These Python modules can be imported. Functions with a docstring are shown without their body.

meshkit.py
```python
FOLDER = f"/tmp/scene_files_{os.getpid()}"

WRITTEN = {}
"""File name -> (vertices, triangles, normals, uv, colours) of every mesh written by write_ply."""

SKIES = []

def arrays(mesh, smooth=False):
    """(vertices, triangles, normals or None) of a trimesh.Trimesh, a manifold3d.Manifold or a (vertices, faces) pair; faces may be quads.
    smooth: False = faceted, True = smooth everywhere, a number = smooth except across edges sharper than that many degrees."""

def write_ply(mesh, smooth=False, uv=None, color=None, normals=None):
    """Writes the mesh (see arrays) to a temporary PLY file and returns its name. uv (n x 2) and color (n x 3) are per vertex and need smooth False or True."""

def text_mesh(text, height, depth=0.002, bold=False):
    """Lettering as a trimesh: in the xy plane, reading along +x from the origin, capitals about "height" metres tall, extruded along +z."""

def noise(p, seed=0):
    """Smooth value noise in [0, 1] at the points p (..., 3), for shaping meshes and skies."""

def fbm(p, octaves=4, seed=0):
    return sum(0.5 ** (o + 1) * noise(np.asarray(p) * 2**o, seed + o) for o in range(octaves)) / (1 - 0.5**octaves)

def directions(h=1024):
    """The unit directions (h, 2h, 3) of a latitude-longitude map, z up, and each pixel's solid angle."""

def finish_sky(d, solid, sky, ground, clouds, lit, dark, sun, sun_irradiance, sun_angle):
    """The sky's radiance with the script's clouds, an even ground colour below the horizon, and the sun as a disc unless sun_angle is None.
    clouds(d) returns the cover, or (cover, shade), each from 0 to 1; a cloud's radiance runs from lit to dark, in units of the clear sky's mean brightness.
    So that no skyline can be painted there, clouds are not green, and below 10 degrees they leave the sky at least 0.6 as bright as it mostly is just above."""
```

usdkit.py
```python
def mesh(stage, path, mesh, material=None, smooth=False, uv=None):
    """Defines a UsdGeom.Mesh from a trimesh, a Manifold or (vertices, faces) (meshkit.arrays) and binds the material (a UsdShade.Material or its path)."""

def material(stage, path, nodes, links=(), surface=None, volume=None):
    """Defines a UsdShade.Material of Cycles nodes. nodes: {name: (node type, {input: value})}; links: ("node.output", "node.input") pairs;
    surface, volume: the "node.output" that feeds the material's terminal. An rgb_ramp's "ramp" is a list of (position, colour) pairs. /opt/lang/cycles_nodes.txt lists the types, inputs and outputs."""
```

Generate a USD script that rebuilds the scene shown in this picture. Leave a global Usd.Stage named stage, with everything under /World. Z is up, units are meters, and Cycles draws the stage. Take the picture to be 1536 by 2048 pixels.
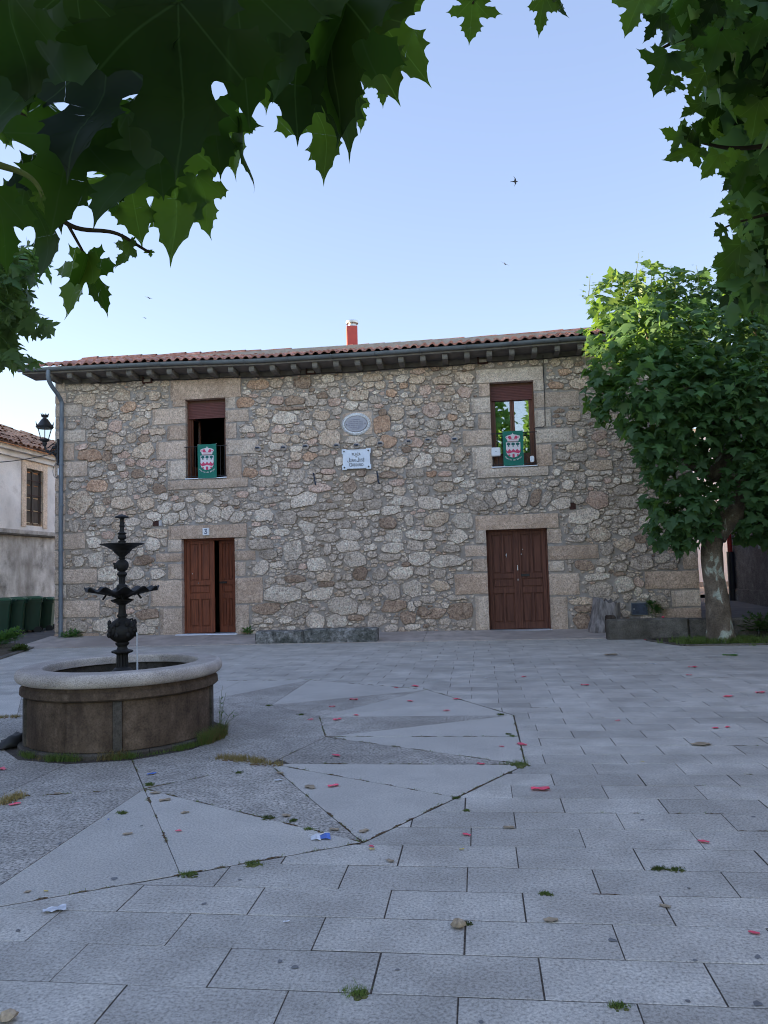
import math, random
import numpy as np, trimesh, shapely
from shapely.geometry import Polygon, Point, box as sbox
from shapely import affinity
from shapely.ops import unary_union
import usdkit, meshkit
from pxr import Usd, UsdGeom, UsdLux, UsdShade, Gf, Sdf

stage = Usd.Stage.CreateInMemory()
UsdGeom.SetStageUpAxis(stage, 'Z'); UsdGeom.SetStageMetersPerUnit(stage, 1.0)
UsdGeom.Xform.Define(stage, '/World'); UsdGeom.Scope.Define(stage, '/World/Looks')

# ------------------------------------------------------------------ camera, sky, sun
EYE = 1.5
YAW, PITCH, ROLL, F = 0.11977, 0.07585, -0.02831, 1540.0
EXPOSURE = 3.52
SUN_AZ, SUN_EL = math.radians(174), math.radians(5)      # azimuth measured from +x towards +y
SKY_STRENGTH, SUN_INTENSITY = 0.08, 0.55

fwd = np.array([-math.sin(YAW)*math.cos(PITCH), math.cos(YAW)*math.cos(PITCH), math.sin(PITCH)])
_r0 = np.array([math.cos(YAW), math.sin(YAW), 0.0]); _u0 = np.cross(_r0, fwd)
right = _r0*math.cos(ROLL) + _u0*math.sin(ROLL); up = -_r0*math.sin(ROLL) + _u0*math.cos(ROLL)
cam = UsdGeom.Camera.Define(stage, '/World/camera')
cam.CreateHorizontalApertureAttr(25.6); cam.CreateVerticalApertureAttr(25.6*2048/1536)
cam.CreateFocalLengthAttr(25.6*F/1536); cam.CreateClippingRangeAttr(Gf.Vec2f(0.05, 3000))
m4 = Gf.Matrix4d(*[float(x) for x in (*right, 0, *up, 0, *(-fwd), 0, 0, 0, EYE, 1)])
cam.AddTransformOp().Set(m4)
cam.CreateExposureAttr(EXPOSURE)

sun_dir = np.array([math.cos(SUN_AZ)*math.cos(SUN_EL), math.sin(SUN_AZ)*math.cos(SUN_EL), math.sin(SUN_EL)])
sky = UsdLux.DomeLight.Define(stage, '/World/sky')
skym = usdkit.material(stage, '/World/Looks/sky_air', {
    's': ('sky_texture', {'sky_type': 'single_scattering', 'sun_disc': False, 'sun_elevation': SUN_EL,
                          'sun_rotation': math.atan2(sun_dir[0], sun_dir[1]), 'altitude': 900.0, 'air_density': 1.0, 'aerosol_density': 0.6, 'ozone_density': 1.6}),
    'g': ('gamma', {'gamma': 0.5}), 'h': ('hsv', {'hue': 0.532, 'saturation': 1.36, 'value': 0.95}),
    'b': ('background_shader', {'strength': SKY_STRENGTH})}, [('s.color', 'g.color'), ('g.color', 'h.color'), ('h.color', 'b.color')], surface='b.background')
UsdShade.MaterialBindingAPI.Apply(sky.GetPrim()).Bind(skym)
sky.GetPrim().SetCustomDataByKey('kind', 'structure')
sun = UsdLux.DistantLight.Define(stage, '/World/sun')
sun.CreateNormalizeAttr(True); sun.CreateIntensityAttr(SUN_INTENSITY); sun.CreateAngleAttr(0.53); sun.CreateColorAttr(Gf.Vec3f(1.0, 0.76, 0.48))
_z = sun_dir; _x = np.cross([0, 0, 1.0], _z); _x /= np.linalg.norm(_x); _y = np.cross(_z, _x)
sun.AddTransformOp().Set(Gf.Matrix4d(*[float(v) for v in (*_x, 0, *_y, 0, *_z, 0, 0, 0, 0, 1)]))

# ------------------------------------------------------------------ helpers
D = 17.6                                   # the house front is the plane y = D
def ray(px, py): return fwd + (px-768)/F*right + (1024-py)/F*up
def ground(px, py, z=0.0):
    d = ray(px, py); t = (z-EYE)/d[2]; return np.array([d[0]*t, d[1]*t, z])
def aty(px, py, y):
    d = ray(px, py); t = y/d[1]; return np.array([d[0]*t, y, EYE+d[2]*t])
def atx(px, py, x):
    d = ray(px, py); t = x/d[0]; return np.array([x, d[1]*t, EYE+d[2]*t])
def wall(px, py):
    p = aty(px, py, D); return p[0], p[2]
RG = np.random.default_rng(7)
counts = {}
def path_for(name, parent='/World'):
    k = (str(parent), name); n = counts.get(k, 0); counts[k] = n+1
    return f"{parent}/{name}" + (f"_{n:03d}" if n else '')
def data(prim, label=None, cat=None, group=None, kind=None):
    for k, v in (('label', label), ('category', cat), ('group', group), ('kind', kind)):
        if v: prim.SetCustomDataByKey(k, v)
def thing(name, label=None, cat=None, group=None, kind=None, loc=(0, 0, 0), rotz=0.0):
    p = path_for(name); x = UsdGeom.Xform.Define(stage, p)
    if any(loc) or rotz:
        x.AddTranslateOp().Set(Gf.Vec3d(*[float(v) for v in loc]))
        if rotz: x.AddRotateZOp().Set(math.degrees(rotz))
    data(x.GetPrim(), label, cat, group, kind); return p
def part(name, mesh, mat, parent='/World', smooth=False, label=None, cat=None, group=None, kind=None, uv=None):
    p = path_for(name, parent); m = usdkit.mesh(stage, p, mesh, mat, smooth=smooth, uv=uv)
    data(m.GetPrim(), label, cat, group, kind); return p
def merge(ms):
    vs, fs, n = [], [], 0
    for m in ms:
        v, f = (m.vertices, m.faces) if hasattr(m, 'vertices') else m
        v = np.asarray(v, float); f = np.asarray(f, int)
        if f.shape[1] == 4: f = np.vstack([f[:, [0, 1, 2]], f[:, [0, 2, 3]]])
        vs.append(v); fs.append(f+n); n += len(v)
    return np.vstack(vs), np.vstack(fs)
def tf(m, R=None, t=(0, 0, 0), s=1.0):
    v, f = (m.vertices, m.faces) if hasattr(m, 'vertices') else m
    v = np.asarray(v, float)*s
    if R is not None: v = v @ np.asarray(R).T
    return v+np.asarray(t, float), f
def rotz(a): c, s = math.cos(a), math.sin(a); return np.array([[c, -s, 0], [s, c, 0], [0, 0, 1.0]])
def rotx(a): c, s = math.cos(a), math.sin(a); return np.array([[1.0, 0, 0], [0, c, -s], [0, s, c]])
def roty(a): c, s = math.cos(a), math.sin(a); return np.array([[c, 0, s], [0, 1.0, 0], [-s, 0, c]])
_S = np.array([(x, y, z) for x in (-1, 1) for y in (-1, 1) for z in (-1, 1)], float)
def _cham_topology():
    pts = []
    for k in range(3):
        for s in _S: q = s*0.8; q[k] = s[k]; pts.append(q)
    pts = np.array(pts); h = trimesh.convex.convex_hull(pts)
    idx = np.array([np.argmin(((pts-v)**2).sum(1)) for v in h.vertices]); return idx[h.faces]
_CF = _cham_topology()
def cbox(x0, x1, y0, y1, z0, z1, b=0.004):
    c = np.array([(x0+x1)/2, (y0+y1)/2, (z0+z1)/2]); h = np.abs(np.array([x1-x0, y1-y0, z1-z0]))/2; b = min(b, h.min()*0.45)
    v = []
    for k in range(3):
        for s in _S: q = s*(h-b); q[k] = s[k]*h[k]; v.append(q)
    return np.array(v)+c, _CF
_BF = np.array([[0, 1, 3, 2], [4, 6, 7, 5], [0, 4, 5, 1], [2, 3, 7, 6], [0, 2, 6, 4], [1, 5, 7, 3]])
def bx(x0, x1, y0, y1, z0, z1):
    v = np.array([(x, y, z) for x in (x0, x1) for y in (y0, y1) for z in (z0, z1)], float)
    return v, np.vstack([_BF[:, [0, 1, 2]], _BF[:, [0, 2, 3]]])
def lathe(prof, n=40, axis=(0, 0), wob=None):
    prof = np.asarray(prof, float); t = np.linspace(0, 2*math.pi, n, endpoint=False)
    r = np.repeat(prof[:, :1], n, 1); z = np.repeat(prof[:, 1:2], n, 1)
    if wob is not None: r, z = wob(r, z, t)
    v = np.stack([axis[0]+r*np.cos(t), axis[1]+r*np.sin(t), z], -1).reshape(-1, 3); f = []
    for i in range(len(prof)-1):
        for j in range(n):
            k = (j+1) % n; f.append((i*n+j, i*n+k, (i+1)*n+k, (i+1)*n+j))
    return v, np.array(f)
def tube(pts, rad, n=8, cap=True):
    p = np.asarray(pts, float); rad = np.broadcast_to(rad, (len(p),))
    t = np.gradient(p, axis=0); t /= np.linalg.norm(t, axis=1, keepdims=True)+1e-12
    a = np.cross(t[0], [0, 0, 1.0] if abs(t[0][2]) < .9 else [1.0, 0, 0]); a /= np.linalg.norm(a)
    A = []
    for i in range(len(p)):
        a = a-t[i]*(a@t[i]); a /= np.linalg.norm(a)+1e-12; A.append(a)
    A = np.array(A); B = np.cross(t, A); g = np.arange(n)*2*math.pi/n
    v = p[:, None]+rad[:, None, None]*(np.cos(g)[None, :, None]*A[:, None]+np.sin(g)[None, :, None]*B[:, None])
    f = []
    for i in range(len(p)-1):
        for j in range(n): k = (j+1) % n; f.append((i*n+j, i*n+k, (i+1)*n+k, (i+1)*n+j))
    v = v.reshape(-1, 3); f = np.array(f); f = np.vstack([f[:, [0, 1, 2]], f[:, [0, 2, 3]]])
    if cap:
        e = [(len(v), j, (j+1) % n) if False else (len(v), (j+1) % n, j) for j in range(n)]
        l = (len(p)-1)*n; e += [(len(v)+1, l+j, l+(j+1) % n) for j in range(n)]
        v = np.vstack([v, p[:1], p[-1:]]); f = np.vstack([f, np.array(e)])
    return v, f
def smoothline(pts, n=24):
    from scipy.interpolate import CubicSpline
    p = np.asarray(pts, float); s = np.r_[0, np.cumsum(np.linalg.norm(np.diff(p, axis=0), axis=1))]
    return CubicSpline(s, p)(np.linspace(0, s[-1], n))
def tri(poly):
    v, f = trimesh.creation.triangulate_polygon(poly, engine='earcut')
    return np.asarray(v)[:, :2], np.asarray(f)
def ccw(pts):
    pts = np.asarray(pts, float); x, y = pts[:, 0], pts[:, 1]
    return pts if (x*np.roll(y, -1)-np.roll(x, -1)*y).sum() > 0 else pts[::-1]
def prism(poly, z0, z1, b=0.004):
    """A slab standing on the xy plane with its top edges chamfered."""
    P = ccw(np.array(poly.exterior.coords)[:-1]); n = len(P)
    q = poly.buffer(-b, join_style=2)
    if q.is_empty or q.geom_type != 'Polygon' or len(q.exterior.coords)-1 != n: I = P*(1-b)+P.mean(0)*b
    else:
        I = ccw(np.array(q.exterior.coords)[:-1]); k = np.argmin(((I-P[0])**2).sum(1)); I = np.roll(I, -k, 0)
    v = np.vstack([np.c_[P, np.full(n, z0)], np.c_[P, np.full(n, z1-b)], np.c_[I, np.full(n, z1)]])
    f = [(r*n+i, r*n+(i+1) % n, (r+1)*n+(i+1) % n, (r+1)*n+i) for r in range(2) for i in range(n)]
    f = np.array(f); f = np.vstack([f[:, [0, 1, 2]], f[:, [0, 2, 3]]])
    tv, tf_ = tri(Polygon(I)); idx = np.array([np.argmin(((I-p)**2).sum(1)) for p in tv])+2*n
    t = idx[tf_]; a = v[t[:, 1]]-v[t[:, 0]]; c = v[t[:, 2]]-v[t[:, 0]]; neg = a[:, 0]*c[:, 1]-a[:, 1]*c[:, 0] < 0; t[neg] = t[neg][:, ::-1]
    return v, np.vstack([f, t])
def wprism(poly, y_front, y_back, b=0.004):
    """The same as prism, for a polygon in (x, z) facing the camera."""
    v, f = prism(poly, -y_back, -y_front, b); return np.c_[v[:, 0], -v[:, 2], v[:, 1]], f
def sheet(pts):
    p = np.asarray(pts, float); return p, np.array([[0, i, i+1] for i in range(1, len(p)-1)])

# ------------------------------------------------------------------ materials
def mat(name, nodes, links, surface='p.BSDF'): return usdkit.material(stage, '/World/Looks/'+name, nodes, links, surface=surface)
WARM, PAVE = (1.86, 1.60, 1.36), (1.68, 1.56, 1.36)
TONES = {n: WARM for n in ('granite_grey', 'granite_light', 'granite_tan', 'granite_orange', 'granite_brown', 'granite_pink', 'granite_dressed', 'granite_dressed_grey', 'granite_dressed_brown')} | {'wall_mortar': (1.16, 1.10, 1.06)} | {n: PAVE for n in ('granite_slab', 'granite_slab_light', 'granite_slab_dark', 'asphalt')} | {'concrete_strip': (2.5, 2.25, 2.05)}
def stone_mat(name, c0, c1, c2, scale=14.0, fine=32.0, bump=0.9, dist=0.018, rough=0.9, vary=0.26, spots=0.58, spec=0.25, big=1.3, bigc=None, streak=1.0):
    """Mottled mineral: three tones by noise, dark and light grain, brightness varied from piece to piece."""
    bigc = bigc or tuple(0.75*x for x in c1)
    k = TONES.get(name, (1, 1, 1)); c0, c1, c2, bigc = [tuple(min(.8, a*b) for a, b in zip(c, k)) for c in (c0, c1, c2, bigc)]
    if name.startswith('granite_') and 'slab' not in name: c0, c1, c2, bigc = [tuple(.74*x+.26*sum(c)/3 for x in c) for c in (c0, c1, c2, bigc)]
    n = {'g': ('geometry', {}), 'o': ('object_info', {}),
         'n1': ('noise_texture', {'scale': scale, 'detail': 6.0, 'roughness': 0.65}), 'r1': ('rgb_ramp', {'ramp': [(0.3, c0), (0.5, c1), (0.72, c2)]}),
         'n2': ('noise_texture', {'scale': fine, 'detail': 3.0, 'roughness': 0.7}), 'r2': ('rgb_ramp', {'ramp': [(0.33, (1-spots,)*3), (0.49, (1, 1, 1)), (0.66, (1+spots*.75,)*3)]}),
         'm': ('mix', {'mix_type': 'multiply', 'fac': 1.0}),
         'mp': ('mapping', {'scale': (1.0, 1.0, streak)}), 'n3': ('noise_texture', {'scale': big, 'detail': 4.0, 'roughness': 0.6}), 'r3': ('rgb_ramp', {'ramp': [(0.42, (0, 0, 0)), (0.7, (1, 1, 1))]}), 'm3': ('mix', {'color2': bigc}),
         'add': ('math', {'math_type': 'add'}), 'fr': ('math', {'math_type': 'fraction'}), 'mr': ('math', {'math_type': 'multiply_add', 'value2': vary, 'value3': 1-vary/2}),
         'h': ('hsv', {}), 'bm': ('math', {'math_type': 'multiply_add', 'value2': 0.35}), 'b': ('bump', {'strength': bump, 'distance': dist}),
         'p': ('principled_bsdf', {'roughness': rough, 'specular_ior_level': spec})}
    l = [('g.position', 'n1.vector'), ('g.position', 'n2.vector'), ('g.position', 'mp.vector'), ('mp.vector', 'n3.vector'), ('n1.fac', 'r1.fac'), ('n2.fac', 'r2.fac'), ('r1.color', 'm3.color1'), ('n3.fac', 'r3.fac'), ('r3.color', 'm3.fac'),
         ('m3.color', 'm.color1'), ('r2.color', 'm.color2'), ('o.random', 'add.value1'), ('g.random_per_island', 'add.value2'), ('add.value', 'fr.value1'), ('fr.value', 'mr.value1'),
         ('mr.value', 'h.value'), ('m.color', 'h.color'), ('h.color', 'p.base_color'), ('n2.fac', 'bm.value1'), ('n1.fac', 'bm.value3'), ('bm.value', 'b.height'), ('b.normal', 'p.normal')]
    return mat(name, n, l)
def plain(name, c, rough=0.5, metallic=0.0, spec=0.5, var=0.15, scale=20.0, bump=0.0, stretch=(1, 1, 1), dark=None, coat=0.0):
    dark = dark or tuple(x*(1-2*var) for x in c)
    n = {'g': ('geometry', {}), 'mp': ('mapping', {'scale': stretch}), 'n': ('noise_texture', {'scale': scale, 'detail': 5.0, 'roughness': 0.65}),
         'r': ('rgb_ramp', {'ramp': [(0.3, dark), (0.62, c)]}), 'b': ('bump', {'strength': bump, 'distance': 0.004}),
         'rr': ('math', {'math_type': 'multiply_add', 'value2': 0.25, 'value3': rough-0.12}),
         'p': ('principled_bsdf', {'metallic': metallic, 'specular_ior_level': spec, 'coat_weight': coat})}
    l = [('g.position', 'mp.vector'), ('mp.vector', 'n.vector'), ('n.fac', 'r.fac'), ('r.color', 'p.base_color'), ('n.fac', 'b.height'), ('b.normal', 'p.normal'), ('n.fac', 'rr.value1'), ('rr.value', 'p.roughness')]
    return mat(name, n, l)
M = {}
M['grey'] = stone_mat('granite_grey', (0.17, 0.145, 0.12), (0.29, 0.25, 0.21), (0.42, 0.38, 0.33), bigc=(0.22, 0.19, 0.16))
M['light'] = stone_mat('granite_light', (0.24, 0.205, 0.17), (0.38, 0.335, 0.285), (0.52, 0.47, 0.41), bigc=(0.30, 0.26, 0.22))
M['tan'] = stone_mat('granite_tan', (0.20, 0.155, 0.115), (0.35, 0.28, 0.21), (0.49, 0.42, 0.34), bigc=(0.28, 0.215, 0.155))
M['orange'] = stone_mat('granite_orange', (0.17, 0.10, 0.06), (0.31, 0.20, 0.125), (0.42, 0.31, 0.215), bigc=(0.22, 0.13, 0.075))
M['brown'] = stone_mat('granite_brown', (0.12, 0.085, 0.06), (0.22, 0.16, 0.115), (0.34, 0.27, 0.2), bigc=(0.16, 0.11, 0.075))
M['pink'] = stone_mat('granite_pink', (0.21, 0.145, 0.115), (0.34, 0.25, 0.205), (0.46, 0.37, 0.31), bigc=(0.27, 0.18, 0.135))
M['dressed'] = stone_mat('granite_dressed', (0.24, 0.19, 0.15), (0.345, 0.28, 0.225), (0.44, 0.37, 0.31), bigc=(0.26, 0.20, 0.15), fine=40, spots=.4, big=1.6, vary=0.25)
M['dressed_grey'] = stone_mat('granite_dressed_grey', (0.27, 0.23, 0.19), (0.375, 0.325, 0.275), (0.47, 0.42, 0.365), bigc=(0.29, 0.24, 0.195), fine=40, spots=.4, big=1.6, vary=0.25)
M['dressed_brown'] = stone_mat('granite_dressed_brown', (0.22, 0.165, 0.125), (0.325, 0.25, 0.19), (0.42, 0.34, 0.27), bigc=(0.24, 0.175, 0.125), fine=40, spots=.4, big=1.6, vary=0.25)
M['mortar'] = stone_mat('wall_mortar', (0.22, 0.20, 0.18), (0.29, 0.27, 0.25), (0.37, 0.35, 0.33), scale=7, fine=120, spots=0.12, bump=0.5, dist=0.01, big=0.45, bigc=(0.30, 0.255, 0.205), vary=0.0)
M['slab'] = stone_mat('granite_slab', (0.225, 0.228, 0.235), (0.285, 0.29, 0.30), (0.34, 0.345, 0.355), scale=3.0, fine=75, spots=0.42, bump=0.25, dist=0.002, rough=0.75, vary=0.26, big=1.6, bigc=(0.215, 0.215, 0.22), spec=0.35)
M['slab_light'] = stone_mat('granite_slab_light', (0.25, 0.255, 0.265), (0.295, 0.30, 0.312), (0.335, 0.34, 0.35), scale=2.5, fine=85, spots=0.36, bump=0.2, dist=0.002, rough=0.75, vary=0.12, big=0.9, bigc=(0.28, 0.285, 0.295), spec=0.35)
M['slab_dark'] = stone_mat('granite_slab_dark', (0.16, 0.16, 0.165), (0.22, 0.22, 0.225), (0.29, 0.29, 0.30), scale=5.0, fine=52, spots=0.8, bump=0.25, dist=0.002, rough=0.75, vary=0.18, big=0.9, bigc=(0.15, 0.148, 0.15), spec=0.35)
M['soil'] = stone_mat('joint_soil', (0.05, 0.042, 0.036), (0.085, 0.07, 0.058), (0.12, 0.10, 0.08), scale=9, fine=80, bump=0.6, dist=0.01, vary=0.0)
M['earth'] = stone_mat('bed_earth', (0.06, 0.045, 0.03), (0.10, 0.08, 0.055), (0.15, 0.12, 0.085), scale=5, fine=60, bump=0.7, dist=0.02, vary=0.0)
M['concrete'] = stone_mat('concrete_strip', (0.15, 0.145, 0.14), (0.20, 0.193, 0.19), (0.26, 0.25, 0.245), scale=3, fine=140, spots=0.15, vary=0.1, big=0.5, bigc=(0.15, 0.14, 0.135))
M['asphalt'] = stone_mat('asphalt', (0.075, 0.075, 0.082), (0.105, 0.105, 0.115), (0.14, 0.14, 0.15), scale=3, fine=160, spots=0.3, vary=0.0, big=0.3)
M['mossy'] = stone_mat('mossy_granite', (0.035, 0.036, 0.03), (0.20, 0.192, 0.175), (0.46, 0.445, 0.42), scale=11, fine=50, bump=0.6, dist=0.01, big=2.2, bigc=(0.045, 0.05, 0.038), vary=0.1)
M['planter'] = stone_mat('planter_concrete', (0.07, 0.065, 0.055), (0.14, 0.125, 0.105), (0.20, 0.18, 0.155), scale=5, fine=70, bump=0.5, dist=0.008, big=1.2, bigc=(0.065, 0.058, 0.045), vary=0.0)
M['basin'] = stone_mat('basin_stone', (0.068, 0.046, 0.032), (0.12, 0.084, 0.058), (0.17, 0.122, 0.088), scale=9, fine=60, spots=0.3, bump=0.8, dist=0.012, big=5.0, bigc=(0.05, 0.033, 0.023), streak=0.22, vary=0.25)
M['basin_dark'] = stone_mat('basin_stone_dark', (0.035, 0.03, 0.026), (0.075, 0.066, 0.056), (0.12, 0.105, 0.09), scale=9, fine=60, spots=.3, bump=0.6, dist=0.006, big=2.0, bigc=(0.06, 0.05, 0.04), vary=0.2)
M['rim'] = stone_mat('rim_granite', (0.36, 0.315, 0.275), (0.45, 0.395, 0.35), (0.53, 0.475, 0.425), scale=5, fine=100, spots=0.4, bump=0.2, dist=0.002, big=2.0, bigc=(0.32, 0.28, 0.25), vary=0.0)
M['iron'] = plain('cast_iron', (0.016, 0.0145, 0.0135), 0.6, 0.0, 0.3, 0.25, 25, 0.25, dark=(0.006, 0.005, 0.005))
M['iron_top'] = M['iron']
M['black_iron'] = plain('black_iron', (0.012, 0.012, 0.013), 0.45, 0.0, 0.5)
M['zinc'] = plain('zinc_metal', (0.19, 0.22, 0.25), 0.5, 0.35, 0.5, 0.2, 9, 0.1, (1, 1, 0.3))
M['zinc_dark'] = plain('gutter_metal', (0.17, 0.185, 0.195), 0.5, 0.3, 0.5, 0.2, 7, 0.1, (0.4, 1, 1))
M['soffit'] = plain('soffit_plaster', (0.22, 0.195, 0.17), 0.9, 0, 0.2, 0.2, 4, 0.3)
M['corbel'] = plain('corbel_plaster', (0.21, 0.19, 0.165), 0.9, 0, 0.2, 0.2, 8, 0.3)
M['door'] = plain('door_wood', (0.23, 0.064, 0.027), 0.55, 0, 0.3, 0.25, 30, 0.15, (1, 1, 0.07), dark=(0.085, 0.024, 0.012))
M['door_old'] = plain('door_wood_old', (0.15, 0.058, 0.036), 0.62, 0, 0.3, 0.3, 30, 0.25, (1, 1, 0.06), dark=(0.06, 0.021, 0.014))
M['frame'] = plain('window_wood', (0.15, 0.05, 0.024), 0.4, 0, 0.45, 0.2, 30, 0.1, (1, 1, 0.07))
M['shutter'] = plain('roller_shutter', (0.15, 0.045, 0.036), 0.5, 0, 0.4, 0.12, 12)
M['white'] = plain('white_paint', (0.75, 0.75, 0.75), 0.4, 0, 0.5, 0.05, 10)
M['plastic'] = plain('white_plastic', (0.80, 0.80, 0.82), 0.35, 0, 0.5, 0.02, 4)
M['marble'] = plain('marble', (0.76, 0.80, 0.86), 0.35, 0, 0.5, 0.06, 6)
M['plaque'] = plain('plaque_metal', (0.40, 0.385, 0.42), 0.4, 0.2, 0.5, 0.12, 30)
M['engraved'] = plain('engraved', (0.24, 0.23, 0.27), 0.6)
M['plaque_ring'] = stone_mat('plaque_ring', (0.50, 0.48, 0.46), (0.78, 0.77, 0.76), (0.84, 0.83, 0.82), scale=9, fine=60, vary=0)
M['lettering'] = plain('dark_lettering', (0.045, 0.045, 0.055), 0.6)
M['blue_letter'] = plain('blue_lettering', (0.03, 0.05, 0.13), 0.5)
M['green_cloth'] = plain('banner_green', (0.012, 0.17, 0.12), 0.6, 0, 0.3, 0.1, 12)
M['banner_white'] = plain('banner_white', (0.74, 0.68, 0.68), 0.6, 0, 0.3, 0.03)
M['banner_pink'] = plain('banner_pink', (0.60, 0.06, 0.14), 0.6, 0, 0.3, 0.05)
M['banner_tree'] = plain('banner_tree', (0.015, 0.12, 0.11), 0.6, 0, 0.3, 0.05)
M['chimney'] = plain('chimney_paint', (0.45, 0.065, 0.05), 0.6, 0, 0.4, 0.08, 3)
M['steel'] = plain('steel_cowl', (0.60, 0.61, 0.63), 0.35, 0.8, 0.5, 0.1)
M['meter'] = plain('meter_door', (0.05, 0.065, 0.10), 0.5, 0.1, 0.5, 0.3, 14)
M['cable'] = plain('black_cable', (0.025, 0.018, 0.016), 0.6)
M['rust'] = plain('rusty_iron', (0.075, 0.03, 0.022), 0.8, 0, 0.3, 0.3, 30, 0.4)
M['brick'] = plain('brick_clay', (0.33, 0.17, 0.11), 0.9, 0, 0.2, 0.25, 20, 0.4)
M['brick_pale'] = plain('brick_pale', (0.55, 0.46, 0.37), 0.9, 0, 0.2, 0.2, 20, 0.4)
M['dark_room'] = plain('room_wall', (0.11, 0.10, 0.09), 0.9)
def tile_mat(name, a, b, c):
    return stone_mat(name, a, b, c, scale=11, fine=50, spots=0.3, bump=0.3, dist=0.004, vary=0.55, big=1.4, bigc=tuple(x*0.55 for x in b))
M['tile'] = tile_mat('roof_tile', (0.25, 0.105, 0.075), (0.42, 0.19, 0.14), (0.54, 0.33, 0.27))
M['old_tile'] = tile_mat('old_roof_tile', (0.20, 0.11, 0.07), (0.36, 0.20, 0.125), (0.50, 0.34, 0.23))
M['plaster'] = stone_mat('old_plaster', (0.58, 0.55, 0.54), (0.80, 0.775, 0.76), (0.85, 0.83, 0.82), scale=2.2, fine=40, spots=0.12, bump=0.3, dist=0.01, big=0.55, bigc=(0.34, 0.31, 0.29), vary=0)
M['plaster_low'] = stone_mat('stained_plaster', (0.14, 0.13, 0.115), (0.46, 0.435, 0.41), (0.70, 0.68, 0.66), scale=1.6, fine=40, spots=0.15, bump=0.4, dist=0.01, streak=0.3, big=1.1, bigc=(0.22, 0.2, 0.18), vary=0)
M['pale'] = plain('pale_render', (0.80, 0.755, 0.75), 0.9, 0, 0.2, 0.03, 2)
M['plinth'] = plain('tan_plinth', (0.36, 0.30, 0.26), 0.9, 0, 0.2, 0.12, 5)
M['rubble'] = stone_mat('grey_rubble', (0.09, 0.085, 0.083), (0.16, 0.15, 0.147), (0.25, 0.24, 0.23), scale=4.5, fine=24, spots=0.4, bump=0.9, dist=0.03, big=1.0, bigc=(0.11, 0.103, 0.1), vary=0)
M['old_wood'] = plain('grey_wood', (0.10, 0.085, 0.075), 0.85, 0, 0.2, 0.3, 16, 0.4, (1, 1, 0.1))
M['red_pipe'] = plain('red_pipe', (0.33, 0.02, 0.02), 0.4); M['navy_pipe'] = plain('dark_pipe', (0.012, 0.013, 0.022), 0.45)
M['bin'] = plain('green_plastic', (0.006, 0.045, 0.022), 0.42, 0, 0.5, 0.12, 6); M['bin_lid'] = plain('green_plastic_lid', (0.012, 0.085, 0.04), 0.45, 0, 0.5, 0.12, 6)
M['rubber'] = plain('black_rubber', (0.012, 0.012, 0.012), 0.6)
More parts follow.
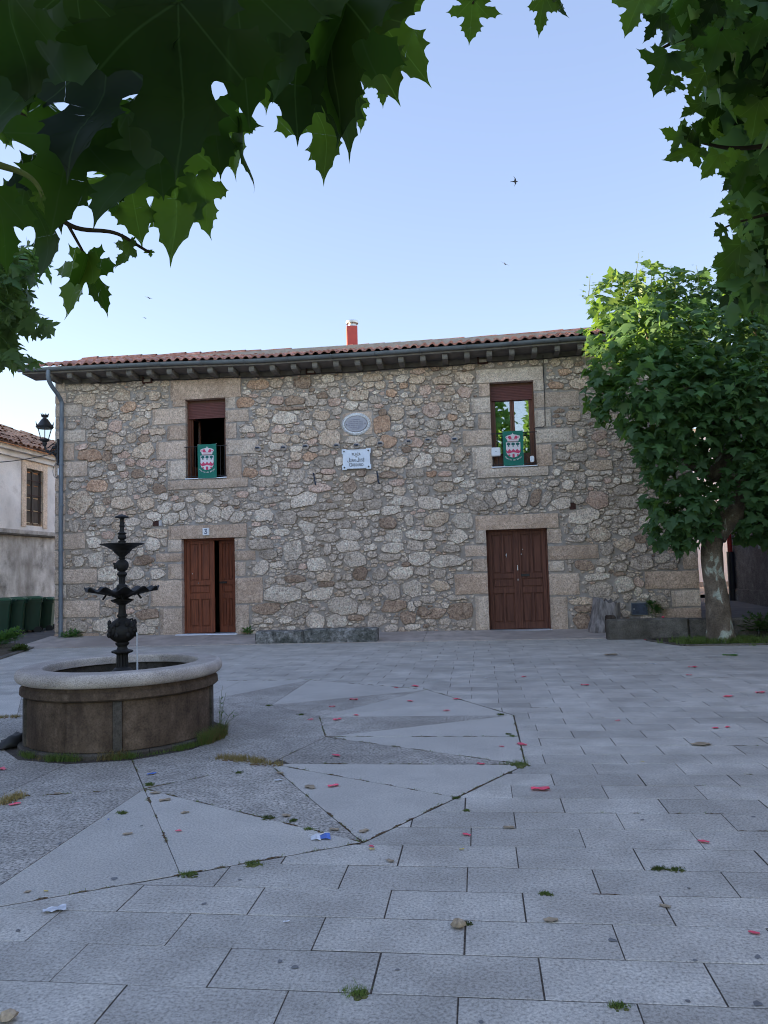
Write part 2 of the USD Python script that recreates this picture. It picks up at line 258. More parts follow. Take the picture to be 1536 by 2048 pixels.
M['bark'] = mat('plane_bark', {'g': ('geometry', {}), 'v': ('noise_texture', {'scale': 5.5, 'detail': 2.5, 'roughness': 0.5, 'distortion': 0.6}), 'mp': ('mapping', {'scale': (1, 1, 0.55)}),
    'r': ('rgb_ramp', {'ramp': [(0.36, (0.12, 0.095, 0.07)), (0.55, (0.20, 0.16, 0.12)), (0.59, (0.25, 0.21, 0.16)), (0.615, (0.42, 0.45, 0.37)), (0.8, (0.52, 0.56, 0.47))]}),
    'n': ('noise_texture', {'scale': 40.0, 'detail': 4.0}), 'r2': ('rgb_ramp', {'ramp': [(0.3, (0.65, 0.65, 0.65)), (0.7, (1.15, 1.15, 1.15))]}), 'm': ('mix', {'mix_type': 'multiply', 'fac': 1.0}),
    'b': ('bump', {'strength': 0.5, 'distance': 0.01}), 'p': ('principled_bsdf', {'roughness': 0.85, 'specular_ior_level': 0.2})},
    [('g.position', 'mp.vector'), ('mp.vector', 'v.vector'), ('g.position', 'n.vector'), ('v.fac', 'r.fac'), ('n.fac', 'r2.fac'), ('r.color', 'm.color1'), ('r2.color', 'm.color2'), ('m.color', 'p.base_color'), ('n.fac', 'b.height'), ('b.normal', 'p.normal')])
M['twig'] = plain('twig_bark', (0.045, 0.036, 0.02), 0.9, 0, 0.05); M['shoot'] = plain('green_shoot', (0.12, 0.15, 0.045), 0.8, 0, 0.1)
def leaf_mat(name, base, trans, tw=0.4, vary=0.5, veins=False, rough=0.5, spec=0.3):
    n = {'g': ('geometry', {}), 'o': ('object_info', {}), 'add': ('math', {'math_type': 'add'}), 'fr': ('math', {'math_type': 'fraction'}), 'mr': ('math', {'math_type': 'multiply_add', 'value2': vary, 'value3': 1-vary/2}),
         'h': ('hsv', {'color': base}), 'h2': ('hsv', {'color': trans}), 'p': ('principled_bsdf', {'roughness': rough, 'specular_ior_level': spec}), 't': ('translucent_bsdf', {}), 'x': ('mix_closure', {'fac': tw})}
    l = [('o.random', 'add.value1'), ('g.random_per_island', 'add.value2'), ('add.value', 'fr.value1'), ('fr.value', 'mr.value1'), ('mr.value', 'h.value'), ('mr.value', 'h2.value'),
         ('p.BSDF', 'x.closure1'), ('t.BSDF', 'x.closure2')]
    if veins:
        n |= {'uv': ('uvmap', {}), 's': ('separate_xyz', {}), 'ab': ('math', {'math_type': 'absolute'}),
              'c1': ('math', {'math_type': 'multiply', 'value2': 0.66}), 'c2': ('math', {'math_type': 'multiply_add', 'value2': -0.75}), 'ab2': ('math', {'math_type': 'absolute'}),
              'mn': ('math', {'math_type': 'minimum'}),
              'w': ('math', {'math_type': 'multiply_add', 'value2': -1.1}), 'w2': ('math', {'math_type': 'multiply', 'value2': 6.0}), 'w3': ('math', {'math_type': 'pingpong', 'value2': 0.5}), 'w4': ('math', {'math_type': 'multiply_add', 'value2': 0.13, 'value3': 0.0105}),
              'mn2': ('math', {'math_type': 'minimum'}), 'k': ('map_range', {'from_min': 0.002, 'from_max': 0.010, 'to_min': 0.75, 'to_max': 0.0, 'clamp': True}),
              'nz': ('noise_texture', {'scale': 9.0, 'detail': 4.0}), 'rz': ('rgb_ramp', {'ramp': [(0.3, (0.7, 0.7, 0.7)), (0.7, (1.15, 1.15, 1.15))]}), 'mz': ('mix', {'mix_type': 'multiply', 'fac': 1.0}),
              'v': ('mix', {'color2': tuple(min(1, x*1.6+0.008) for x in base)}), 'v2': ('mix', {'color2': tuple(min(1, x*1.3+0.02) for x in trans)})}
        l += [('uv.UV', 's.vector'), ('s.x', 'ab.value1'), ('ab.value', 'c1.value1'), ('s.y', 'c2.value1'), ('c1.value', 'c2.value3'), ('c2.value', 'ab2.value1'), ('ab.value', 'mn.value1'), ('ab2.value', 'mn.value2'),
              ('ab.value', 'w.value1'), ('s.y', 'w.value3'), ('w.value', 'w2.value1'), ('w2.value', 'w3.value1'), ('w3.value', 'w4.value1'), ('mn.value', 'mn2.value1'), ('w4.value', 'mn2.value2'), ('mn2.value', 'k.value'),
              ('g.position', 'nz.vector'), ('nz.fac', 'rz.fac'), ('h.color', 'mz.color1'), ('rz.color', 'mz.color2'),
              ('mz.color', 'v.color1'), ('h2.color', 'v2.color1'), ('k.result', 'v.fac'), ('k.result', 'v2.fac'), ('v.color', 'p.base_color'), ('v2.color', 't.color')]
    else: l += [('h.color', 'p.base_color'), ('h2.color', 't.color')]
    return mat(name, n, l, surface='x.closure')
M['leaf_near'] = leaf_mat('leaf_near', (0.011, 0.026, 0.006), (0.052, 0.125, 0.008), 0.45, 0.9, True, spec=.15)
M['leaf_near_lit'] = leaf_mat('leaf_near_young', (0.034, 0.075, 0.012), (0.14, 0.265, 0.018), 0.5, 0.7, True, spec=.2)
M['leaf'] = leaf_mat('leaf_crown', (0.075, 0.16, 0.065), (0.22, 0.42, 0.06), 0.38, 1.0)
M['leaf_young'] = leaf_mat('leaf_crown_young', (0.085, 0.155, 0.05), (0.20, 0.33, 0.06), 0.4, 0.6)
M['leaf_yellow'] = leaf_mat('leaf_yellow', (0.40, 0.27, 0.02), (0.75, 0.45, 0.02), 0.6, 0.3)
M['grass'] = leaf_mat('grass_blades', (0.11, 0.165, 0.04), (0.2, 0.28, 0.06), 0.25, 0.9)
M['dry_grass'] = leaf_mat('dry_grass', (0.30, 0.235, 0.09), (0.3, 0.25, 0.1), 0.25, 0.8)
M['moss'] = stone_mat('moss', (0.06, 0.07, 0.022), (0.11, 0.12, 0.04), (0.18, 0.16, 0.065), scale=30, fine=90, bump=0.8, dist=0.01, vary=0.5)
M['debris'] = stone_mat('joint_debris', (0.08, 0.05, 0.03), (0.15, 0.095, 0.055), (0.24, 0.165, 0.095), scale=30, fine=90, bump=0.8, dist=0.01, vary=0.6)
M['pink_scrap'] = plain('pink_rubber', (0.85, 0.085, 0.15), 0.45, 0, 0.5, 0.12, 60); M['yellow_scrap'] = plain('yellow_scrap', (0.65, 0.5, 0.06), 0.6)
M['dry_leaf'] = plain('dry_leaf', (0.42, 0.33, 0.23), 0.8, 0, 0.2, 0.25, 40); M['blue_print'] = plain('blue_print', (0.06, 0.16, 0.55), 0.5); M['paper'] = plain('white_paper', (0.72, 0.74, 0.78), 0.7)
M['log_side'] = plain('weathered_log', (0.36, 0.32, 0.30), 0.9, 0, 0.2, 0.32, 13, 0.9, (1, 1, 0.12), dark=(0.06, 0.05, 0.045))
M['log_top'] = plain('log_bark', (0.10, 0.075, 0.058), 0.95, 0, 0.2, 0.35, 14, 0.9, dark=(0.03, 0.022, 0.018))
M['gum'] = plain('gum_spot', (0.20, 0.20, 0.205), 0.8)
M['glass'] = mat('window_glass', {'f': ('fresnel', {'IOR': 1.9}), 't': ('transparent_bsdf', {'color': (0.85, 0.9, 0.9)}), 'g': ('glossy_bsdf', {'color': (0.95, 0.97, 1.0), 'roughness': 0.01}),
    'mf': ('math', {'math_type': 'multiply_add', 'value2': 1.0, 'value3': 0.33, 'use_clamp': True}), 'x': ('mix_closure', {})},
    [('f.fac', 'mf.value1'), ('mf.value', 'x.fac'), ('t.BSDF', 'x.closure1'), ('g.BSDF', 'x.closure2')], surface='x.closure')
M['lamp_glass'] = mat('lamp_glass', {'f': ('fresnel', {'IOR': 1.45}), 't': ('transparent_bsdf', {'color': (0.93, 0.95, 0.95)}), 'g': ('glossy_bsdf', {'roughness': 0.03}), 'x': ('mix_closure', {})},
    [('f.fac', 'x.fac'), ('t.BSDF', 'x.closure1'), ('g.BSDF', 'x.closure2')], surface='x.closure')
M['water'] = mat('basin_water', {'g': ('geometry', {}), 'n': ('noise_texture', {'scale': 18.0, 'detail': 2.0}), 'b': ('bump', {'strength': 0.15, 'distance': 0.01}), 'p': ('principled_bsdf', {'base_color': (0.02, 0.014, 0.008), 'roughness': 0.04, 'ior': 1.33})},
    [('g.position', 'n.vector'), ('n.fac', 'b.height'), ('b.normal', 'p.normal')])
M['jet'] = mat('water_jet', {'p': ('principled_bsdf', {'base_color': (0.92, 0.95, 1.0), 'roughness': 0.15, 'ior': 1.33, 'transmission_weight': 0.35})}, [])
M['feather'] = plain('dark_feather', (0.02, 0.02, 0.022), 0.7)
M['terrain'] = stone_mat('terrain', (0.10, 0.09, 0.07), (0.14, 0.125, 0.1), (0.18, 0.165, 0.13), scale=0.5, fine=4, vary=0)

# ------------------------------------------------------------------ the stone house
XL, XR = -10.18, 4.77
house = thing('stone_house', 'long two storey granite rubble house with red tiled roof and two brown doors', 'house')
EAVE = np.array([(-11.2, 6.525), (-10.58, 6.52), (-7.5, 6.47), (-4.85, 6.395), (-2.04, 6.395), (0.66, 6.42), (2.55, 6.455), (5.6, 6.52)])
eave = lambda x: np.interp(x, EAVE[:, 0], EAVE[:, 1])
def soffit(x): return eave(x)-0.09
DOORS = [(-6.985, -5.68, 0.135, 2.383), (0.195, 1.56, 0.09, 2.353)]
WINS = [(-6.86, -5.863, 3.80, 5.735), (0.403, 1.396, 3.76, 5.733)]
HOLES = DOORS+WINS
# dressed blocks traced as rectangles: region (origin, scale) then x0,y0,x1,y1
REG = {1: (100, 700, 3.84), 2: (100, 980, 3.84), 3: (460, 700, 3.84), 4: (460, 980, 3.84), 5: (820, 660, 3.84), 6: (820, 960, 3.84), 7: (1080, 660, 4.5176), 8: (1100, 960, 4.5176)}
def rw(reg, x, y): ox, oy, s = REG[reg]; return wall(ox+x/s, oy+y/s)
BLOCKS = [('lintel', 1, 925, 215, 1470, 362), ('jamb_stone', 1, 940, 372, 1040, 440), ('jamb_stone', 1, 785, 447, 1045, 572), ('jamb_stone', 1, 900, 578, 1045, 693), ('jamb_stone', 1, 815, 700, 1045, 840), ('jamb_stone', 1, 905, 846, 1045, 996),
 ('jamb_stone', 1, 1348, 352, 1430, 450), ('jamb_stone', 1, 1350, 457, 1530, 553), ('jamb_stone', 1, 1352, 560, 1435, 680), ('jamb_stone', 1, 1354, 686, 1605, 800), ('jamb_stone', 1, 1356, 808, 1475, 990), ('sill', 1, 905, 1001, 1525, 1066),
 ('lintel', 2, 910, 265, 1515, 370), ('jamb_stone', 2, 905, 377, 1015, 478), ('jamb_stone', 2, 812, 484, 1015, 555), ('jamb_stone', 2, 905, 562, 1015, 685), ('jamb_stone', 2, 770, 692, 1015, 896), ('jamb_stone', 2, 845, 904, 1018, 1115),
 ('jamb_stone', 4, 42, 368, 125, 458), ('jamb_stone', 4, 43, 463, 200, 540), ('jamb_stone', 4, 44, 548, 125, 662), ('jamb_stone', 4, 45, 669, 255, 870), ('jamb_stone', 4, 46, 878, 150, 1115),
 ('lintel', 5, 505, 292, 1030, 403), ('jamb_stone', 5, 525, 409, 608, 513), ('jamb_stone', 5, 470, 520, 615, 639), ('jamb_stone', 5, 520, 645, 620, 762), ('jamb_stone', 5, 400, 768, 624, 889), ('jamb_stone', 5, 475, 896, 629, 1072),
 ('jamb_stone', 5, 952, 380, 1030, 467), ('jamb_stone', 5, 955, 473, 1300, 592), ('jamb_stone', 5, 960, 610, 1085, 749), ('jamb_stone', 5, 964, 756, 1250, 866), ('jamb_stone', 5, 969, 874, 1095, 1046), ('sill', 5, 515, 1068, 1065, 1130),
 ('lintel', 6, 500, 262, 1145, 370), ('jamb_stone', 6, 500, 378, 584, 490), ('jamb_stone', 6, 420, 500, 588, 590), ('jamb_stone', 6, 480, 602, 592, 705), ('jamb_stone', 6, 340, 716, 600, 880), ('jamb_stone', 6, 500, 890, 610, 1155),
 ('jamb_stone', 6, 1053, 372, 1165, 489), ('jamb_stone', 6, 1056, 497, 1450, 611), ('jamb_stone', 6, 1062, 621, 1185, 704), ('jamb_stone', 6, 1068, 713, 1305, 885), ('jamb_stone', 6, 1075, 893, 1215, 1155),
 ('plaque_stone', 3, 862, 472, 1097, 656),
 ('quoin', 1, 38, 250, 118, 325), ('quoin', 1, 38, 332, 128, 414), ('quoin', 1, 38, 421, 250, 514), ('quoin', 1, 38, 521, 126, 608), ('quoin', 1, 38, 615, 276, 708), ('quoin', 1, 38, 716, 190, 848), ('quoin', 1, 38, 856, 293, 975), ('quoin', 1, 38, 983, 128, 1085),
 ('quoin', 2, 38, 22, 122, 190), ('quoin', 2, 38, 197, 118, 325), ('quoin', 2, 38, 332, 274, 455), ('quoin', 2, 38, 463, 118, 595), ('quoin', 2, 38, 603, 366, 720), ('quoin', 2, 38, 728, 128, 838), ('quoin', 2, 38, 846, 385, 980), ('quoin', 2, 38, 988, 130, 1090), ('quoin', 2, 38, 1098, 385, 1180),
 ('quoin', 8, 1195, 628, 1335, 806), ('quoin', 8, 852, 818, 1342, 985), ('quoin', 8, 1095, 992, 1352, 1145), ('quoin', 8, 1010, 1152, 1356, 1252)]
TR = {1: '''240,290,210,50;660,262,115,50;270,385,160,90,-5,T;555,345,135,95,0,T;700,355,75,65;805,352,90,65,0,T;605,440,125,72,6,O;795,435,105,55,0,T;390,435,90,40,0,T;490,435,80,60;420,490,110,50,0,T;325,495,55,60;575,515,105,45,0,T;760,495,60,50;680,555,150,75,15,T;505,585,90,85;395,585,95,55,0,T;290,565,100,75;165,585,75,40;330,685,90,40,0,T;385,660,100,30;500,690,125,75,0,T;625,675,85,70,0,T;725,680,90,50;830,630,110,45,0,T;815,680,85,50;730,635,60,40;300,810,190,95,0,O;445,815,75,75,0,B;525,770,80,45;570,805,90,45;715,775,165,110,0,T;620,865,65,50,0,P;710,868,110,60,0,P;830,872,125,60,0,P;355,940,105,75;485,900,70,50,0,B;550,905,75,50;575,955,80,55,0,P;680,950,110,65,0,B;760,945,40,40;805,955,60,50;865,925,60,30;190,1045,100,65;370,1045,170,90,0,O;540,1045,90,45;620,1065,40,90;490,1000,65,45;715,1070,90,50,10;840,1060,100,75,0,B;770,1010,60,45;860,1000,60,40;245,745,100,40;395,730,60,60;225,1000,90,30;450,760,60,45;560,640,60,50;320,880,60,30''',
 2: '''230,105,215,160,5,T;560,100,165,95,0,T;735,105,140,85,0,T;435,85,55,45,0,B;375,160,100,85,0,T;885,140,120,70,15,L;990,130,95,55,15,L;800,200,100,65;930,220,130,85;1025,190,70,70;440,235,110,60;640,245,110,55,0,L;745,255,95,65;610,280,120,50;270,270,80,80;185,280,70,95,10;820,335,150,75,0,T;690,340,60,45;345,405,110,75;630,390,150,60;790,415,140,90;700,475,60,60;610,495,80,60;220,545,95,80,0,L;360,535,130,115,0,L;210,480,85,35;715,540,180,70,10;665,640,145,90,0,L;440,650,145,100,0,L;830,645,105,70,0,L;700,715,110,50;205,770,130,85;440,935,90,70;680,850,140,80;755,955,190,70,0,B;210,1050,160,90;420,1035,180,90;790,1015,110,50;740,1070,140,70;470,870,90,60,0,T;1090,170,55,115,15;1160,160,80,100,0,L;1265,180,110,95,30,L;1370,175,110,85,35,L;1440,210,110,70,20;1190,60,130,70,-8;1080,75,70,40;960,65,60,40;870,45,70,50;1340,65,80,40;1295,100,60,40;1480,35,90,40;1150,235,70,30;880,400,50,60;600,560,60,50;560,1080,120,60;620,1010,90,60;1030,30,80,40;1420,95,80,40;300,640,0,0''',
 3: '''215,265,180,75,0,O;120,405,140,75,0,O;130,330,60,30;180,355,80,30;280,345,80,35,0,T;360,260,100,60;560,255,150,80,0,B;940,240,120,85;1090,215,150,60,0,T;1440,230,130,65,0,T;1325,225,90,45,0,L;1070,270,75,40,0,T;1155,275,70,50,0,T;1245,280,65,35,0,T;1335,275,65,30,0,O;1245,335,85,55,0,O;1405,295,60,60,0,T;1500,310,90,60,0,P;800,330,100,70;710,350,80,40,0,B;975,350,170,80,0,T;1115,380,100,65;500,390,140,75,0,B;365,390,110,60,0,P;625,390,90,75;800,400,100,60,0,P;715,400,60,50;95,500,190,90,0,T;245,475,95,60,0,T;420,520,170,95;460,450,260,30,0,B;935,430,100,65;1020,440,70,60;1145,430,90,35;1360,405,80,55,0,T;1445,400,70,45,0,T;705,505,120,60,0,T;570,510,80,55;820,470,80,50;240,575,130,110,10,T;375,610,95,60,0,P;530,605,100,50;690,580,100,75;785,575,105,65,0,T;1275,490,115,95,0,T;1165,570,115,130,0,O;1390,565,130,75;1280,600,110,50,0,L;605,650,150,75,0,T;765,680,160,125,-5,T;390,680,140,70,0,T;505,685,70,50;1215,705,130,100,-20,O;1085,705,90,60,0,T;955,690,140,60;1310,650,95,50;1390,645,65,45,0,P;1460,640,80,45;110,740,230,110,0,L;350,735,110,65;510,760,90,35;640,770,80,35;1420,710,120,85,0,P;615,815,115,70,0,O;510,820,80,60;370,800,80,35;720,790,90,45,0,T;155,860,110,60;270,860,100,75;155,945,120,80,0,O;270,940,105,40,0,P;345,920,45,80;510,970,120,95;730,870,140,80;835,860,70,60;1130,795,70,45,0,T;1280,865,190,80;1480,850,140,100;1410,815,80,60;500,885,120,45,0,P;420,880,90,40;750,980,70,35,0,T;760,935,110,40;880,990,80,45,0,T;1010,945,80,40;1090,990,110,65,0,T;1220,960,130,50,0,B;1420,945,140,65;1280,1020,120,45,0,P;60,1025,160,70,0,T;250,1010,190,75;685,1060,165,65,0,P;920,1045,95,95;1130,1055,70,45;500,1090,160,50,5;1020,1110,160,80;1210,1065,80,50;1300,1080,100,65;1385,1050,50,40;1480,1080,90,70;100,1105,110,40;170,1075,70,40;390,1065,60,35;1230,245,0,0;1340,350,60,40;1400,345,50,35;1170,480,60,50;300,500,60,40;130,610,110,50;160,655,70,30;260,650,70,30;600,560,60,40;640,540,60,30;1400,485,90,30;1430,525,70,25;1470,555,50,30''',
 4: '''575,75,205,105,10,L;1010,35,165,85;1100,110,130,75;1325,85,190,75,-8,L;970,125,105,70;720,130,220,45;1230,155,160,60,5,L;320,80,200,40,5;200,55,110,55;160,125,150,40;425,125,85,50;255,190,145,85,0,L;430,215,165,100;600,185,180,45;810,195,130,65;955,185,100,35;1090,175,150,35,10;585,280,135,120;240,320,165,70,0,L;400,330,120,50;870,265,110,55;1020,255,95,65;1220,250,125,80,0,B;1375,235,60,80;1310,195,60,45;755,370,170,55;925,345,150,85,-8,L;1055,335,55,60;1450,345,190,70;240,415,180,70;1055,395,70,40;485,465,150,145;910,435,175,85,8;1255,440,165,80,-8,L;1080,440,110,50;1425,430,130,70,-15;750,455,60,90;605,445,60,45;295,495,130,80;960,535,165,105,0,L;1220,515,190,50;795,520,70,60;1090,495,75,50;235,600,130,100,20;360,570,110,45;660,570,150,95;480,575,75,70;820,565,80,35;1000,640,105,100,0,B;1150,645,115,95,-5;1310,635,190,95,0,L;1470,625,120,75;1460,530,150,90,0,L;500,680,150,60;740,665,125,65,0,T;625,655,70,60;310,695,80,50;390,700,60,45;575,740,125,60;735,725,110,45;850,735,95,45;990,725,160,50;410,800,275,120,-3;690,800,195,90,5;840,795,80,45,0,T;980,780,90,45;1100,775,100,90;1235,775,145,135;1405,755,140,130,0,L;1010,825,60,45;870,885,230,140,3,L;275,910,210,80,0,B;505,920,205,105,10;1265,885,200,95,8,B;1030,920,105,75;660,1000,140,110;830,1005,160,105;975,980,110,40;1130,1010,150,110;1370,980,115,90,0,B;1490,935,120,80,0,B;430,1000,100,55;210,1000,80,45;300,1005,70,35;1240,1060,110,50;1400,1050,120,45;550,1005,60,50;1395,895,65,65;390,580,40,30;700,270,60,40;745,275,80,40;780,305,70,40;690,300,80,30;720,240,60,30;1030,380,0,0;900,670,70,45;835,670,45,50;790,460,40,70;855,515,40,50''',
 5: '''55,380,140,75,0,P;245,390,150,60,0,T;410,370,145,85,0,T;450,285,80,45;275,330,90,35;330,270,160,40;110,460,130,75,0,P;235,440,90,35,0,P;300,475,90,55,0,T;420,475,120,85,0,P;60,555,75,50,0,T;285,530,65,35,0,T;195,530,90,40;165,615,125,100,0,P;410,595,85,80,0,T;325,670,70,45,0,O;165,725,110,65,-10;280,730,105,75,0,L;385,710,80,55,20;435,650,45,35;460,725,60,60;230,665,90,35;60,855,100,80;255,985,130,75,0,T;100,1005,150,110;380,955,80,110,0,T;185,925,80,45;280,930,100,40;40,790,80,45;145,795,85,35;165,1105,70,50,0,O;50,1095,110,65;270,1105,110,40;280,1150,90,35;380,1100,70,50;440,1185,120,60;260,1205,160,70;590,1195,150,80;370,1155,80,40;1110,250,90,60;1210,265,80,60,0,T;1185,325,125,50,0,O;1290,310,70,50,0,T;1120,425,120,55,0,O;1300,410,150,90,0,T;1250,665,110,85,0,T;1140,705,60,35;1320,720,80,35;1285,900,165,65,5,T;1170,965,120,65;1300,980,125,55;1240,1050,140,60,0,T;1440,1040,215,75,0,T;1480,950,110,75,0,P;1445,810,140,85,15,P;1320,790,60,60;1475,860,90,40;1120,1090,65,50;1400,1100,120,45;1500,1095,90,40;1310,1130,70,80,-10;1100,1180,90,50;1210,1190,90,75;1310,1200,80,60;1420,1140,100,35;1420,1185,110,35;870,245,60,50,0,T;610,270,80,50;760,265,60,60;950,250,70,40;255,850,100,80;340,640,50,40;90,290,120,40;60,320,100,40;190,290,70,40''',
 6: '''265,65,165,85;580,50,140,80;150,175,175,95;340,150,190,70,8;510,195,180,80,-15;610,165,70,120,30;690,135,110,115,15,L;785,95,80,90;865,125,75,140,-15;965,130,65,135,-15;1045,145,70,130,-25;1155,180,170,90,5,L;1175,120,130,45;1215,50,95,90,-10;1290,155,80,55;1440,155,165,125,0,P;1330,280,270,110,10,L;205,305,190,115,0,T;400,315,165,110,0,L;95,425,195,65;370,435,160,110,0,L;1310,385,115,75,0,L;1200,385,30,60;1270,450,170,50;1460,420,150,110,0,T;320,525,130,50;285,625,250,85,0,L;85,610,150,95;90,700,130,80,0,T;230,720,110,60;235,815,145,90,-8,T;145,915,120,50;360,900,150,45;170,1020,225,90,0,B;390,1005,180,130,0,B;15,1050,70,80,0,B;165,1095,100,50;270,1090,90,50;420,1100,130,60;1340,655,150,80,-15,B;1510,535,90,80;1290,690,70,50;1460,690,60,40;1430,745,200,50;1460,835,190,110;1335,930,230,60,0,O;1330,1085,150,120,0,B;1340,985,170,45,0,B;1480,630,110,55;1225,670,30,60;1225,630,60,30;1440,320,80,40;1500,345,70,40;1400,350,60,40;540,135,110,40,-30;760,190,40,40;680,220,70,35;820,215,60,35;1300,40,60,50;230,380,90,40;130,375,90,30;60,375,60,30;240,445,80,40;160,500,90,50;60,520,150,50,-15;460,640,50,40;455,600,40,35;310,740,40,40;110,770,80,40;320,780,60,40;60,950,60,40;270,960,60,40''',
 7: '''330,505,150,70,0,T;410,900,0,0;600,940,100,80;740,1030,170,60,0,T;700,1130,70,60;820,1210,170,80;640,1290,280,40;500,1370,110,45;610,1360,60,50;690,1370,60,60;780,1350,90,60;630,1410,110,30;770,1440,220,80;560,770,80,60;640,860,120,60;570,700,90,60;640,600,90,50;600,350,110,60;560,290,90,50;480,300,70,50,0,T;700,300,120,60;800,400,130,70;900,300,140,60,0,T;950,420,120,80;850,560,130,70;750,640,110,60;900,700,150,90;1020,600,120,80;1050,500,110,60;1000,800,140,70;870,850,120,60;780,780,100,50;1100,720,120,90;1120,880,130,80;960,960,140,70;850,1050,120,60;1080,1020,150,80;980,1130,130,80;1120,1170,120,60;1000,1260,150,90;1150,1300,130,70;900,1330,110,60;1050,1400,140,70;1180,1420,120,60;1250,1000,130,80;1280,880,120,70;1240,740,130,80;1260,600,120,70;1220,460,140,80;1150,340,130,70;1320,1100,120,80;1300,1250,140,80;1330,1380,130,80;1030,230,90,50;1180,230,110,50;1300,300,120,60;1400,420,120,80;1390,620,130,90;1420,800,120,80;1430,980,110,90;1440,1160,110,80;1450,1330,120,90''',
 8: '''700,200,220,110;680,95,200,60;560,295,140,45;700,295,120,45;470,495,220,135,0,T;665,580,200,135,0,T;1080,590,300,70,0,T;820,530,110,80;820,610,110,80;515,630,120,90;500,735,150,70;830,745,210,150;1015,705,140,75,0,L;1055,780,150,45;1140,715,35,65;425,875,270,70;450,985,240,120;670,940,170,140,0,L;800,920,85,100,0,P;545,1065,140,60;980,1105,170,140;850,1050,80,50;640,700,100,55;630,790,110,60;620,850,110,40;560,780,50,70;450,805,60,50;700,750,50,40;510,345,80,30;620,360,100,45;700,400,90,50;600,415,80,45;490,405,90,35;720,335,70,40;750,450,60,45;670,475,110,50;860,380,120,110;1000,420,150,80;1150,450,140,80;1280,380,120,90;1240,520,130,70;1000,510,120,50;1050,320,150,70;900,280,110,60;1200,250,140,80;950,180,130,80;1100,130,140,80;1260,120,120,70;690,1050,70,50;790,1010,60,80;900,1000,90,40;1060,1010,90,40;620,1140,110,60;680,1200,90,60'''}
TONE = {'T': 'tan', 'O': 'orange', 'B': 'brown', 'P': 'pink', 'L': 'light'}
def stone_outline(cx, cz, w, h, rot, rg):
    """An irregular hewn outline between a rectangle and an ellipse."""
    n = int(rg.integers(5, 9)); a = (np.arange(n)+rg.uniform(-.3, .3, n))/n*2*math.pi+rg.uniform(0, 1)
    e = rg.uniform(2.6, 7.0); c, s = np.cos(a), np.sin(a)
    r = (np.abs(c)**e+np.abs(s)**e)**(-1/e)*rg.uniform(.84, 1.12, n)
    p = Polygon(np.c_[r*c*w/2, r*s*h/2]).buffer(0)
    if p.geom_type != 'Polygon': p = max(p.geoms, key=lambda g: g.area)
    q = min(w, h)*0.055; p = p.buffer(-q, quad_segs=2).buffer(q, quad_segs=2)
    return affinity.translate(affinity.rotate(p, rot, origin=(0, 0)), cx, cz)
def stone_mesh(poly, prot, rg, y0=D, dome=0.014, rough=0.010, step=0.05):
    P = ccw(np.array(poly.exterior.coords)[:-1]); L = poly.exterior.length; n = int(np.clip(L/step, 12, 44))
    P = np.array([poly.exterior.interpolate(i/n, normalized=True).coords[0] for i in range(n)]); P = ccw(P)
    c = np.array(poly.representative_point().coords[0]) if not poly.contains(Point(P.mean(0))) else P.mean(0)
    size = math.sqrt(poly.area); off = rg.uniform(0, 50, 3)
    tilt = rg.normal(0, .055, 2); nz = lambda q, s: meshkit.noise(np.c_[q*s, np.zeros(len(q))]+off)-0.5
    dirs = P-c; P = P+dirs/(np.linalg.norm(dirs, axis=1, keepdims=True)+1e-9)*(nz(P, 22.0)[:, None]*min(.028, .12*size))
    rings = [(1.012, 0.014), (1.0, -prot*.8), (max(.82, 1-.008/size), -prot), (0.72, -prot-.25*dome), (0.4, -prot-dome*.4)]
    v = []
    for k, (s, y) in enumerate(rings):
        q = c+(P-c)*s; yy = np.full(n, y0+y)
        if k >= 1: yy = yy+np.clip((q-c) @ tilt, -.012, .012)
        if k >= 2: yy = yy-nz(q, 9.0)*rough*2.6-nz(q, 34.0)*rough*1.3
        elif k == 1: yy = yy-nz(q, 18.0)*rough
        v.append(np.c_[q[:, 0], yy, q[:, 1]])
    v = np.vstack(v+[np.array([[c[0], y0-prot-dome, c[1]]])]); f = []
    for r in range(len(rings)-1):
        for i in range(n):
            j = (i+1) % n; a, b, cc, d = r*n+i, r*n+j, (r+1)*n+j, (r+1)*n+i; f += [(a, b, cc), (a, cc, d)]
    r = (len(rings)-1)*n; f += [(r+i, r+(i+1) % n, len(v)-1) for i in range(n)]
    return v, np.array(f)
rg = np.random.default_rng(11)
RES = 0.0125; GX, GZ = int((XR-XL)/RES)+1, int(6.7/RES)+1
occ = np.zeros((GX, GZ), bool); gx = XL+np.arange(GX)*RES; gz = np.arange(GZ)*RES
for x0, x1, z0, z1 in HOLES: occ[(gx > x0-.02)[:, None] & (gx < x1+.02)[:, None] & (gz > z0-.1)[None] & (gz < z1+.02)[None]] = True
occ |= gz[None, :] > (soffit(gx)-0.13)[:, None]
occ |= gz[None, :] < (0.10-0.004*(gx-XL))[:, None]
for px0, py0, px1, py1 in ((1263, 1205, 1296, 1231), (305, 1040, 325, 1055), (1138, 1004, 1154, 1020), (684, 896, 744, 944)):
    a, b = wall(px0, py1), wall(px1, py0); occ[(gx > a[0]-.02)[:, None] & (gx < b[0]+.02)[:, None] & (gz > a[1]-.02)[None] & (gz < b[1]+.02)[None]] = True
def inside(poly, grow):
    p = poly.buffer(grow); x0, z0, x1, z1 = p.bounds
    i0, i1, k0, k1 = max(0, int((x0-XL)/RES)), min(GX, int((x1-XL)/RES)+2), max(0, int(z0/RES)), min(GZ, int(z1/RES)+2)
    if i1 <= i0 or k1 <= k0: return None
    X, Z = np.meshgrid(gx[i0:i1], gz[k0:k1], indexing='ij')
    return (slice(i0, i1), slice(k0, k1)), shapely.contains_xy(p, X, Z)
stones = []                                   # (area, polygon, protrusion, tone, name)
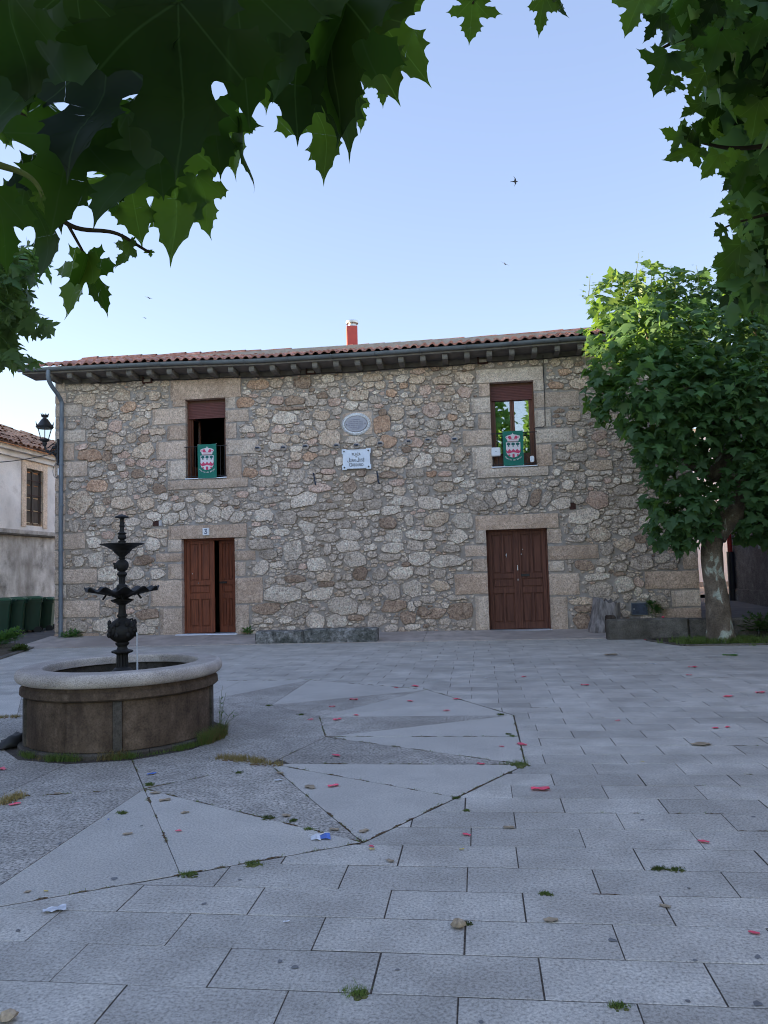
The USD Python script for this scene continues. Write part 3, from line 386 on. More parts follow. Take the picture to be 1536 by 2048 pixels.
def put(poly, prot, tone, name, clip=True, gap=0.012):
    poly = poly.simplify(0.003)
    if clip:
        w = inside(poly, 0)
        if w is None or not w[1].any(): return False
        hit = occ[w[0]] & w[1]; frac = hit.sum()/w[1].sum()
        if frac > 0.33: return False
        if frac > 0:
            near = [s[1] for s in stones if s[1].distance(poly) < gap]
            if near: poly = poly.difference(unary_union(near).buffer(gap))
            hb = [sbox(a-.02, c-.1, b+.02, d+.02) for a, b, c, d in HOLES]; poly = poly.difference(unary_union(hb))
            if poly.geom_type != 'Polygon':
                if poly.is_empty or not hasattr(poly, 'geoms'): return False
                poly = max(poly.geoms, key=lambda g: g.area)
            poly = poly.buffer(-.008).buffer(.008)
            if poly.is_empty or poly.geom_type != 'Polygon' or poly.area < .002 or poly.bounds[0] < XL or poly.bounds[2] > XR: return False
    w = inside(poly, gap)
    if w: occ[w[0]] |= w[1]
    stones.append((poly.area, poly, prot, tone, name)); return True
blocks = []
for name, reg, x0, y0, x1, y1 in BLOCKS:
    c = [rw(reg, x0, y1), rw(reg, x1, y1), rw(reg, x1, y0), rw(reg, x0, y0)]
    xa, xb = (c[0][0]+c[3][0])/2, (c[1][0]+c[2][0])/2; za, zb = (c[0][1]+c[1][1])/2, (c[2][1]+c[3][1])/2
    inner = 0
    for hx0, hx1, hz0, hz1 in HOLES:
        if name == 'jamb_stone' and za < hz1 and zb > hz0:
            if abs(xb-hx0) < .16: xb = hx0; inner = 1
            if abs(xa-hx1) < .16: xa = hx1; inner = 2
        if name == 'lintel' and abs(za-hz1) < .16 and xa < hx0 and xb > hx1: za = hz1; inner = 3
        if name == 'sill' and abs(zb-hz0) < .16 and xa < hx0+.05 and xb > hx1-.05: zb = hz0-.006; inner = 4
    if name == 'quoin':
        if xa < XL+.3: xa = XL-.012
        if xb > XR-.3: xb = XR+.012
    blocks.append((name, xa, xb, za, zb, inner)); w = inside(sbox(xa, za, xb, zb), .012)
    if w: occ[w[0]] |= w[1]
    stones.append(((xb-xa)*(zb-za), sbox(xa, za, xb, zb), 0, 'dressed', name))
for reg, txt in TR.items():
    s = REG[reg][2]
    for item in txt.split(';'):
        q = item.split(','); cx, cy, w, h = map(float, q[:4])
        if w == 0: continue
        rot = float(q[4]) if len(q) > 4 else rg.uniform(-4, 4); tone = TONE[q[5].strip()] if len(q) > 5 else None
        x, z = rw(reg, cx, cy); k = 0.01137*17.6/17.6/s
        depth = np.linalg.norm(aty(REG[reg][0]+cx/s, REG[reg][1]+cy/s, D)-[0, 0, EYE]); k = (aty(REG[reg][0]+cx/s+1, REG[reg][1]+cy/s, D)[0]-x)/s
        if tone == 'orange' and z < 3.2: tone = 'tan'
        if tone is None: tone = rg.choice(['grey', 'light', 'grey', 'tan' if z > 3.3 else 'light', 'brown', 'pink' if z > 3.3 else 'grey'], p=[.34, .22, .2, .12, .04, .08])
        put(stone_outline(x, z, w*k*1.03, h*k*1.03, rot, rg), rg.uniform(.026, .052), tone, 'stone')
for w0, h0, tries in ((.42, .24, 260), (.30, .16, 900), (.22, .11, 2500), (.16, .065, 8000), (.11, .045, 14000), (.075, .032, 14000)):
    for _ in range(tries):
        x, z = rg.uniform(XL+.05, XR-.05), rg.uniform(.1, 6.4)
        i, k = int((x-XL)/RES), int(z/RES)
        if occ[i, k]: continue
        w, h = w0*rg.uniform(.75, 1.25), h0*rg.uniform(.75, 1.25); hi, hk = int(w*.42/RES), int(h*.42/RES)
        if occ[max(0, i-hi):i+hi+1, max(0, k-1):k+2].any() or occ[max(0, i-1):i+2, max(0, k-hk):k+hk+1].any(): continue
        p = stone_outline(x, z, w, h, rg.uniform(-9, 9), rg); q = inside(p, 0)
        if q is None or (occ[q[0]] & q[1]).any() or p.bounds[0] < XL or p.bounds[2] > XR: continue
        put(p, rg.uniform(.014, .034), rg.choice(['grey', 'light', 'tan', 'brown', 'pink'], p=[.5, .25, .14, .05, .06]), 'stone', clip=False, gap=.009)
# let every stone grow towards its neighbours until only a narrow joint is left
from shapely.strtree import STRtree
cur = [s[1] for s in stones]; tree_ = STRtree(cur); holes_ = unary_union([sbox(a-.015, c-.1, b+.015, d+.015) for a, b, c, d in HOLES]); keep = {id(s[1]) for s in stones if s[4] != 'stone'}
face = Polygon([(XL, .06), (XR, .02), (XR, soffit(XR)-.13)]+[(x, soffit(x)-.13) for x in np.linspace(XR, XL, 30)][1:])
for i in sorted(range(len(stones)), key=lambda i: -stones[i][0]):
    if stones[i][4] != 'stone': continue
    gap = rg.uniform(.014, .024); g = cur[i].buffer(rg.uniform(.004, .020), join_style=2, mitre_limit=2.0); near = [cur[j].buffer(gap, quad_segs=1) for j in tree_.query(g.buffer(.05)) if j != i and cur[j].distance(g) < gap]
    if near: g = g.difference(unary_union(near))
    g = g.difference(holes_).intersection(face).buffer(-.004).buffer(.004, quad_segs=2)
    if g.geom_type != 'Polygon': g = max(g.geoms, key=lambda q: q.area) if hasattr(g, 'geoms') and len(g.geoms) else cur[i]
    if not g.is_empty and g.geom_type == 'Polygon' and not len(g.interiors): cur[i] = g
stones = [(c.area, c)+s[2:] for c, s in zip(cur, stones)]
# mortar face: a gently uneven sheet with the openings left out
xs = np.unique(np.round(np.r_[np.linspace(XL, XR, 230), [h[0] for h in HOLES], [h[1] for h in HOLES]], 4)); zs = np.unique(np.round(np.r_[np.linspace(-.15, 6.75, 110), [h[2] for h in HOLES], [h[3] for h in HOLES]], 4))
X, Z = np.meshgrid(xs, zs, indexing='ij'); nn = meshkit.fbm(np.stack([X*5, Z*5, 0*X], -1), 3, 3)
V = np.stack([X, D-.004-.012*(nn-.5)*2, Z], -1).reshape(-1, 3); nzc = len(zs); Fq = []
for i in range(len(xs)-1):
    for k in range(nzc-1):
        xm, zm = (xs[i]+xs[i+1])/2, (zs[k]+zs[k+1])/2
        if any(a < xm < b and c < zm < d for a, b, c, d in HOLES): continue
        Fq.append((i*nzc+k, (i+1)*nzc+k, (i+1)*nzc+k+1, i*nzc+k+1))
part('mortar_face', (V, np.array(Fq)), M['mortar'], house, smooth=True)
for name, xa, xb, za, zb, inner in blocks:
    g = .013; poly = sbox(xa+(0 if inner == 2 else g), za+(0 if inner == 3 else g), xb-(0 if inner == 1 else g), zb-g)
    pr = {'jamb_stone': .034, 'lintel': .045, 'sill': .05, 'quoin': .038, 'plaque_stone': .025}[name]+rg.uniform(-.004, .004)
    nx, nz_ = max(2, int((xb-xa)/.07)), max(2, int((zb-za)/.07))
    x0, z0, x1, z1 = poly.bounds; gxs, gzs = np.linspace(x0, x1, nx+1), np.linspace(z0, z1, nz_+1)
    A, B = np.meshgrid(gxs, gzs, indexing='ij'); edge = np.minimum(np.minimum(A-x0, x1-A)/.02, np.minimum(B-z0, z1-B)/.02).clip(0, 1)
    off = rg.uniform(0, 90); yy = D-pr+(1-edge)*.016-.014*(meshkit.fbm(np.stack([A*9+off, B*9, 0*A], -1), 2)-.5)
    jx = .022*(meshkit.noise(np.stack([0*A+off, B*11, 0*A], -1))-.5); jz = .018*(meshkit.noise(np.stack([A*11+off, 0*B+7, 0*A], -1))-.5)
    if inner == 1: jx = jx*(1-(A-x0)/(x1-x0))
    if inner == 2: jx = jx*(A-x0)/(x1-x0)
    if inner == 3: jz = jz*(B-z0)/(z1-z0)
    v = np.stack([A+jx, yy, B+jz], -1).reshape(-1, 3); m = nz_+1
    f = [(i*m+k, (i+1)*m+k, (i+1)*m+k+1, i*m+k+1) for i in range(nx) for k in range(nz_)]
    bd = [i*m for i in range(nx+1)]+[nx*m+k for k in range(1, m)]+[i*m+nz_ for i in range(nx-1, -1, -1)]+[k for k in range(nz_-1, 0, -1)]
    back = v[bd].copy(); back[:, 1] = D+.24; nb = len(bd); v = np.vstack([v, back]); o = (nx+1)*m
    f += [(bd[i], o+i, o+(i+1) % nb, bd[(i+1) % nb]) for i in range(nb)]
    part(name, (v, np.array(f)), M[rg.choice(['dressed', 'dressed_grey', 'dressed_brown'], p=[.45, .38, .17])], house)
small = []
plainst = sorted([s for s in stones if s[4] == 'stone'], key=lambda s: -s[0])
for i, (a, poly, prot, tone, name) in enumerate(plainst):
    m = stone_mesh(poly, prot, rg, dome=min(.008, .03*math.sqrt(a)), step=.05 if i < 300 else .035)
    if i < 300: part('stone', m, M[tone], house, smooth=50)
    else: small.append((tone, m))
for tone in ('grey', 'light', 'tan', 'brown', 'pink', 'orange'):
    ms = [m for t, m in small if t == tone]
    if ms: part('small_stones_'+tone, merge(ms), M[tone], house, smooth=50, kind='stuff')
# walls behind the face, floor and reveals
BACK = 22.3
part('side_wall', bx(XL, XL+.35, D+.25, BACK, -.15, 6.9), M['mortar'], house); part('side_wall', bx(XR-.35, XR, D+.25, BACK, -.15, 6.9), M['mortar'], house)
part('rear_wall', bx(XL, XR, BACK, BACK+.35, -.15, 6.9), M['mortar'], house)
part('rear_wing', bx(-1.0, XR-.01, BACK+.36, 27.6, -.15, 6.0), M['mortar'], house); part('wing_roof', (np.array([(-1.4, BACK+.3, 6.35), (XR+.4, BACK+.3, 6.35), (XR+.4, 28, 5.95), (-1.4, 28, 5.95)]), np.array([(0, 1, 2, 3)])), M['tile'], house)
part('upper_floor', bx(XL+.35, XR-.35, D+.25, BACK, 3.0, 3.3), M['dark_room'], house); part('ground_floor', bx(XL+.35, XR-.35, D+.02, BACK, -.12, .075), M['dark_room'], house)
part('attic_floor', bx(XL+.35, XR-.35, D+.25, BACK, 6.12, 6.25), M['dark_room'], house)
part('partition', bx(XL+.35, XR-.35, 20.6, 20.7, .075, 6.12), M['dark_room'], house)
ms = []
rects = unary_union([sbox(XL, -.15, XR, 6.9)]).difference(unary_union([sbox(a-.004, c-.004, b+.004, d+.004) for a, b, c, d in HOLES]))
fv, ff = tri(rects)
ms.append((np.c_[fv[:, 0], np.full(len(fv), D+.245), fv[:, 1]], ff[:, ::-1]))
for a, b, c, d in HOLES:
    for q in ((a-.004, a-.004, c, d), (b+.004, b+.004, c, d)): ms.append((np.array([(q[0], D, c), (q[0], D+.25, c), (q[0], D+.25, d), (q[0], D, d)]), np.array([(0, 1, 2, 3)])))
    ms.append((np.array([(a, D, c-.005), (b, D, c-.005), (b, D+.25, c-.005), (a, D+.25, c-.005)]), np.array([(0, 1, 2, 3)])))
part('reveal_mortar', merge(ms), M['mortar'], house)
# doors
def leafdoor(name, x0, x1, z0, z1, y, matl, parent, hinge=None, swing=0.0, label=None, extra=None):
    """A panelled door leaf: two tall panels over a wide one over two low ones."""
    W, Hh = x1-x0, z1-z0; st = .085; sub = []
    t = thing_sub(name, parent, label)
    def add(nm, m, mm=matl):
        v, f = m; v = np.array(v, float)
        if swing: o = np.array([hinge, y, 0]); v = (v-o) @ rotz(swing).T+o
        part(nm, (v, f), mm, t)
    zz = [z0+.15, z0+Hh*.365, z0+Hh*.425, z0+Hh*.515, z0+Hh*.565, z1-.075]
    add('stile', cbox(x0, x0+st, y, y+.05, z0, z1)); add('stile', cbox(x1-st, x1, y, y+.05, z0, z1))
    xm = (x0+x1)/2
    for a, b in ((z0, zz[0]), (zz[1], zz[2]), (zz[3], zz[4]), (zz[5], z1)): add('rail', cbox(x0+st+.001, x1-st-.001, y+.002, y+.048, a, b))
    for a, b in ((zz[0], zz[1]), (zz[4], zz[5])): add('mullion', cbox(xm-.03, xm+.03, y+.003, y+.047, a+.001, b-.001))
    for a, b, c, d in ((x0+st, xm-.03, zz[0], zz[1]), (xm+.03, x1-st, zz[0], zz[1]), (x0+st, x1-st, zz[2], zz[3]), (x0+st, xm-.03, zz[4], zz[5]), (xm+.03, x1-st, zz[4], zz[5])):
        add('panel', merge([bx(a, b, y+.028, y+.04, c, d), cbox(a+.028, b-.028, y+.010, y+.03, c+.028, d-.028, .012)]))
    return t, add
def thing_sub(name, parent, label=None):
    p = path_for(name, parent); UsdGeom.Xform.Define(stage, p); data(stage.GetPrimAtPath(p), label); return p
yD = D+.15
x0, x1, z0, z1 = DOORS[0]
part('door_frame', merge([cbox(x0, x0+.05, yD-.01, yD+.09, z0, z1-.05), cbox(x1-.04, x1, yD-.01, yD+.09, z0, z1-.05), cbox(x0, x1, yD-.01, yD+.09, z1-.05, z1)]), M['door'], house)
xs_ = px2 = x0+.05+(x1-x0)*.515
t, add = leafdoor('door', x0+.055, xs_, z0+.015, z1-.052, yD, M['door'], house, label='closed leaf of the varnished brown door')
add('cover_strip', cbox(xs_-.005, xs_+.025, yD-.012, yD+.03, z0+.03, z1-.06)); add('door_knob', tf(trimesh.creation.icosphere(2, .014), t=(x0+.21, yD-.02, z0+1.42)), M['white']); add('keyhole_plate', cbox(x0+.345, x0+.36, yD-.004, yD+.002, z0+1.17, z0+1.21), M['zinc'])
t, add = leafdoor('door', xs_+.085, x1-.045, z0+.015, z1-.052, yD+.04, M['door'], house, hinge=x1-.045, swing=-.20, label='right leaf of the brown door, standing ajar')
add('letter_slot', cbox(xs_+.10, xs_+.29, yD+.015, yD+.045, z0+1.17, z0+1.215), M['black_iron'])
part('threshold', cbox(x0-.13, x1+.06, D-.14, D+.22, z0-.06, z0+.004, .01), M['marble'], house)
x0, x1, z0, z1 = DOORS[1]
part('door_frame', merge([cbox(x0, x0+.035, yD-.01, yD+.09, z0, z1-.04), cbox(x1-.035, x1, yD-.01, yD+.09, z0, z1-.04), cbox(x0, x1, yD-.01, yD+.09, z1-.04, z1)]), M['door_old'], house)
xm = x0+(x1-x0)*.50
t, add = leafdoor('door', x0+.04, xm-.003, z0+.015, z1-.042, yD, M['door_old'], house, label='weathered left leaf of the dark brown door')
add('door_knob', merge([tf(trimesh.creation.icosphere(2, .016), t=(x0+.44, yD-.02, z0+1.68)), cbox(x0+.436, x0+.446, yD-.012, yD+.002, z0+1.63, z0+1.72)]), M['white'])
t, add = leafdoor('door', xm+.003, x1-.04, z0+.015, z1-.042, yD, M['door_old'], house, label='weathered right leaf of the dark brown door')
add('cover_strip', cbox(xm-.03, xm+.035, yD-.014, yD+.01, z0+.03, z1-.05)); add('letter_slot', cbox(xm+.07, xm+.26, yD-.016, yD+.005, z0+1.19, z0+1.245), M['black_iron'])
add('lock_plate', cbox(xm-.012, xm+.012, yD-.02, yD-.01, z0+1.33, z0+1.45), M['steel']); add('lock_plate', cbox(xm-.01, xm+.01, yD-.02, yD-.01, z0+1.10, z0+1.14), M['steel'])
for q in ((.13, 1.80), (.095, 1.69)): add('screw_head', tf(trimesh.creation.icosphere(1, .012), t=(xm+q[0], yD-.003, z0+q[1])), M['white'])
part('threshold', cbox(x0-.02, x1+.02, D-.13, D+.22, z0-.06, z0+.004, .01), M['marble'], house)
# windows with roller shutters and thin railings
def window(x0, x1, z0, z1, shut, open_):
    y = D+.16; w = thing_sub('window', house, 'open window with its shutter raised a little way up' if open_ else 'closed window with brown shutter above two reflecting panes'); fr = .065
    part('frame', merge([cbox(x0, x0+fr, y, y+.08, z0, z1-.10), cbox(x1-fr, x1, y, y+.08, z0, z1-.10), cbox(x0, x1, y, y+.08, z1-.10, z1), cbox(x0, x1, y, y+.08, z0, z0+.05)]), M['frame'], w)
    zt = z1-.07; zb = z1-shut; k = int((zt-zb)/.035)
    for i in range(k):
        a = zt-(i+1)*(zt-zb)/k; part('shutter_slat', cbox(x0+.03, x1-.03, y-.035, y-.018, a+.002, a+(zt-zb)/k-.001, .006), M['shutter'], w)
    part('shutter_guide', merge([cbox(x0+.002, x0+.032, y-.05, y-.002, z0, z1-.02), cbox(x1-.032, x1-.002, y-.05, y-.002, z0, z1-.02)]), M['frame'], w)
    part('shutter_foot', cbox(x0+.032, x1-.032, y-.045, y-.012, zb-.035, zb), M['shutter'], w)
    zt2 = zb-.0
    def sash(a, b, nm='sash', rot=0, hinge=0):
        s = .05; ms = [cbox(a, a+s, y+.01, y+.07, z0+.05, zt2), cbox(b-s, b, y+.01, y+.07, z0+.05, zt2), cbox(a, b, y+.012, y+.068, z0+.05, z0+.34), cbox(a, b, y+.012, y+.068, zt2-.03, zt2)]
        pn = bx(a+s, b-s, y+.036, y+.042, z0+.34, zt2-.03)
        o = np.array([hinge, y+.04, 0]); R = rotz(rot)
        if rot: ms = [((np.asarray(v)-o) @ R.T+o, f) for v, f in ms]; pn = ((pn[0]-o) @ R.T+o, pn[1])
        part(nm, merge(ms), M['frame'], w); part('pane', pn, M['glass'], w)
    xm = (x0+x1)/2
    if open_: sash(x0+fr+.01, xm, rot=1.45, hinge=x0+fr+.01); sash(xm, x1-fr-.01, rot=-1.48, hinge=x1-fr-.01)
    else: sash(x0+fr, xm-.002); sash(xm+.002, x1-fr)
    part('window_ledge', cbox(x0-.015, x1+.015, D-.05, D+.16, z0-.001, z0+.022), M['marble'], w)
    r = thing_sub('railing', house, 'thin black iron railing across the %s window' % ('open' if open_ else 'closed')); yr = D-.02; zt = z0+.78
    part('handrail', tube([(x0-.03, yr, zt), (x1+.03, yr, zt)], .011, 6), M['black_iron'], r); part('bottom_rail', tube([(x0-.02, yr, z0+.06), (x1+.02, yr, z0+.06)], .008, 6), M['black_iron'], r)
    for i in range(10): xx = x0+.03+(x1-x0-.06)*i/9; part('bar', tube([(xx, yr, z0+.02), (xx, yr, zt)], .0065, 6), M['black_iron'], r)
window(*WINS[0], .42, True); window(*WINS[1], .37, False)
# eaves, gutter, roof
xe = np.linspace(-10.72, 5.25, 60)
def strip(xs, y0, y1, z0f, z1f):
    n = len(xs); v = np.vstack([np.c_[xs, np.full(n, y0), z0f(xs)], np.c_[xs, np.full(n, y1), z1f(xs)]])
    return v, np.array([(i, i+1, n+i+1, n+i) for i in range(n-1)])
part('soffit', merge([strip(xe, 17.04, D+.02, lambda x: soffit(x)+.02, soffit), strip(xe, 17.04, 17.04, lambda x: soffit(x)+.02, lambda x: eave(x)+.055)]), M['soffit'], house)
part('wall_head', merge([strip(np.linspace(XL-.01, XR+.01, 60), D-.012, D-.012, lambda x: soffit(x)-.12, soffit), strip(np.linspace(XL-.01, XR+.01, 60), D-.012, D+.01, lambda x: soffit(x)-.12, lambda x: soffit(x)-.125)]), M['soffit'], house)
for i in range(31):
    x = -10.05+.4985*i; s = soffit(x)
    prof = Polygon([(17.10, s+.03), (17.10, s-.065), (17.13, s-.10), (17.2, s-.115), (D, s-.12), (D, s+.03)])
    v, f = prism(prof, -.062, .062, .006); part('corbel', (np.c_[v[:, 2]+x, v[:, 0], v[:, 1]], f), M['corbel'], house)
ga = np.linspace(math.pi, 2*math.pi, 9); pro = [(17.0+.072*math.cos(a), .075*math.sin(a)) for a in ga]+[(17.0+.060*math.cos(a), .063*math.sin(a)) for a in ga[::-1]]
xg = np.linspace(-10.8, 5.3, 70); v = np.array([[(x, p[0], eave(x)+.045+p[1]) for p in pro] for x in xg]).reshape(-1, 3); n = len(pro)
f = [(i*n+j, i*n+(j+1) % n, (i+1)*n+(j+1) % n, (i+1)*n+j) for i in range(len(xg)-1) for j in range(n)]+[(0, 8, 9, 17), (0, 0, 0, 0)][:1]
gut = part('gutter', (v, np.array(f)), M['zinc_dark'], house, smooth=40)
for x in np.arange(-10.3, 5.2, 1.02): part('gutter_bracket', tube([(x, 17.0+.08*math.cos(a), eave(x)+.045+.083*math.sin(a)) for a in np.linspace(math.pi*.98, 2*math.pi, 10)], .009, 5), M['zinc_dark'], gut)
A_, B_ = aty(125, 745, 17.0), aty(124, 768, 17.2)
dp = smoothline([(-10.02, 17.0, eave(-10)+.0), (-10.02, 17.02, 6.25), (-9.99, 17.3, 6.02), (-9.97, D-.10, 5.82)], 14)
part('downpipe', tube(np.vstack([dp, [(-9.97, D-.10, 5.5), (-9.985, D-.10, 3.0), (-9.975, D-.10, .14)]]), .05, 12), M['zinc'], house, smooth=40)
for z in (5.4, 4.3, 3.3, 2.2, 1.1, .5): part('pipe_clamp', tf(lathe([(.053, -.02), (.062, -.02), (.062, .02), (.053, .02)], 14), t=(-9.977, D-.10, z)), M['zinc'], house)
SL = math.tan(math.radians(17.7)); Y0, YR = 16.98, 19.85
def zroof(x, y): return eave(x)+.075+(y-Y0)*SL
part('roof_deck', merge([strip(xe, Y0+.08, YR, lambda x: zroof(x, Y0+.08)-.05, lambda x: zroof(x, YR)-.05), strip(xe, YR, 22.9, lambda x: zroof(x, YR)-.05, lambda x: zroof(x, YR)-.05-3.05*SL)]), M['soffit'], house)
for gxx, nm in ((XL, 0), (XR-.35, 1)):
    gp = Polygon([(D+.25, 6.2), (BACK, 6.2), (BACK, 6.6), (YR, zroof(gxx, YR)-.07), (D+.25, zroof(gxx, D+.25)-.07)]); v, f = prism(gp, gxx, gxx+.35, .002); part('gable', (np.c_[v[:, 2], v[:, 0], v[:, 1]], f), M['mortar'], house)
roof = thing_sub('roof', house)
PIT, LEN = .205, .40
u = np.linspace(0, 1, 8); profz = .055*np.sin(np.clip((u-.30)/.70, 0, 1)*math.pi)+.004
def rtile(x, y, rr):
    z = zroof(x, y); L = LEN+.03; j = rr.normal(0, 1, 4)*[.006, .008, .006, .004]; w = PIT*1.06
    v = []
    for yy, dz in ((0, .030), (0, .010), (L, -.004)):
        for uu, pz in zip(u, profz): v.append(((uu-.5)*w+j[0]+j[3]*yy, yy, pz+dz+yy*SL+(j[2] if yy == 0 else 0)))
    v = np.array(v); n = len(u); lo = v[:n].copy(); v = np.vstack([v[:n], v[n:2*n]-[0, 0, .012], v[2*n:]])
    f = [(i, i+1, 2*n+i+1, 2*n+i) for i in range(n-1)]+[(n+i, n+i+1, i+1, i) for i in range(n-1)]
    return v+np.array([x, y+j[1], z]), np.array(f)
rr = np.random.default_rng(5); nt = 0; rest = []; ncol = int((5.2+10.68)/PIT)
for row in range(7):
    for c in range(ncol):
        m = rtile(-10.62+(c+.5)*PIT, Y0-.03+row*LEN, rr)
        if nt < 300: part('tile', m, M['tile'], roof, smooth=60); nt += 1
        else: rest.append(m)
for row in range(8):
    for c in range(ncol):
        v, f = rtile(-10.62+(c+.5)*PIT, YR-.05, rr); yl = YR+.05+row*LEN
        v = np.array(v); dy = v[:, 1]-(YR-.05); v[:, 2] -= dy*SL*2; v[:, 1] = yl+dy; v[:, 2] -= row*LEN*SL; rest.append((v, f[:, ::-1]))
part('far_tiles', merge(rest), M['tile'], roof, smooth=60, kind='stuff')
for i in range(38):
    x = -10.66+i*.42; z = zroof(x, YR)+.02; a = np.linspace(-.15*math.pi, 1.15*math.pi, 9); rj = rr.normal(0, .006, 3)
    v = np.vstack([[(x-.01, YR+.11*math.cos(t)+rj[0], z+.10*math.sin(t)-.01+rj[1]) for t in a], [(x+.44, YR+.125*math.cos(t)+rj[0], z+.115*math.sin(t)-.01+rj[2]) for t in a]])
    part('ridge_tile', (v, np.array([(k, k+1, 9+k+1, 9+k) for k in range(8)])), M['tile'], roof, smooth=True)
# chimney
yc = 20.6; a, b = aty(690.5, 655, yc), aty(716, 655, yc); cw = b[0]-a[0]
ch = thing_sub('chimney', house); cxm = (a[0]+b[0])/2
v, f = cbox(-cw*.42, cw*.42, -cw*.42, cw*.42, 6.5, a[2], .012); part('stack', (v @ rotz(.22).T+[cxm, yc, 0], f), M['chimney'], ch)
zc = a[2]; part('cowl', tf(lathe([(.0, 0), (.12, 0), (.12, .05), (.10, .055), (.10, .085), (.17, .09), (.175, .11), (.175, .15), (.165, .16), (.0, .175)], 24), t=(cxm+.02, yc, zc)), M['steel'], ch, smooth=40)
# fittings of the front
xx = np.linspace(-9.25, 4.7, 60)
part('eaves_cable', tube(np.c_[xx, np.full(60, D-.05), soffit(xx)-.135+.01*np.sin(xx*3)], .010, 5), M['cable'], house)
cp = [wall(1086, 712), wall(1087, 760), wall(1089, 800), wall(1090, 845), (wall(1089, 853)), wall(1080, 855), wall(1068, 858)]
part('drop_cable', tube(smoothline([(x, D-.045, z) for x, z in cp], 30), .009, 5), M['cable'], house)
for nm, px0, py0, px1, py1 in (('brick', 287, 757, 306, 767), ('brick', 613, 740, 632, 749), ('brick', 955, 717, 976, 728)):
    a, b = wall(px0, py1), wall(px1, py0); q = thing_sub('anchor_brick', house)
    part('brick_body', merge([cbox(a[0]+.035, b[0]-.035, D-.07, D, a[1]+.02, b[1]-.03)]), M['brick_pale'], q); part('iron_strap', merge([cbox(a[0], a[0]+.03, D-.085, D, a[1]-.0, b[1]+.04), cbox(b[0]-.03, b[0], D-.085, D, a[1], b[1]+.04), cbox(a[0], b[0], D-.08, D-.02, a[1]-.015, a[1]+.012)]), M['rust'], q)
for px_, py_ in ((516.6, 897), (568, 896), (612, 893.7), (674, 892), (713.5, 891.5), (761, 888), (818, 884), (856, 881), (909, 879.5)):
    x, z = wall(px_, py_); q = thing_sub('cable_clamp', house)
    part('mortar_patch', tf(trimesh.creation.icosphere(2, 1.0), R=np.diag([.085, .035, .07]), t=(x, D-.045, z-.005)), M['concrete'], q, smooth=True); part('iron_plug', cbox(x-.045, x+.045, D-.125, D-.05, z-.012, z+.022, .012), M['meter'], q)
for px0, py0, px1, py1 in ((629, 947, 632, 969), (755, 943, 757.5, 965)):
    a, b = wall(px0, py0), wall(px1, py1); part('iron_peg', tube([(a[0], D-.11, a[1]), (b[0], D-.06, b[1]), (b[0]+.02, D+.02, b[1]-.03)], .018, 6), M['meter'], house)
a, b = wall(307, 1052), wall(318, 1041); part('vent_brick', bx(a[0], b[0], D-.02, D+.01, a[1], b[1]), M['rust'], house); part('vent_tile', bx(b[0]+.003, b[0]+.075, D-.018, D+.01, a[1]+.0, b[1]+.01), M['plaster'], house)
a, b = wall(1139, 1019), wall(1151, 1005); part('vent_brick', bx(a[0], b[0], D-.02, D+.01, a[1], b[1]), M['rust'], house)
a, b = wall(1263, 1230), wall(1294, 1205); q = thing_sub('meter_box', house); part('box_door', cbox(a[0]+.015, b[0]-.015, D-.06, D, a[1]+.015, b[1]-.015), M['meter'], q); part('box_frame', merge([cbox(a[0], a[0]+.014, D-.055, D, a[1], b[1]), cbox(b[0]-.014, b[0], D-.055, D, a[1], b[1]), cbox(a[0]+.0145, b[0]-.0145, D-.054, D, a[1], a[1]+.014), cbox(a[0]+.0145, b[0]-.0145, D-.054, D, b[1]-.014, b[1])]), M['zinc'], q)
part('lock', tf(trimesh.creation.cylinder(.012, .01), R=rotx(math.pi/2), t=(a[0]+.05, D-.065, (a[1]+b[1])/2)), M['steel'], q)
# number tile, plaques, banners, boxes
a, b = wall(407.5, 1071), wall(420, 1056); t = thing('house_number', 'small white tile with number 3 above the left door', 'house number')
part('tile', cbox(a[0], b[0], D-.085, D-.03, a[1], b[1]), M['white'], t)
tm = meshkit.text_mesh('3', (b[1]-a[1])*.60, .003, bold=True); v = np.array(tm.vertices); w = v[:, 0].max()-v[:, 0].min()
part('numeral', (np.c_[v[:, 0]-v[:, 0].min()+(a[0]+b[0])/2-w/2, D-.085-v[:, 2], v[:, 1]+a[1]+(b[1]-a[1])*.2], tm.faces), M['blue_letter'], t)
def wtext(s, cx, z, hgt, y, matl, parent, name, width=None, bold=False):
    tm = meshkit.text_mesh(s, hgt, .004, bold=bold); v = np.array(tm.vertices); w = v[:, 0].max()-v[:, 0].min(); k = width/w if width else 1
    return part(name, (np.c_[(v[:, 0]-v[:, 0].min()-w/2)*k+cx, y-v[:, 2], v[:, 1]+z], tm.faces), matl, parent)
a, b = wall(685.5, 941), wall(742, 897); t = thing('street_sign', 'white marble street name sign reading PLAZA DE JUAN JOSE GREGORIO', 'sign'); cx = (a[0]+b[0])/2; W, Hh = b[0]-a[0], b[1]-a[1]; zb = a[1]
e = .055; pl = unary_union([sbox(a[0]+.02, zb+.02, b[0]-.02, b[1]-.02)]+[sbox(x-e, z-e, x+e, z+e) for x in (a[0]+e, b[0]-e) for z in (zb+e, b[1]-e)])
part('plate', wprism(pl, D-.08, D-.02, .004), M['marble'], t)
part('moulding', merge([bx(a[0]+.03, b[0]-.03, D-.084, D-.08, z-.004, z+.004) for z in (zb+.035, b[1]-.035)]), M['marble'], t)
for x in (a[0]+e, b[0]-e):
    for z in (zb+e, b[1]-e): part('bolt', tf(trimesh.creation.cylinder(.017, .02, sections=10), R=rotx(math.pi/2), t=(x, D-.084, z)), M['black_iron'], t)
yt = D-.081
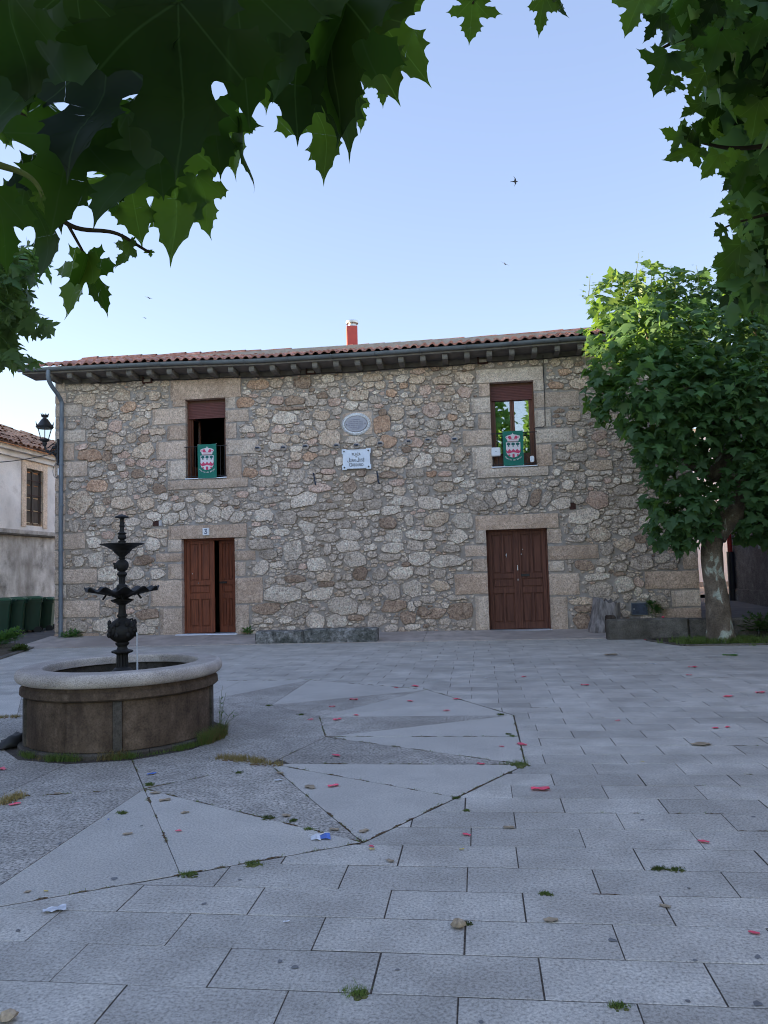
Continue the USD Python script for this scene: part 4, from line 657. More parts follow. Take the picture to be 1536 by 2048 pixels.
wtext('PLAZA', cx, zb+Hh*.67, .062, yt, M['lettering'], t, 'lettering', .20); wtext('DE', cx, zb+Hh*.585, .026, yt, M['lettering'], t, 'lettering', .045)
wtext('J', cx-.18, zb+Hh*.36, .10, yt, M['lettering'], t, 'lettering'); wtext('UAN', cx-.085, zb+Hh*.375, .068, yt, M['lettering'], t, 'lettering', .125); wtext('J', cx+.035, zb+Hh*.36, .10, yt, M['lettering'], t, 'lettering'); wtext('OSÉ', cx+.125, zb+Hh*.375, .068, yt, M['lettering'], t, 'lettering', .125)
wtext('G', cx-.135, zb+Hh*.15, .085, yt, M['lettering'], t, 'lettering'); wtext('REGORIO', cx+.035, zb+Hh*.155, .062, yt, M['lettering'], t, 'lettering', .25)
cx, cz = wall(712.5, 848.5); t = thing('memorial_plaque', 'oval grey metal memorial plaque in a whitewashed ring above the street sign', 'plaque'); k = .01143
def ell(a, b, n=40): q = np.linspace(0, 2*math.pi, n, endpoint=False); return Polygon(np.c_[cx+a*np.cos(q), cz+b*np.sin(q)])
o, i_ = ell(.325, .25), ell(.27, .19)
P0, P1, P2 = [np.array(ell(a_, b_).exterior.coords)[:-1] for a_, b_ in ((.345, .27), (.315, .235), (.272, .193))]
n = 40; v = np.vstack([np.c_[P0[:, 0], np.full(n, D-.02), P0[:, 1]], np.c_[P1[:, 0], np.full(n, D-.075), P1[:, 1]], np.c_[P2[:, 0], np.full(n, D-.045), P2[:, 1]]])
part('stone_ring', (v, np.array([(r*n+j, r*n+(j+1) % n, (r+1)*n+(j+1) % n, (r+1)*n+j) for r in range(2) for j in range(n)])), M['plaque_ring'], t, smooth=True)
part('oval_plate', wprism(ell(.262, .186), D-.055, D-.02, .006), M['plaque'], t)
for s in (-1, 1): part('bolt', tf(trimesh.creation.cylinder(.012, .012, sections=10), R=rotx(math.pi/2), t=(cx+s*.215, D-.06, cz-.005+s*.008)), M['black_iron'], t)
rg2 = np.random.default_rng(3); ms = []
for k, (z, hw) in enumerate(((.10, .10), (.055, .17), (.01, .17), (-.035, .18), (-.08, .15), (-.12, .09))):
    x = -hw
    while x < hw: w = rg2.uniform(.012, .03); ms.append(bx(cx+x, cx+min(x+w, hw), D-.0575, D-.055, cz+z-.011, cz+z+.011)); x += w+rg2.choice([.007, .007, .02])
part('engraved_lines', merge(ms), M['engraved'], t)
def banner(px, py, px1, py1, label, rot):
    a, b = wall(px, py1), wall(px1, py); y = D-.06; k = (y)/D; a = (a[0]*k, EYE+(a[1]-EYE)*k); b = (b[0]*k, EYE+(b[1]-EYE)*k); W, Hh = b[0]-a[0], b[1]-a[1]; cx, cz = (a[0]+b[0])/2, (a[1]+b[1])/2
    t = thing('banner', label, 'banner')
    nx, nz2 = 10, 16; A, B = np.meshgrid(np.linspace(-W/2, W/2, nx+1), np.linspace(-Hh/2, Hh/2, nz2+1), indexing='ij')
    wv = lambda A, B: .006*np.sin(A*14+B*3)+.004*np.sin(B*13-A*5)
    R = lambda P: np.c_[P[:, 0]+P[:, 2]*rot, P[:, 1], P[:, 2]]+np.array([cx, 0, cz])
    v = np.stack([A, y+wv(A, B), B], -1).reshape(-1, 3); m = nz2+1; f = np.array([(i*m+k, (i+1)*m+k, (i+1)*m+k+1, i*m+k+1) for i in range(nx) for k in range(nz2)])
    part('cloth', (R(v), f), M['green_cloth'], t, smooth=True)
    S = W/.40
    def flat(name, poly, matl, lift):
        for g in (poly.geoms if hasattr(poly, 'geoms') else [poly]):
            pv, pf = tri(g); m3 = trimesh.Trimesh(np.c_[pv, np.zeros(len(pv))], pf, process=False).subdivide_to_size(.05*S) if len(pf) < 60 else trimesh.Trimesh(np.c_[pv, np.zeros(len(pv))], pf, process=False)
            q = np.array(m3.vertices); q3 = np.c_[q[:, 0], y+wv(q[:, 0], q[:, 1])-lift, q[:, 1]]; ff = m3.faces
            nrm = np.cross(q3[ff[0, 1]]-q3[ff[0, 0]], q3[ff[0, 2]]-q3[ff[0, 0]])
            part(name, (R(q3), ff if nrm[1] < 0 else ff[:, ::-1]), matl, t)
    P = lambda pts: Polygon([(x*S, z*S) for x, z in pts])
    crown = P([(-.105, .135), (-.115, .175), (-.145, .215), (-.135, .245), (-.09, .262), (-.03, .275), (-.008, .288), (0, .315), (.008, .288), (.03, .275), (.09, .262), (.135, .245), (.145, .215), (.115, .175), (.105, .135)])
    flat('crown_emblem', crown, M['banner_white'], .004)
    for pts in ([(-.075, .185), (-.10, .215), (-.085, .245), (-.045, .25), (-.03, .215), (-.02, .19)], [(.075, .185), (.10, .215), (.085, .245), (.045, .25), (.03, .215), (.02, .19)], [(-.115, .20), (-.13, .222), (-.115, .24), (-.11, .215)], [(.115, .20), (.13, .222), (.115, .24), (.11, .215)], [(-.075, .168), (-.075, .174), (.075, .174), (.075, .168)], [(-.10, .14), (-.10, .146), (.10, .146), (.10, .14)]):
        flat('crown_fill', P(pts), M['banner_pink'], .008)
    sh = [(-.14, .12), (.14, .12), (.14, -.05)]+[(.14*math.cos(q), -.05-.135*math.sin(q)) for q in np.linspace(.15, math.pi-.15, 12)]+[(-.14, -.05)]
    flat('shield', P(sh), M['banner_white'], .004); shp = P(sh)
    zig = [(-.14, -.025), (-.115, -.058), (-.075, -.012), (-.04, -.055), (0, -.012), (.04, -.055), (.075, -.012), (.115, -.058), (.14, -.025), (.14, -.075), (.10, -.105), (0, -.078), (-.10, -.105), (-.14, -.075)]
    flat('mountain_band', P(zig).intersection(shp), M['banner_pink'], .008)
    for x in (-.09, 0, .09):
        flat('tree_emblem', affinity.scale(Point(x*S, .085*S).buffer(.037*S, 6), 1.0, .72), M['banner_tree'], .008); flat('tree_trunk', P([(x-.006, .06), (x-.018, .025), (x-.005, .034), (x+.005, .034), (x+.018, .025), (x+.006, .06)]), M['banner_tree'], .0075)
    flat('gate_emblem', P([(-.022, -.185), (-.022, -.125), (-.012, -.112), (.012, -.112), (.022, -.125), (.022, -.185)]), M['banner_pink'], .008)
    for s in (-1, 1): flat('gate_emblem', Point(s*.085*S, -.14*S).buffer(.02*S, 4).intersection(shp), M['banner_pink'], .008)
    word = 'Puerto de Béjar'; n = len(word); Rr = .235*S
    for i, ch_ in enumerate(word):
        if ch_ == ' ': continue
        q = math.radians(-90+(i-(n-1)/2)*6.3); tm = meshkit.text_mesh(ch_, .025*S, .002, bold=True); v = np.array(tm.vertices); v[:, 0] -= (v[:, 0].max()+v[:, 0].min())/2; v[:, 0] *= 1.1
        an = q+math.pi/2; c, s = math.cos(an), math.sin(an); X = v[:, 0]*c-v[:, 1]*s+Rr*math.cos(q); Zz = v[:, 0]*s+v[:, 1]*c+Rr*math.sin(q)-.01*S
        part('lettering', (R(np.c_[X, y+wv(X, Zz)-.006-v[:, 2], Zz]), tm.faces), M['banner_white'], t)
    for sx in (-1, 1):
        for sz in (-1, 1): part('cable_tie', R(tube([(sx*(W/2-.01), y-.005, sz*(Hh/2-.012)), (sx*(W/2+.0), y+.03, sz*(Hh/2+.01))], .006, 5)[0]) if False else (R(tube([(sx*(W/2-.01), y-.008, sz*(Hh/2-.012)), (sx*(W/2), y+.03, sz*(Hh/2+.01))], .006, 5)[0]), tube([(0, 0, 0), (0, 0, 1)], .006, 5)[1]), M['white'], t)
banner(396, 887.5, 432.5, 957, 'green coat of arms banner on the railing of the open left window', -.0)
banner(1007.5, 861, 1045.5, 932, 'green coat of arms banner on the railing of the closed right window', -.0)
a, b = wall(982.5, 914), wall(1000.5, 896); t = thing('antenna_box', 'square white plastic box on the railing left of the right hand banner', 'box')
part('casing', cbox(a[0], b[0], D-.13, D-.045, a[1], b[1], .018), M['plastic'], t); part('mark', bx((a[0]+b[0])/2-.02, (a[0]+b[0])/2+.02, D-.1315, D-.13, (a[1]+b[1])/2-.004, (a[1]+b[1])/2+.004), M['zinc'], t)
a, b = wall(1060, 925.5), wall(1067.5, 912.5); t = thing('white_sensor', 'small rounded white device on the railing right of the right hand banner', 'sensor')
cxs = (a[0]+b[0])/2; part('casing', wprism(sbox(cxs-.012, a[1]+.035, cxs+.012, b[1]-.035).buffer(.034, 6), D-.10, D-.045, .008), M['plastic'], t); part('face', wprism(sbox(cxs-.006, a[1]+.04, cxs+.006, b[1]-.04).buffer(.016, 6), D-.103, D-.099, .001), M['marble'], t)

# ------------------------------------------------------------------ ground, paving, star round the fountain
part('ground', sheet([(-400, -300, -.16), (400, -300, -.16), (400, 700, -.16), (-400, 700, -.16)]), M['terrain'], kind='structure')
C = np.array([-3.395, 7.05]); RO, RI, RB = 3.82, 1.95, 1.0
poly12 = lambda r, off: [(C[0]+r*math.cos(math.radians(off+30*k)), C[1]+r*math.sin(math.radians(off+30*k))) for k in range(12)]
dod = Polygon(poly12(RO, 15)); paving = thing('paving', kind='structure'); BED = 14.45
part('joint_bed', sheet([(-15, -5, -.0022), (7.8, -5, -.0022), (7.8, 16.12, -.0022), (-15, 16.12, -.0022)]), M['soil'], paving)
def proj(p):
    q = np.asarray(p, float)-[0, 0, EYE]; w = q @ fwd; return 768+F*(q @ right)/w, 1024-F*(q @ up)/w, w
bed_r = Polygon([(3.62, 14.50), (3.30, 15.3), (3.1, 16.4), (9, 16.4), (9, 14.50)]); bed_l = Polygon([(-9.15, 13.6), (-9.95, 16.4), (-16, 16.4), (-16, 13.6)])
cut = unary_union([dod.buffer(.007), bed_r.buffer(.02), bed_l.buffer(.02)])
rp = np.random.default_rng(21); slabs = []; ROWH, LW, Y00 = .2965, .6095, 2.832
def put_slab(poly, name, matl, j=None, hz=.0006, bev=.0012):
    j = j or rp.choice([.0018, .0026, .0036, .0048]); q = poly.buffer(-j, join_style=2)
    if q.is_empty or q.area < .002: return
    for g in (q.geoms if hasattr(q, 'geoms') else [q]):
        if g.area < .002 or len(g.interiors): continue
        g = g.simplify(.001); v, f = prism(g, -.03, rp.normal(0, hz), bev); c = np.array(g.centroid.coords[0]); tl = rp.normal(0, .0009, 2)
        top = v[:, 2] > -.02; v[top, 2] += (v[top, :2]-c) @ tl
        px, py, w = proj((*c, 0)); vis = w > 1 and -80 < px < 1620 and py < 2140
        slabs.append((g.area*1e3/w**3 if vis else 0, name, matl, (v, f)))
for r in range(-26, 45):
    y0 = Y00+r*ROWH; y1 = y0+ROWH
    if y0 > 16.1 or y1 < -4.5: continue
    y1 = min(y1, 16.11); off = (.172 if r % 2 == 0 else -.133)+rp.normal(0, .02)
    xl = -14.9 if y0 > 3 else -7.0
    for k in range(int((xl-off)/LW)-1, int(7.6/LW)+1):
        x0 = off+k*LW
        p = sbox(x0, y0, x0+LW, y1)
        if y0 < 1.2 and abs(x0) > 3.5: continue
        if p.intersects(cut): p = p.difference(cut)
        if not p.is_empty: put_slab(p, 'paving_slab', M['slab'])
O, I = np.array(poly12(RO, 15)), np.array(poly12(RI, 0)); RBASE = np.array(poly12(RB, 0)); mid = (O+np.roll(O, -1, 0))/2     # O[k] at 15+30k lies between I[k] and I[k+1]
for k in range(12):
    k1 = (k+1) % 12
    put_slab(Polygon([RBASE[k], RBASE[k1], I[k1], I[k]]), 'ring_slab', M['slab_dark'], hz=.0005)
    put_slab(Polygon([I[k], I[k1], O[k]]), 'star_point', M['slab_dark'], hz=.0005)
    put_slab(Polygon([I[k1], O[k], mid[k]]), 'star_field_slab', M['slab_light'], hz=.0005); put_slab(Polygon([I[k1], mid[k], O[k1]]), 'star_field_slab', M['slab_light'], hz=.0005)
order = sorted(range(len(slabs)), key=lambda i: -slabs[i][0]); rest = []; n_ = {}
for i in order:
    s, nm, ml, m = slabs[i]
    if nm != 'paving_slab' or n_.get(nm, 0) < 299: part(nm, m, ml, paving); n_[nm] = n_.get(nm, 0)+1
    else: rest.append(m)
part('far_slabs', merge(rest), M['slab'], paving, kind='stuff')
# concrete strip along the house, street to both sides
zst = lambda x: .135-.0045*(x+7)
pv = thing('pavement', kind='structure')
for k, (a, b) in enumerate(((-10.3, -6.2), (-6.2, -1.2), (-1.2, 2.9), (2.9, 5.6))):
    v = np.array([(a+.004, 16.125, .018), (b-.004, 16.125, .018), (b-.004, D+.02, zst(b)), (a+.004, D+.02, zst(a)), (a+.004, 16.125, -.1), (b-.004, 16.125, -.1)])
    part('concrete_bay', (v, np.array([(0, 1, 2, 3), (4, 5, 1, 0)])), M['concrete'], pv)
st = thing('street', kind='structure')
part('side_street', sheet([(5.62, 16.2, .02), (12, 16.2, .05), (12, 26, .36), (12, 34, .46), (4.9, 34, .46), (4.9, 26, .36), (5.62, 17.7, .08)]), M['asphalt'], st)
part('left_street', sheet([(-16, 16.45, .02), (-10.32, 16.45, .02), (-10.32, 34, .15), (-16, 34, .15)]), M['asphalt'], st)
part('kerb_stone', cbox(-11.6, -10.35, 16.28, 16.43, -.1, .10, .01), M['planter'], st); part('kerb_stone', cbox(-12.95, -11.62, 16.3, 16.45, -.1, .095, .01), M['planter'], st)

# ------------------------------------------------------------------ fountain
fo = thing('fountain', 'round granite basin with a black cast iron column of two dishes', 'fountain', loc=(C[0], C[1], 0))
ZR = .70
rimp = [(.69, ZR-.075), (.692, ZR-.03), (.70, ZR-.006), (.715, ZR)]+[(.87+.06*math.sin(q), ZR-.06+.06*math.cos(q)) for q in np.linspace(.1, math.pi*.93, 12)]+[(.86, ZR-.118)]
part('rim', lathe(rimp, 96), M['rim'], fo, smooth=50)
part('collar', lathe([(.80, ZR-.12), (.865, ZR-.119), (.868, ZR-.15), (.885, ZR-.165), (.888, ZR-.215), (.872, ZR-.228), (.84, ZR-.236), (.80, ZR-.236)], 96), M['basin'], fo, smooth=35)
def arc_block(r0, r1, a0, a1, z0, z1, b=.006, n=12):
    a = np.linspace(a0, a1, n+1); rows = []
    pr = [(r0, z0), (r1-b, z0), (r1, z0+b), (r1, z1-b), (r1-b, z1), (r0, z1)]
    v = np.array([[(r*math.cos(t), r*math.sin(t), z) for r, z in pr] for t in a]).reshape(-1, 3); m = len(pr)
    f = [(i*m+j, (i+1)*m+j, (i+1)*m+(j+1) % m, i*m+(j+1) % m) for i in range(n) for j in range(m)]
    f = np.array(f); f = np.vstack([f[:, [0, 1, 2]], f[:, [0, 2, 3]]])
    cap = np.array([(0, k, k+1) for k in range(1, m-1)]); return v, np.vstack([f, cap, cap[:, ::-1]+n*m])
for k in range(5):
    a = math.radians(-67+72*k); part('panel', arc_block(.74, .842, a+.047, a+math.radians(72)-.047, .045, ZR-.237, n=18), M['basin'], fo, smooth=35); part('pilaster', arc_block(.74, .862, a-.042, a+.042, .04, ZR-.237, .012, 4), M['basin_dark'], fo, smooth=35)
    part('plinth_stone', arc_block(.6, .885+.012*(k % 2), a+.3, a+math.radians(72)+.293, -.05, .044, .015, 16), M['basin_dark'], fo, smooth=35)
part('inner_wall', lathe([(.69, ZR-.076), (.715, ZR-.08), (.715, .2), (.715, .05)], 64), M['basin_dark'], fo, smooth=True)
part('water', lathe([(.714, .50), (.3, .50), (.001, .50)], 48), M['water'], fo)
K = 7.42/1540/5.85*.985
CX0 = np.array([0.0, 0.0]); Zc = lambda y: .605+(1945-y)*K
def turned(name, prof, n=32, wob=None, matl='iron'):
    return part(name, lathe([(max(r, .1)*K, Zc(y)) for y, r in prof], n, wob=wob), M[matl], fo, smooth=40)
turned('pedestal_foot', [(2300, 140), (1962, 140), (1960, 125), (1945, 125), (1928, 120), (1915, 112), (1905, 98), (1893, 92), (1885, 78)])
flute = lambda k, d: (lambda r, z, t: (r*(1-d*(0.5+0.5*np.cos(k*t)[None])**4*(np.abs(np.linspace(-1, 1, len(r)))[:, None] < .85)), z))
turned('fluted_pedestal', [(1886, 74), (1870, 70), (1840, 68), (1780, 66), (1740, 66), (1726, 72)], 96, flute(12, .16))
turned('capital', [(1727, 72), (1718, 100), (1708, 116), (1696, 118), (1688, 108), (1676, 66), (1650, 54), (1638, 56), (1618, 76), (1604, 80), (1597, 76), (1590, 62)], 48, lambda r, z, t: (r*(1+.05*np.cos(16*t)[None]*(r/K > 105)), z))
turned('urn', [(1592, 60), (1575, 95), (1545, 132), (1500, 160), (1450, 166), (1400, 152), (1350, 112), (1325, 76), (1312, 50)], 48, lambda r, z, t: (r*(1+.02*np.cos(8*t)[None]*np.sin(np.linspace(0, math.pi, len(r)))[:, None]), z))
turned('neck', [(1313, 48), (1302, 46), (1296, 56), (1284, 60), (1270, 55), (1258, 44), (1200, 40), (1160, 42), (1150, 60), (1138, 74)])
turned('leaf_collar', [(1140, 72), (1122, 100), (1106, 122), (1098, 118), (1092, 98), (1080, 66), (1066, 84), (1056, 108), (1048, 112)], 72, lambda r, z, t: (r*(1+.10*np.abs(np.cos(5*t))[None]*(r/K > 80)), z))
nb = 96; tt = np.linspace(0, 2*math.pi, nb, endpoint=False); NL = 12; BR = []
for r_, base, amp in ((60, 1050, 0), (150, 1045, 2), (240, 1022, 6), (320, 998, 13), (385, 980, 22), (415, 970, 27), (408, 964, 27), (375, 972, 22), (310, 990, 13), (230, 1012, 6), (140, 1030, 2), (60, 1036, 0)):
    BR.append(np.stack([r_*K*(1+.02*np.cos(NL*tt)*(r_ > 300))*np.cos(tt), r_*K*(1+.02*np.cos(NL*tt)*(r_ > 300))*np.sin(tt), Zc(base)+amp*K*np.cos(NL*tt)], -1))
v = np.array(BR).reshape(-1, 3); f = [(i*nb+j, i*nb+(j+1) % nb, (i+1)*nb+(j+1) % nb, (i+1)*nb+j) for i in range(len(BR)-1) for j in range(nb)]
part('scalloped_bowl', (v, np.array(f)), M['iron'], fo, smooth=45)
for k in range(6):
    a = math.radians(-90+30+60*k-4); part('spout', tube([(150*K*math.cos(a), 150*K*math.sin(a), Zc(1040)), (200*K*math.cos(a), 200*K*math.sin(a), Zc(1030)), (245*K*math.cos(a), 245*K*math.sin(a), Zc(1085))], .0095, 8), M['iron'], fo, smooth=60)
turned('upper_base', [(1042, 60), (975, 66), (955, 64), (940, 62), (928, 62), (922, 50), (915, 40)])
turned('fluted_stem', [(916, 38), (900, 37), (860, 36), (830, 38), (822, 44), (812, 50)], 72, flute(10, .18))
turned('stem_ring', [(813, 50), (803, 58), (795, 60), (786, 56), (780, 48), (770, 40), (764, 30)])
turned('ball', [(766, 28), (757, 44), (738, 62), (712, 74), (688, 77), (662, 72), (640, 54), (626, 34), (620, 30)], 36)
part('ball_mask', merge([tf(trimesh.creation.icosphere(2, 1.0), R=np.diag([18*K, 20*K, 38*K]), t=(-86*K, 0, Zc(695))), tf(trimesh.creation.icosphere(1, 14*K), t=(-98*K, 0, Zc(670))), tf(trimesh.creation.icosphere(1, 13*K), t=(-92*K, 8*K, Zc(725)))]), M['iron'], fo, smooth=40)
turned('dish_stem', [(622, 30), (612, 40), (605, 44), (598, 32), (590, 34), (575, 52), (560, 66), (548, 86), (535, 92), (520, 108), (505, 116), (492, 146), (474, 172), (460, 200), (450, 245), (442, 255), (436, 252), (438, 235), (446, 190), (452, 120), (452, 20)], 48)
turned('finial_vase', [(450, 40), (415, 42), (405, 46), (396, 26), (388, 30), (378, 44), (360, 50), (340, 44), (326, 38), (320, 50), (310, 54), (304, 44), (298, 30)])
turned('finial_stem', [(300, 30), (260, 24), (238, 24), (232, 34), (222, 36), (214, 26), (180, 22), (150, 22), (138, 28), (130, 42)])
turned('finial_cap', [(131, 40), (128, 78), (122, 84), (112, 76), (96, 36), (86, 10), (84, 0)])
# masks and rings on the urn
for k, ang in enumerate((-20, 160, 70, 250)):
    a = math.radians(ang); R = rotz(a); c = R @ np.array([160*K, 0, Zc(1440)])
    lump = [tf(trimesh.creation.icosphere(2, 1.0), R=R @ np.diag([26*K, 56*K, 74*K]), t=c), tf(trimesh.creation.icosphere(1, 1.0), R=R @ np.diag([20*K, 18*K, 26*K]), t=R @ np.array([188*K, 0, Zc(1450)]))]
    for s in (-1, 1): lump += [tf(trimesh.creation.icosphere(1, 18*K), t=R @ np.array([176*K, s*30*K, Zc(1405)])), tf(trimesh.creation.icosphere(1, 1.0), R=R @ np.diag([18*K, 26*K, 40*K]), t=R @ np.array([140*K, s*62*K, Zc(1370)])), tf(trimesh.creation.icosphere(1, 1.0), R=R @ np.diag([18*K, 30*K, 34*K]), t=R @ np.array([150*K, s*56*K, Zc(1500)]))]
    part('mask', merge(lump), M['iron'], fo, smooth=50)
a = math.radians(-12); part('ring_handle', tube([(R_*K*math.cos(a), R_*K*math.sin(a), Zc(y)) for R_, y in ((110, 1330), (140, 1320), (160, 1360), (185, 1400), (196, 1450), (194, 1490), (180, 1500))], .009, 7), M['iron'], fo, smooth=60)
sp = [(190+.02*q*q*0, q) for q in range(0)]
jp = [(195, 1475), (203, 1492), (206, 1540), (207, 1640), (207, 1760), (207, 1900), (207, 2080)]
rj = np.random.default_rng(2)
part('water_jet', tube(smoothline([(r*K*math.cos(a)+rj.normal(0, .0006), r*K*math.sin(a), Zc(y)) for r, y in jp], 40), .0065+.003*rj.random(40), 7), M['jet'], fo, smooth=True)

# ------------------------------------------------------------------ benches, low walls, stump, meter
a, b = ground(519, 1286.5), ground(757, 1283); be = thing('stone_bench', 'long low mossy granite bench block between the two house doors', 'bench')
def rough_block(x0, x1, y0, y1, z0, z1, seed, amp=.012, step=.08, b=.03):
    m = trimesh.Trimesh(*cbox(x0, x1, y0, y1, z0, z1, b), process=True).subdivide_to_size(step); v = np.array(m.vertices)
    d = np.stack([meshkit.fbm(v*7+k*31+seed, 3)-.5 for k in range(3)], -1); return v+d*amp*2, m.faces
half = a[0]+(b[0]-a[0])*.40
part('bench_block', rough_block(a[0], half-.001, 16.13, 16.56, -.05, .275, 1, .016), M['mossy'], be, smooth=40); part('bench_block', rough_block(half+.001, b[0], 16.14, 16.53, -.05, .30, 2, .016), M['mossy'], be, smooth=40)
lw = thing('low_wall', 'stained low concrete planter wall under the plane tree by the house corner', 'wall')
part('wall_block', rough_block(2.5, 4.06, 15.86, 16.12, -.05, .40, 3, .010), M['planter'], lw, smooth=40); part('wall_block', rough_block(4.07, 5.35, 15.85, 16.13, -.05, .385, 4, .010), M['planter'], lw, smooth=40)
lw2 = thing('low_wall', 'broken end of grey low wall at the right edge behind the tree', 'wall')
part('wall_block', rough_block(5.42, 5.62, 15.85, 16.1, -.05, .40, 8, .02), M['planter'], lw2, smooth=40); part('wall_block', rough_block(5.68, 8.0, 15.6, 15.95, -.05, .40, 5, .02), M['planter'], lw2, smooth=40)
# stump: a leaning split log section
lg = thing('log_stump', 'weathered grey split log leaning on the wall right of the right door', 'log', loc=(2.62, 17.05, .06))
n = 36; th = np.linspace(0, 2*math.pi, n, endpoint=False); rl = np.random.default_rng(4)
rad = .285*(1+.10*np.sin(2*th+1)+.06*np.sin(5*th)+.012*rl.normal(0, 1, n)); v = []
for i, z in enumerate(np.linspace(0, .70, 9)):
    tt_ = z/.70; k = 1.06-.16*tt_+.10*math.exp(-((tt_-.15)/.12)**2); r = rad*k*(1+.012*rl.normal(0, 1, n)); zz = np.full(n, z)
    if i == 8: zz = z-.03+.07*np.cos(th-2.9)+.022*rl.normal(0, 1, n)
    v.append(np.c_[r*np.cos(th)*1.0+.10*tt_, r*np.sin(th)*.8+.12*tt_, zz])
v.append(np.array([[.08, .1, .60]])); v = np.vstack(v); f = [(i*n+j, i*n+(j+1) % n, (i+1)*n+(j+1) % n, (i+1)*n+j) for i in range(8) for j in range(n)]; f = np.array(f)
f = np.vstack([f[:, [0, 1, 2]], f[:, [0, 2, 3]]]); part('trunk_section', (v, np.vstack([f, [(8*n+j, 8*n+(j+1) % n, 9*n) for j in range(n)]])), M['log_side'], lg, smooth=35)
t_ = math.radians(305); part('bark_slab', rough_block(-.02, .22, -.27, -.10, .0, .36, 12, .03, .05, .06), M['log_top'], lg, smooth=40)
# wall lantern on the left corner
la = thing('wall_lantern', 'black ornate wall lantern on a scroll bracket at the house corner', 'street lamp')
lx, ly = aty(89.5, 860, D-.05)[0], D-.05; zz = lambda py: aty(89.5, py, ly)[2]; rr_ = lambda p: p*(ly*1.02)/1540
L4 = lambda prof, n=24: tf(lathe([(rr_(r), zz(y)) for r, y in prof], n), t=(lx, ly, 0))
part('roof_cap', L4([(0.2, 834), (6, 838), (9, 842), (13, 848), (17, 852), (18, 854), (16, 856), (16, 857), (0.2, 857)]), M['black_iron'], la, smooth=40)
part('crown_ring', merge([tf(lathe([(rr_(5), zz(835)), (rr_(6.5), zz(830))], 12), t=(lx, ly, 0))]+[tube([(lx+rr_(5.5)*math.cos(q), ly+rr_(5.5)*math.sin(q), zz(834)), (lx+rr_(8)*math.cos(q), ly+rr_(8)*math.sin(q), zz(827))], [rr_(1.6), rr_(.4)], 5) for q in np.arange(8)*math.pi/4]), M['black_iron'], la)
part('cornice_spikes', merge([tube([(lx+rr_(17)*math.cos(q), ly+rr_(17)*math.sin(q), zz(854)), (lx+rr_(20)*math.cos(q), ly+rr_(20)*math.sin(q), zz(845))], [rr_(1.6), rr_(.3)], 5) for q in np.arange(6)*math.pi/3]), M['black_iron'], la)
for k in range(6):
    q, q2 = k*math.pi/3, (k+1)*math.pi/3
    p0, p1 = np.array([lx+rr_(15)*math.cos(q), ly+rr_(15)*math.sin(q), zz(857)]), np.array([lx+rr_(8)*math.cos(q), ly+rr_(8)*math.sin(q), zz(880)])
    p2, p3 = np.array([lx+rr_(15)*math.cos(q2), ly+rr_(15)*math.sin(q2), zz(857)]), np.array([lx+rr_(8)*math.cos(q2), ly+rr_(8)*math.sin(q2), zz(880)])
    part('glazing_bar', tube([p0, p1], rr_(.75), 6), M['black_iron'], la); part('pane', (np.array([p0, p1, p3, p2]), np.array([(0, 1, 2, 3)])), M['lamp_glass'], la)
part('cup', L4([(0.2, 893), (3, 892), (5, 887), (4, 884), (9, 882), (10, 879), (8, 878), (0.2, 879)]), M['black_iron'], la, smooth=40)
ex = aty(122, 900, ly)[0]; pt = lambda px, py: aty(px, py, ly)
part('scroll_arm', merge([tube(smoothline([pt(90, 889), pt(92, 900), pt(99, 906), pt(108, 903), pt(116, 897), pt(120, 893)], 16), rr_(2.0), 7), tube(smoothline([pt(91, 896), pt(97, 895), pt(103, 890), pt(110, 888), pt(117, 889)], 12), rr_(1.3), 7),
    tube(smoothline([pt(101, 905), pt(104, 897), pt(110, 893), pt(113, 900), pt(108, 906), pt(105, 901)], 20), rr_(1.2), 6), tube(smoothline([pt(106, 908), pt(112, 913), pt(117, 922), pt(119, 930)], 12), rr_(1.6), 6)]), M['black_iron'], la, smooth=60)
part('wall_plate', cbox(pt(115.5, 900)[0], pt(119.5, 900)[0], ly-.06, ly+.06, zz(932), zz(880), .01), M['black_iron'], la)
part('scroll_leaves', merge([tf(trimesh.creation.icosphere(1, 1.0), R=np.diag([rr_(a_), rr_(2.5), rr_(b_)]), t=pt(px, py)) for px, py, a_, b_ in ((112, 905, 4, 5), (108, 895, 5, 4), (115, 915, 4, 7), (113, 890, 4, 4), (96, 903, 3.5, 3), (117, 925, 2.5, 5))]), M['black_iron'], la, smooth=60)
jb = thing('junction_box', 'small white junction box on the corner below the wall lantern', 'box'); pb = pt(119.5, 945); part('casing', cbox(pb[0]-.03, pb[0]+.03, ly-.05, ly+.06, zz(952), zz(938.5), .008), M['plastic'], jb); part('wire', tube(smoothline([pt(117, 951), pt(110, 955), pt(106, 945), pt(108, 932), pt(115, 925)], 16), .006, 5), M['cable'], jb)
# ------------------------------------------------------------------ neighbouring house on the left
XN = -13.7; nb_ = thing('plastered_house', 'old two storey white plastered house with stained wall behind the green bins', 'house')
zN = lambda py, px=55: atx(px, py, XN)[2]
ze, zl = zN(903), zN(1062); yw0, yw1 = atx(51.5, 990, XN)[1], atx(85, 990, XN)[1]; zw0, zw1 = zN(1052, 70), zN(940, 70)
YA, YB = -3.0, 34.0
def xwall(y0, y1, z0, z1, m, nm, par, x=XN): return part(nm, (np.array([(x, y0, z0), (x, y1, z0), (x, y1, z1), (x, y0, z1)]), np.array([(0, 1, 2, 3)])), m, par)
v2 = unary_union([sbox(YA, zl, YB, ze)]).difference(sbox(yw0, zw0, yw1, zw1)); pv_, pf_ = tri(v2); part('upper_wall', (np.c_[np.full(len(pv_), XN), pv_], pf_), M['plaster'], nb_)
xwall(YA, YB, -.1, zl, M['plaster_low'], 'lower_wall', nb_)
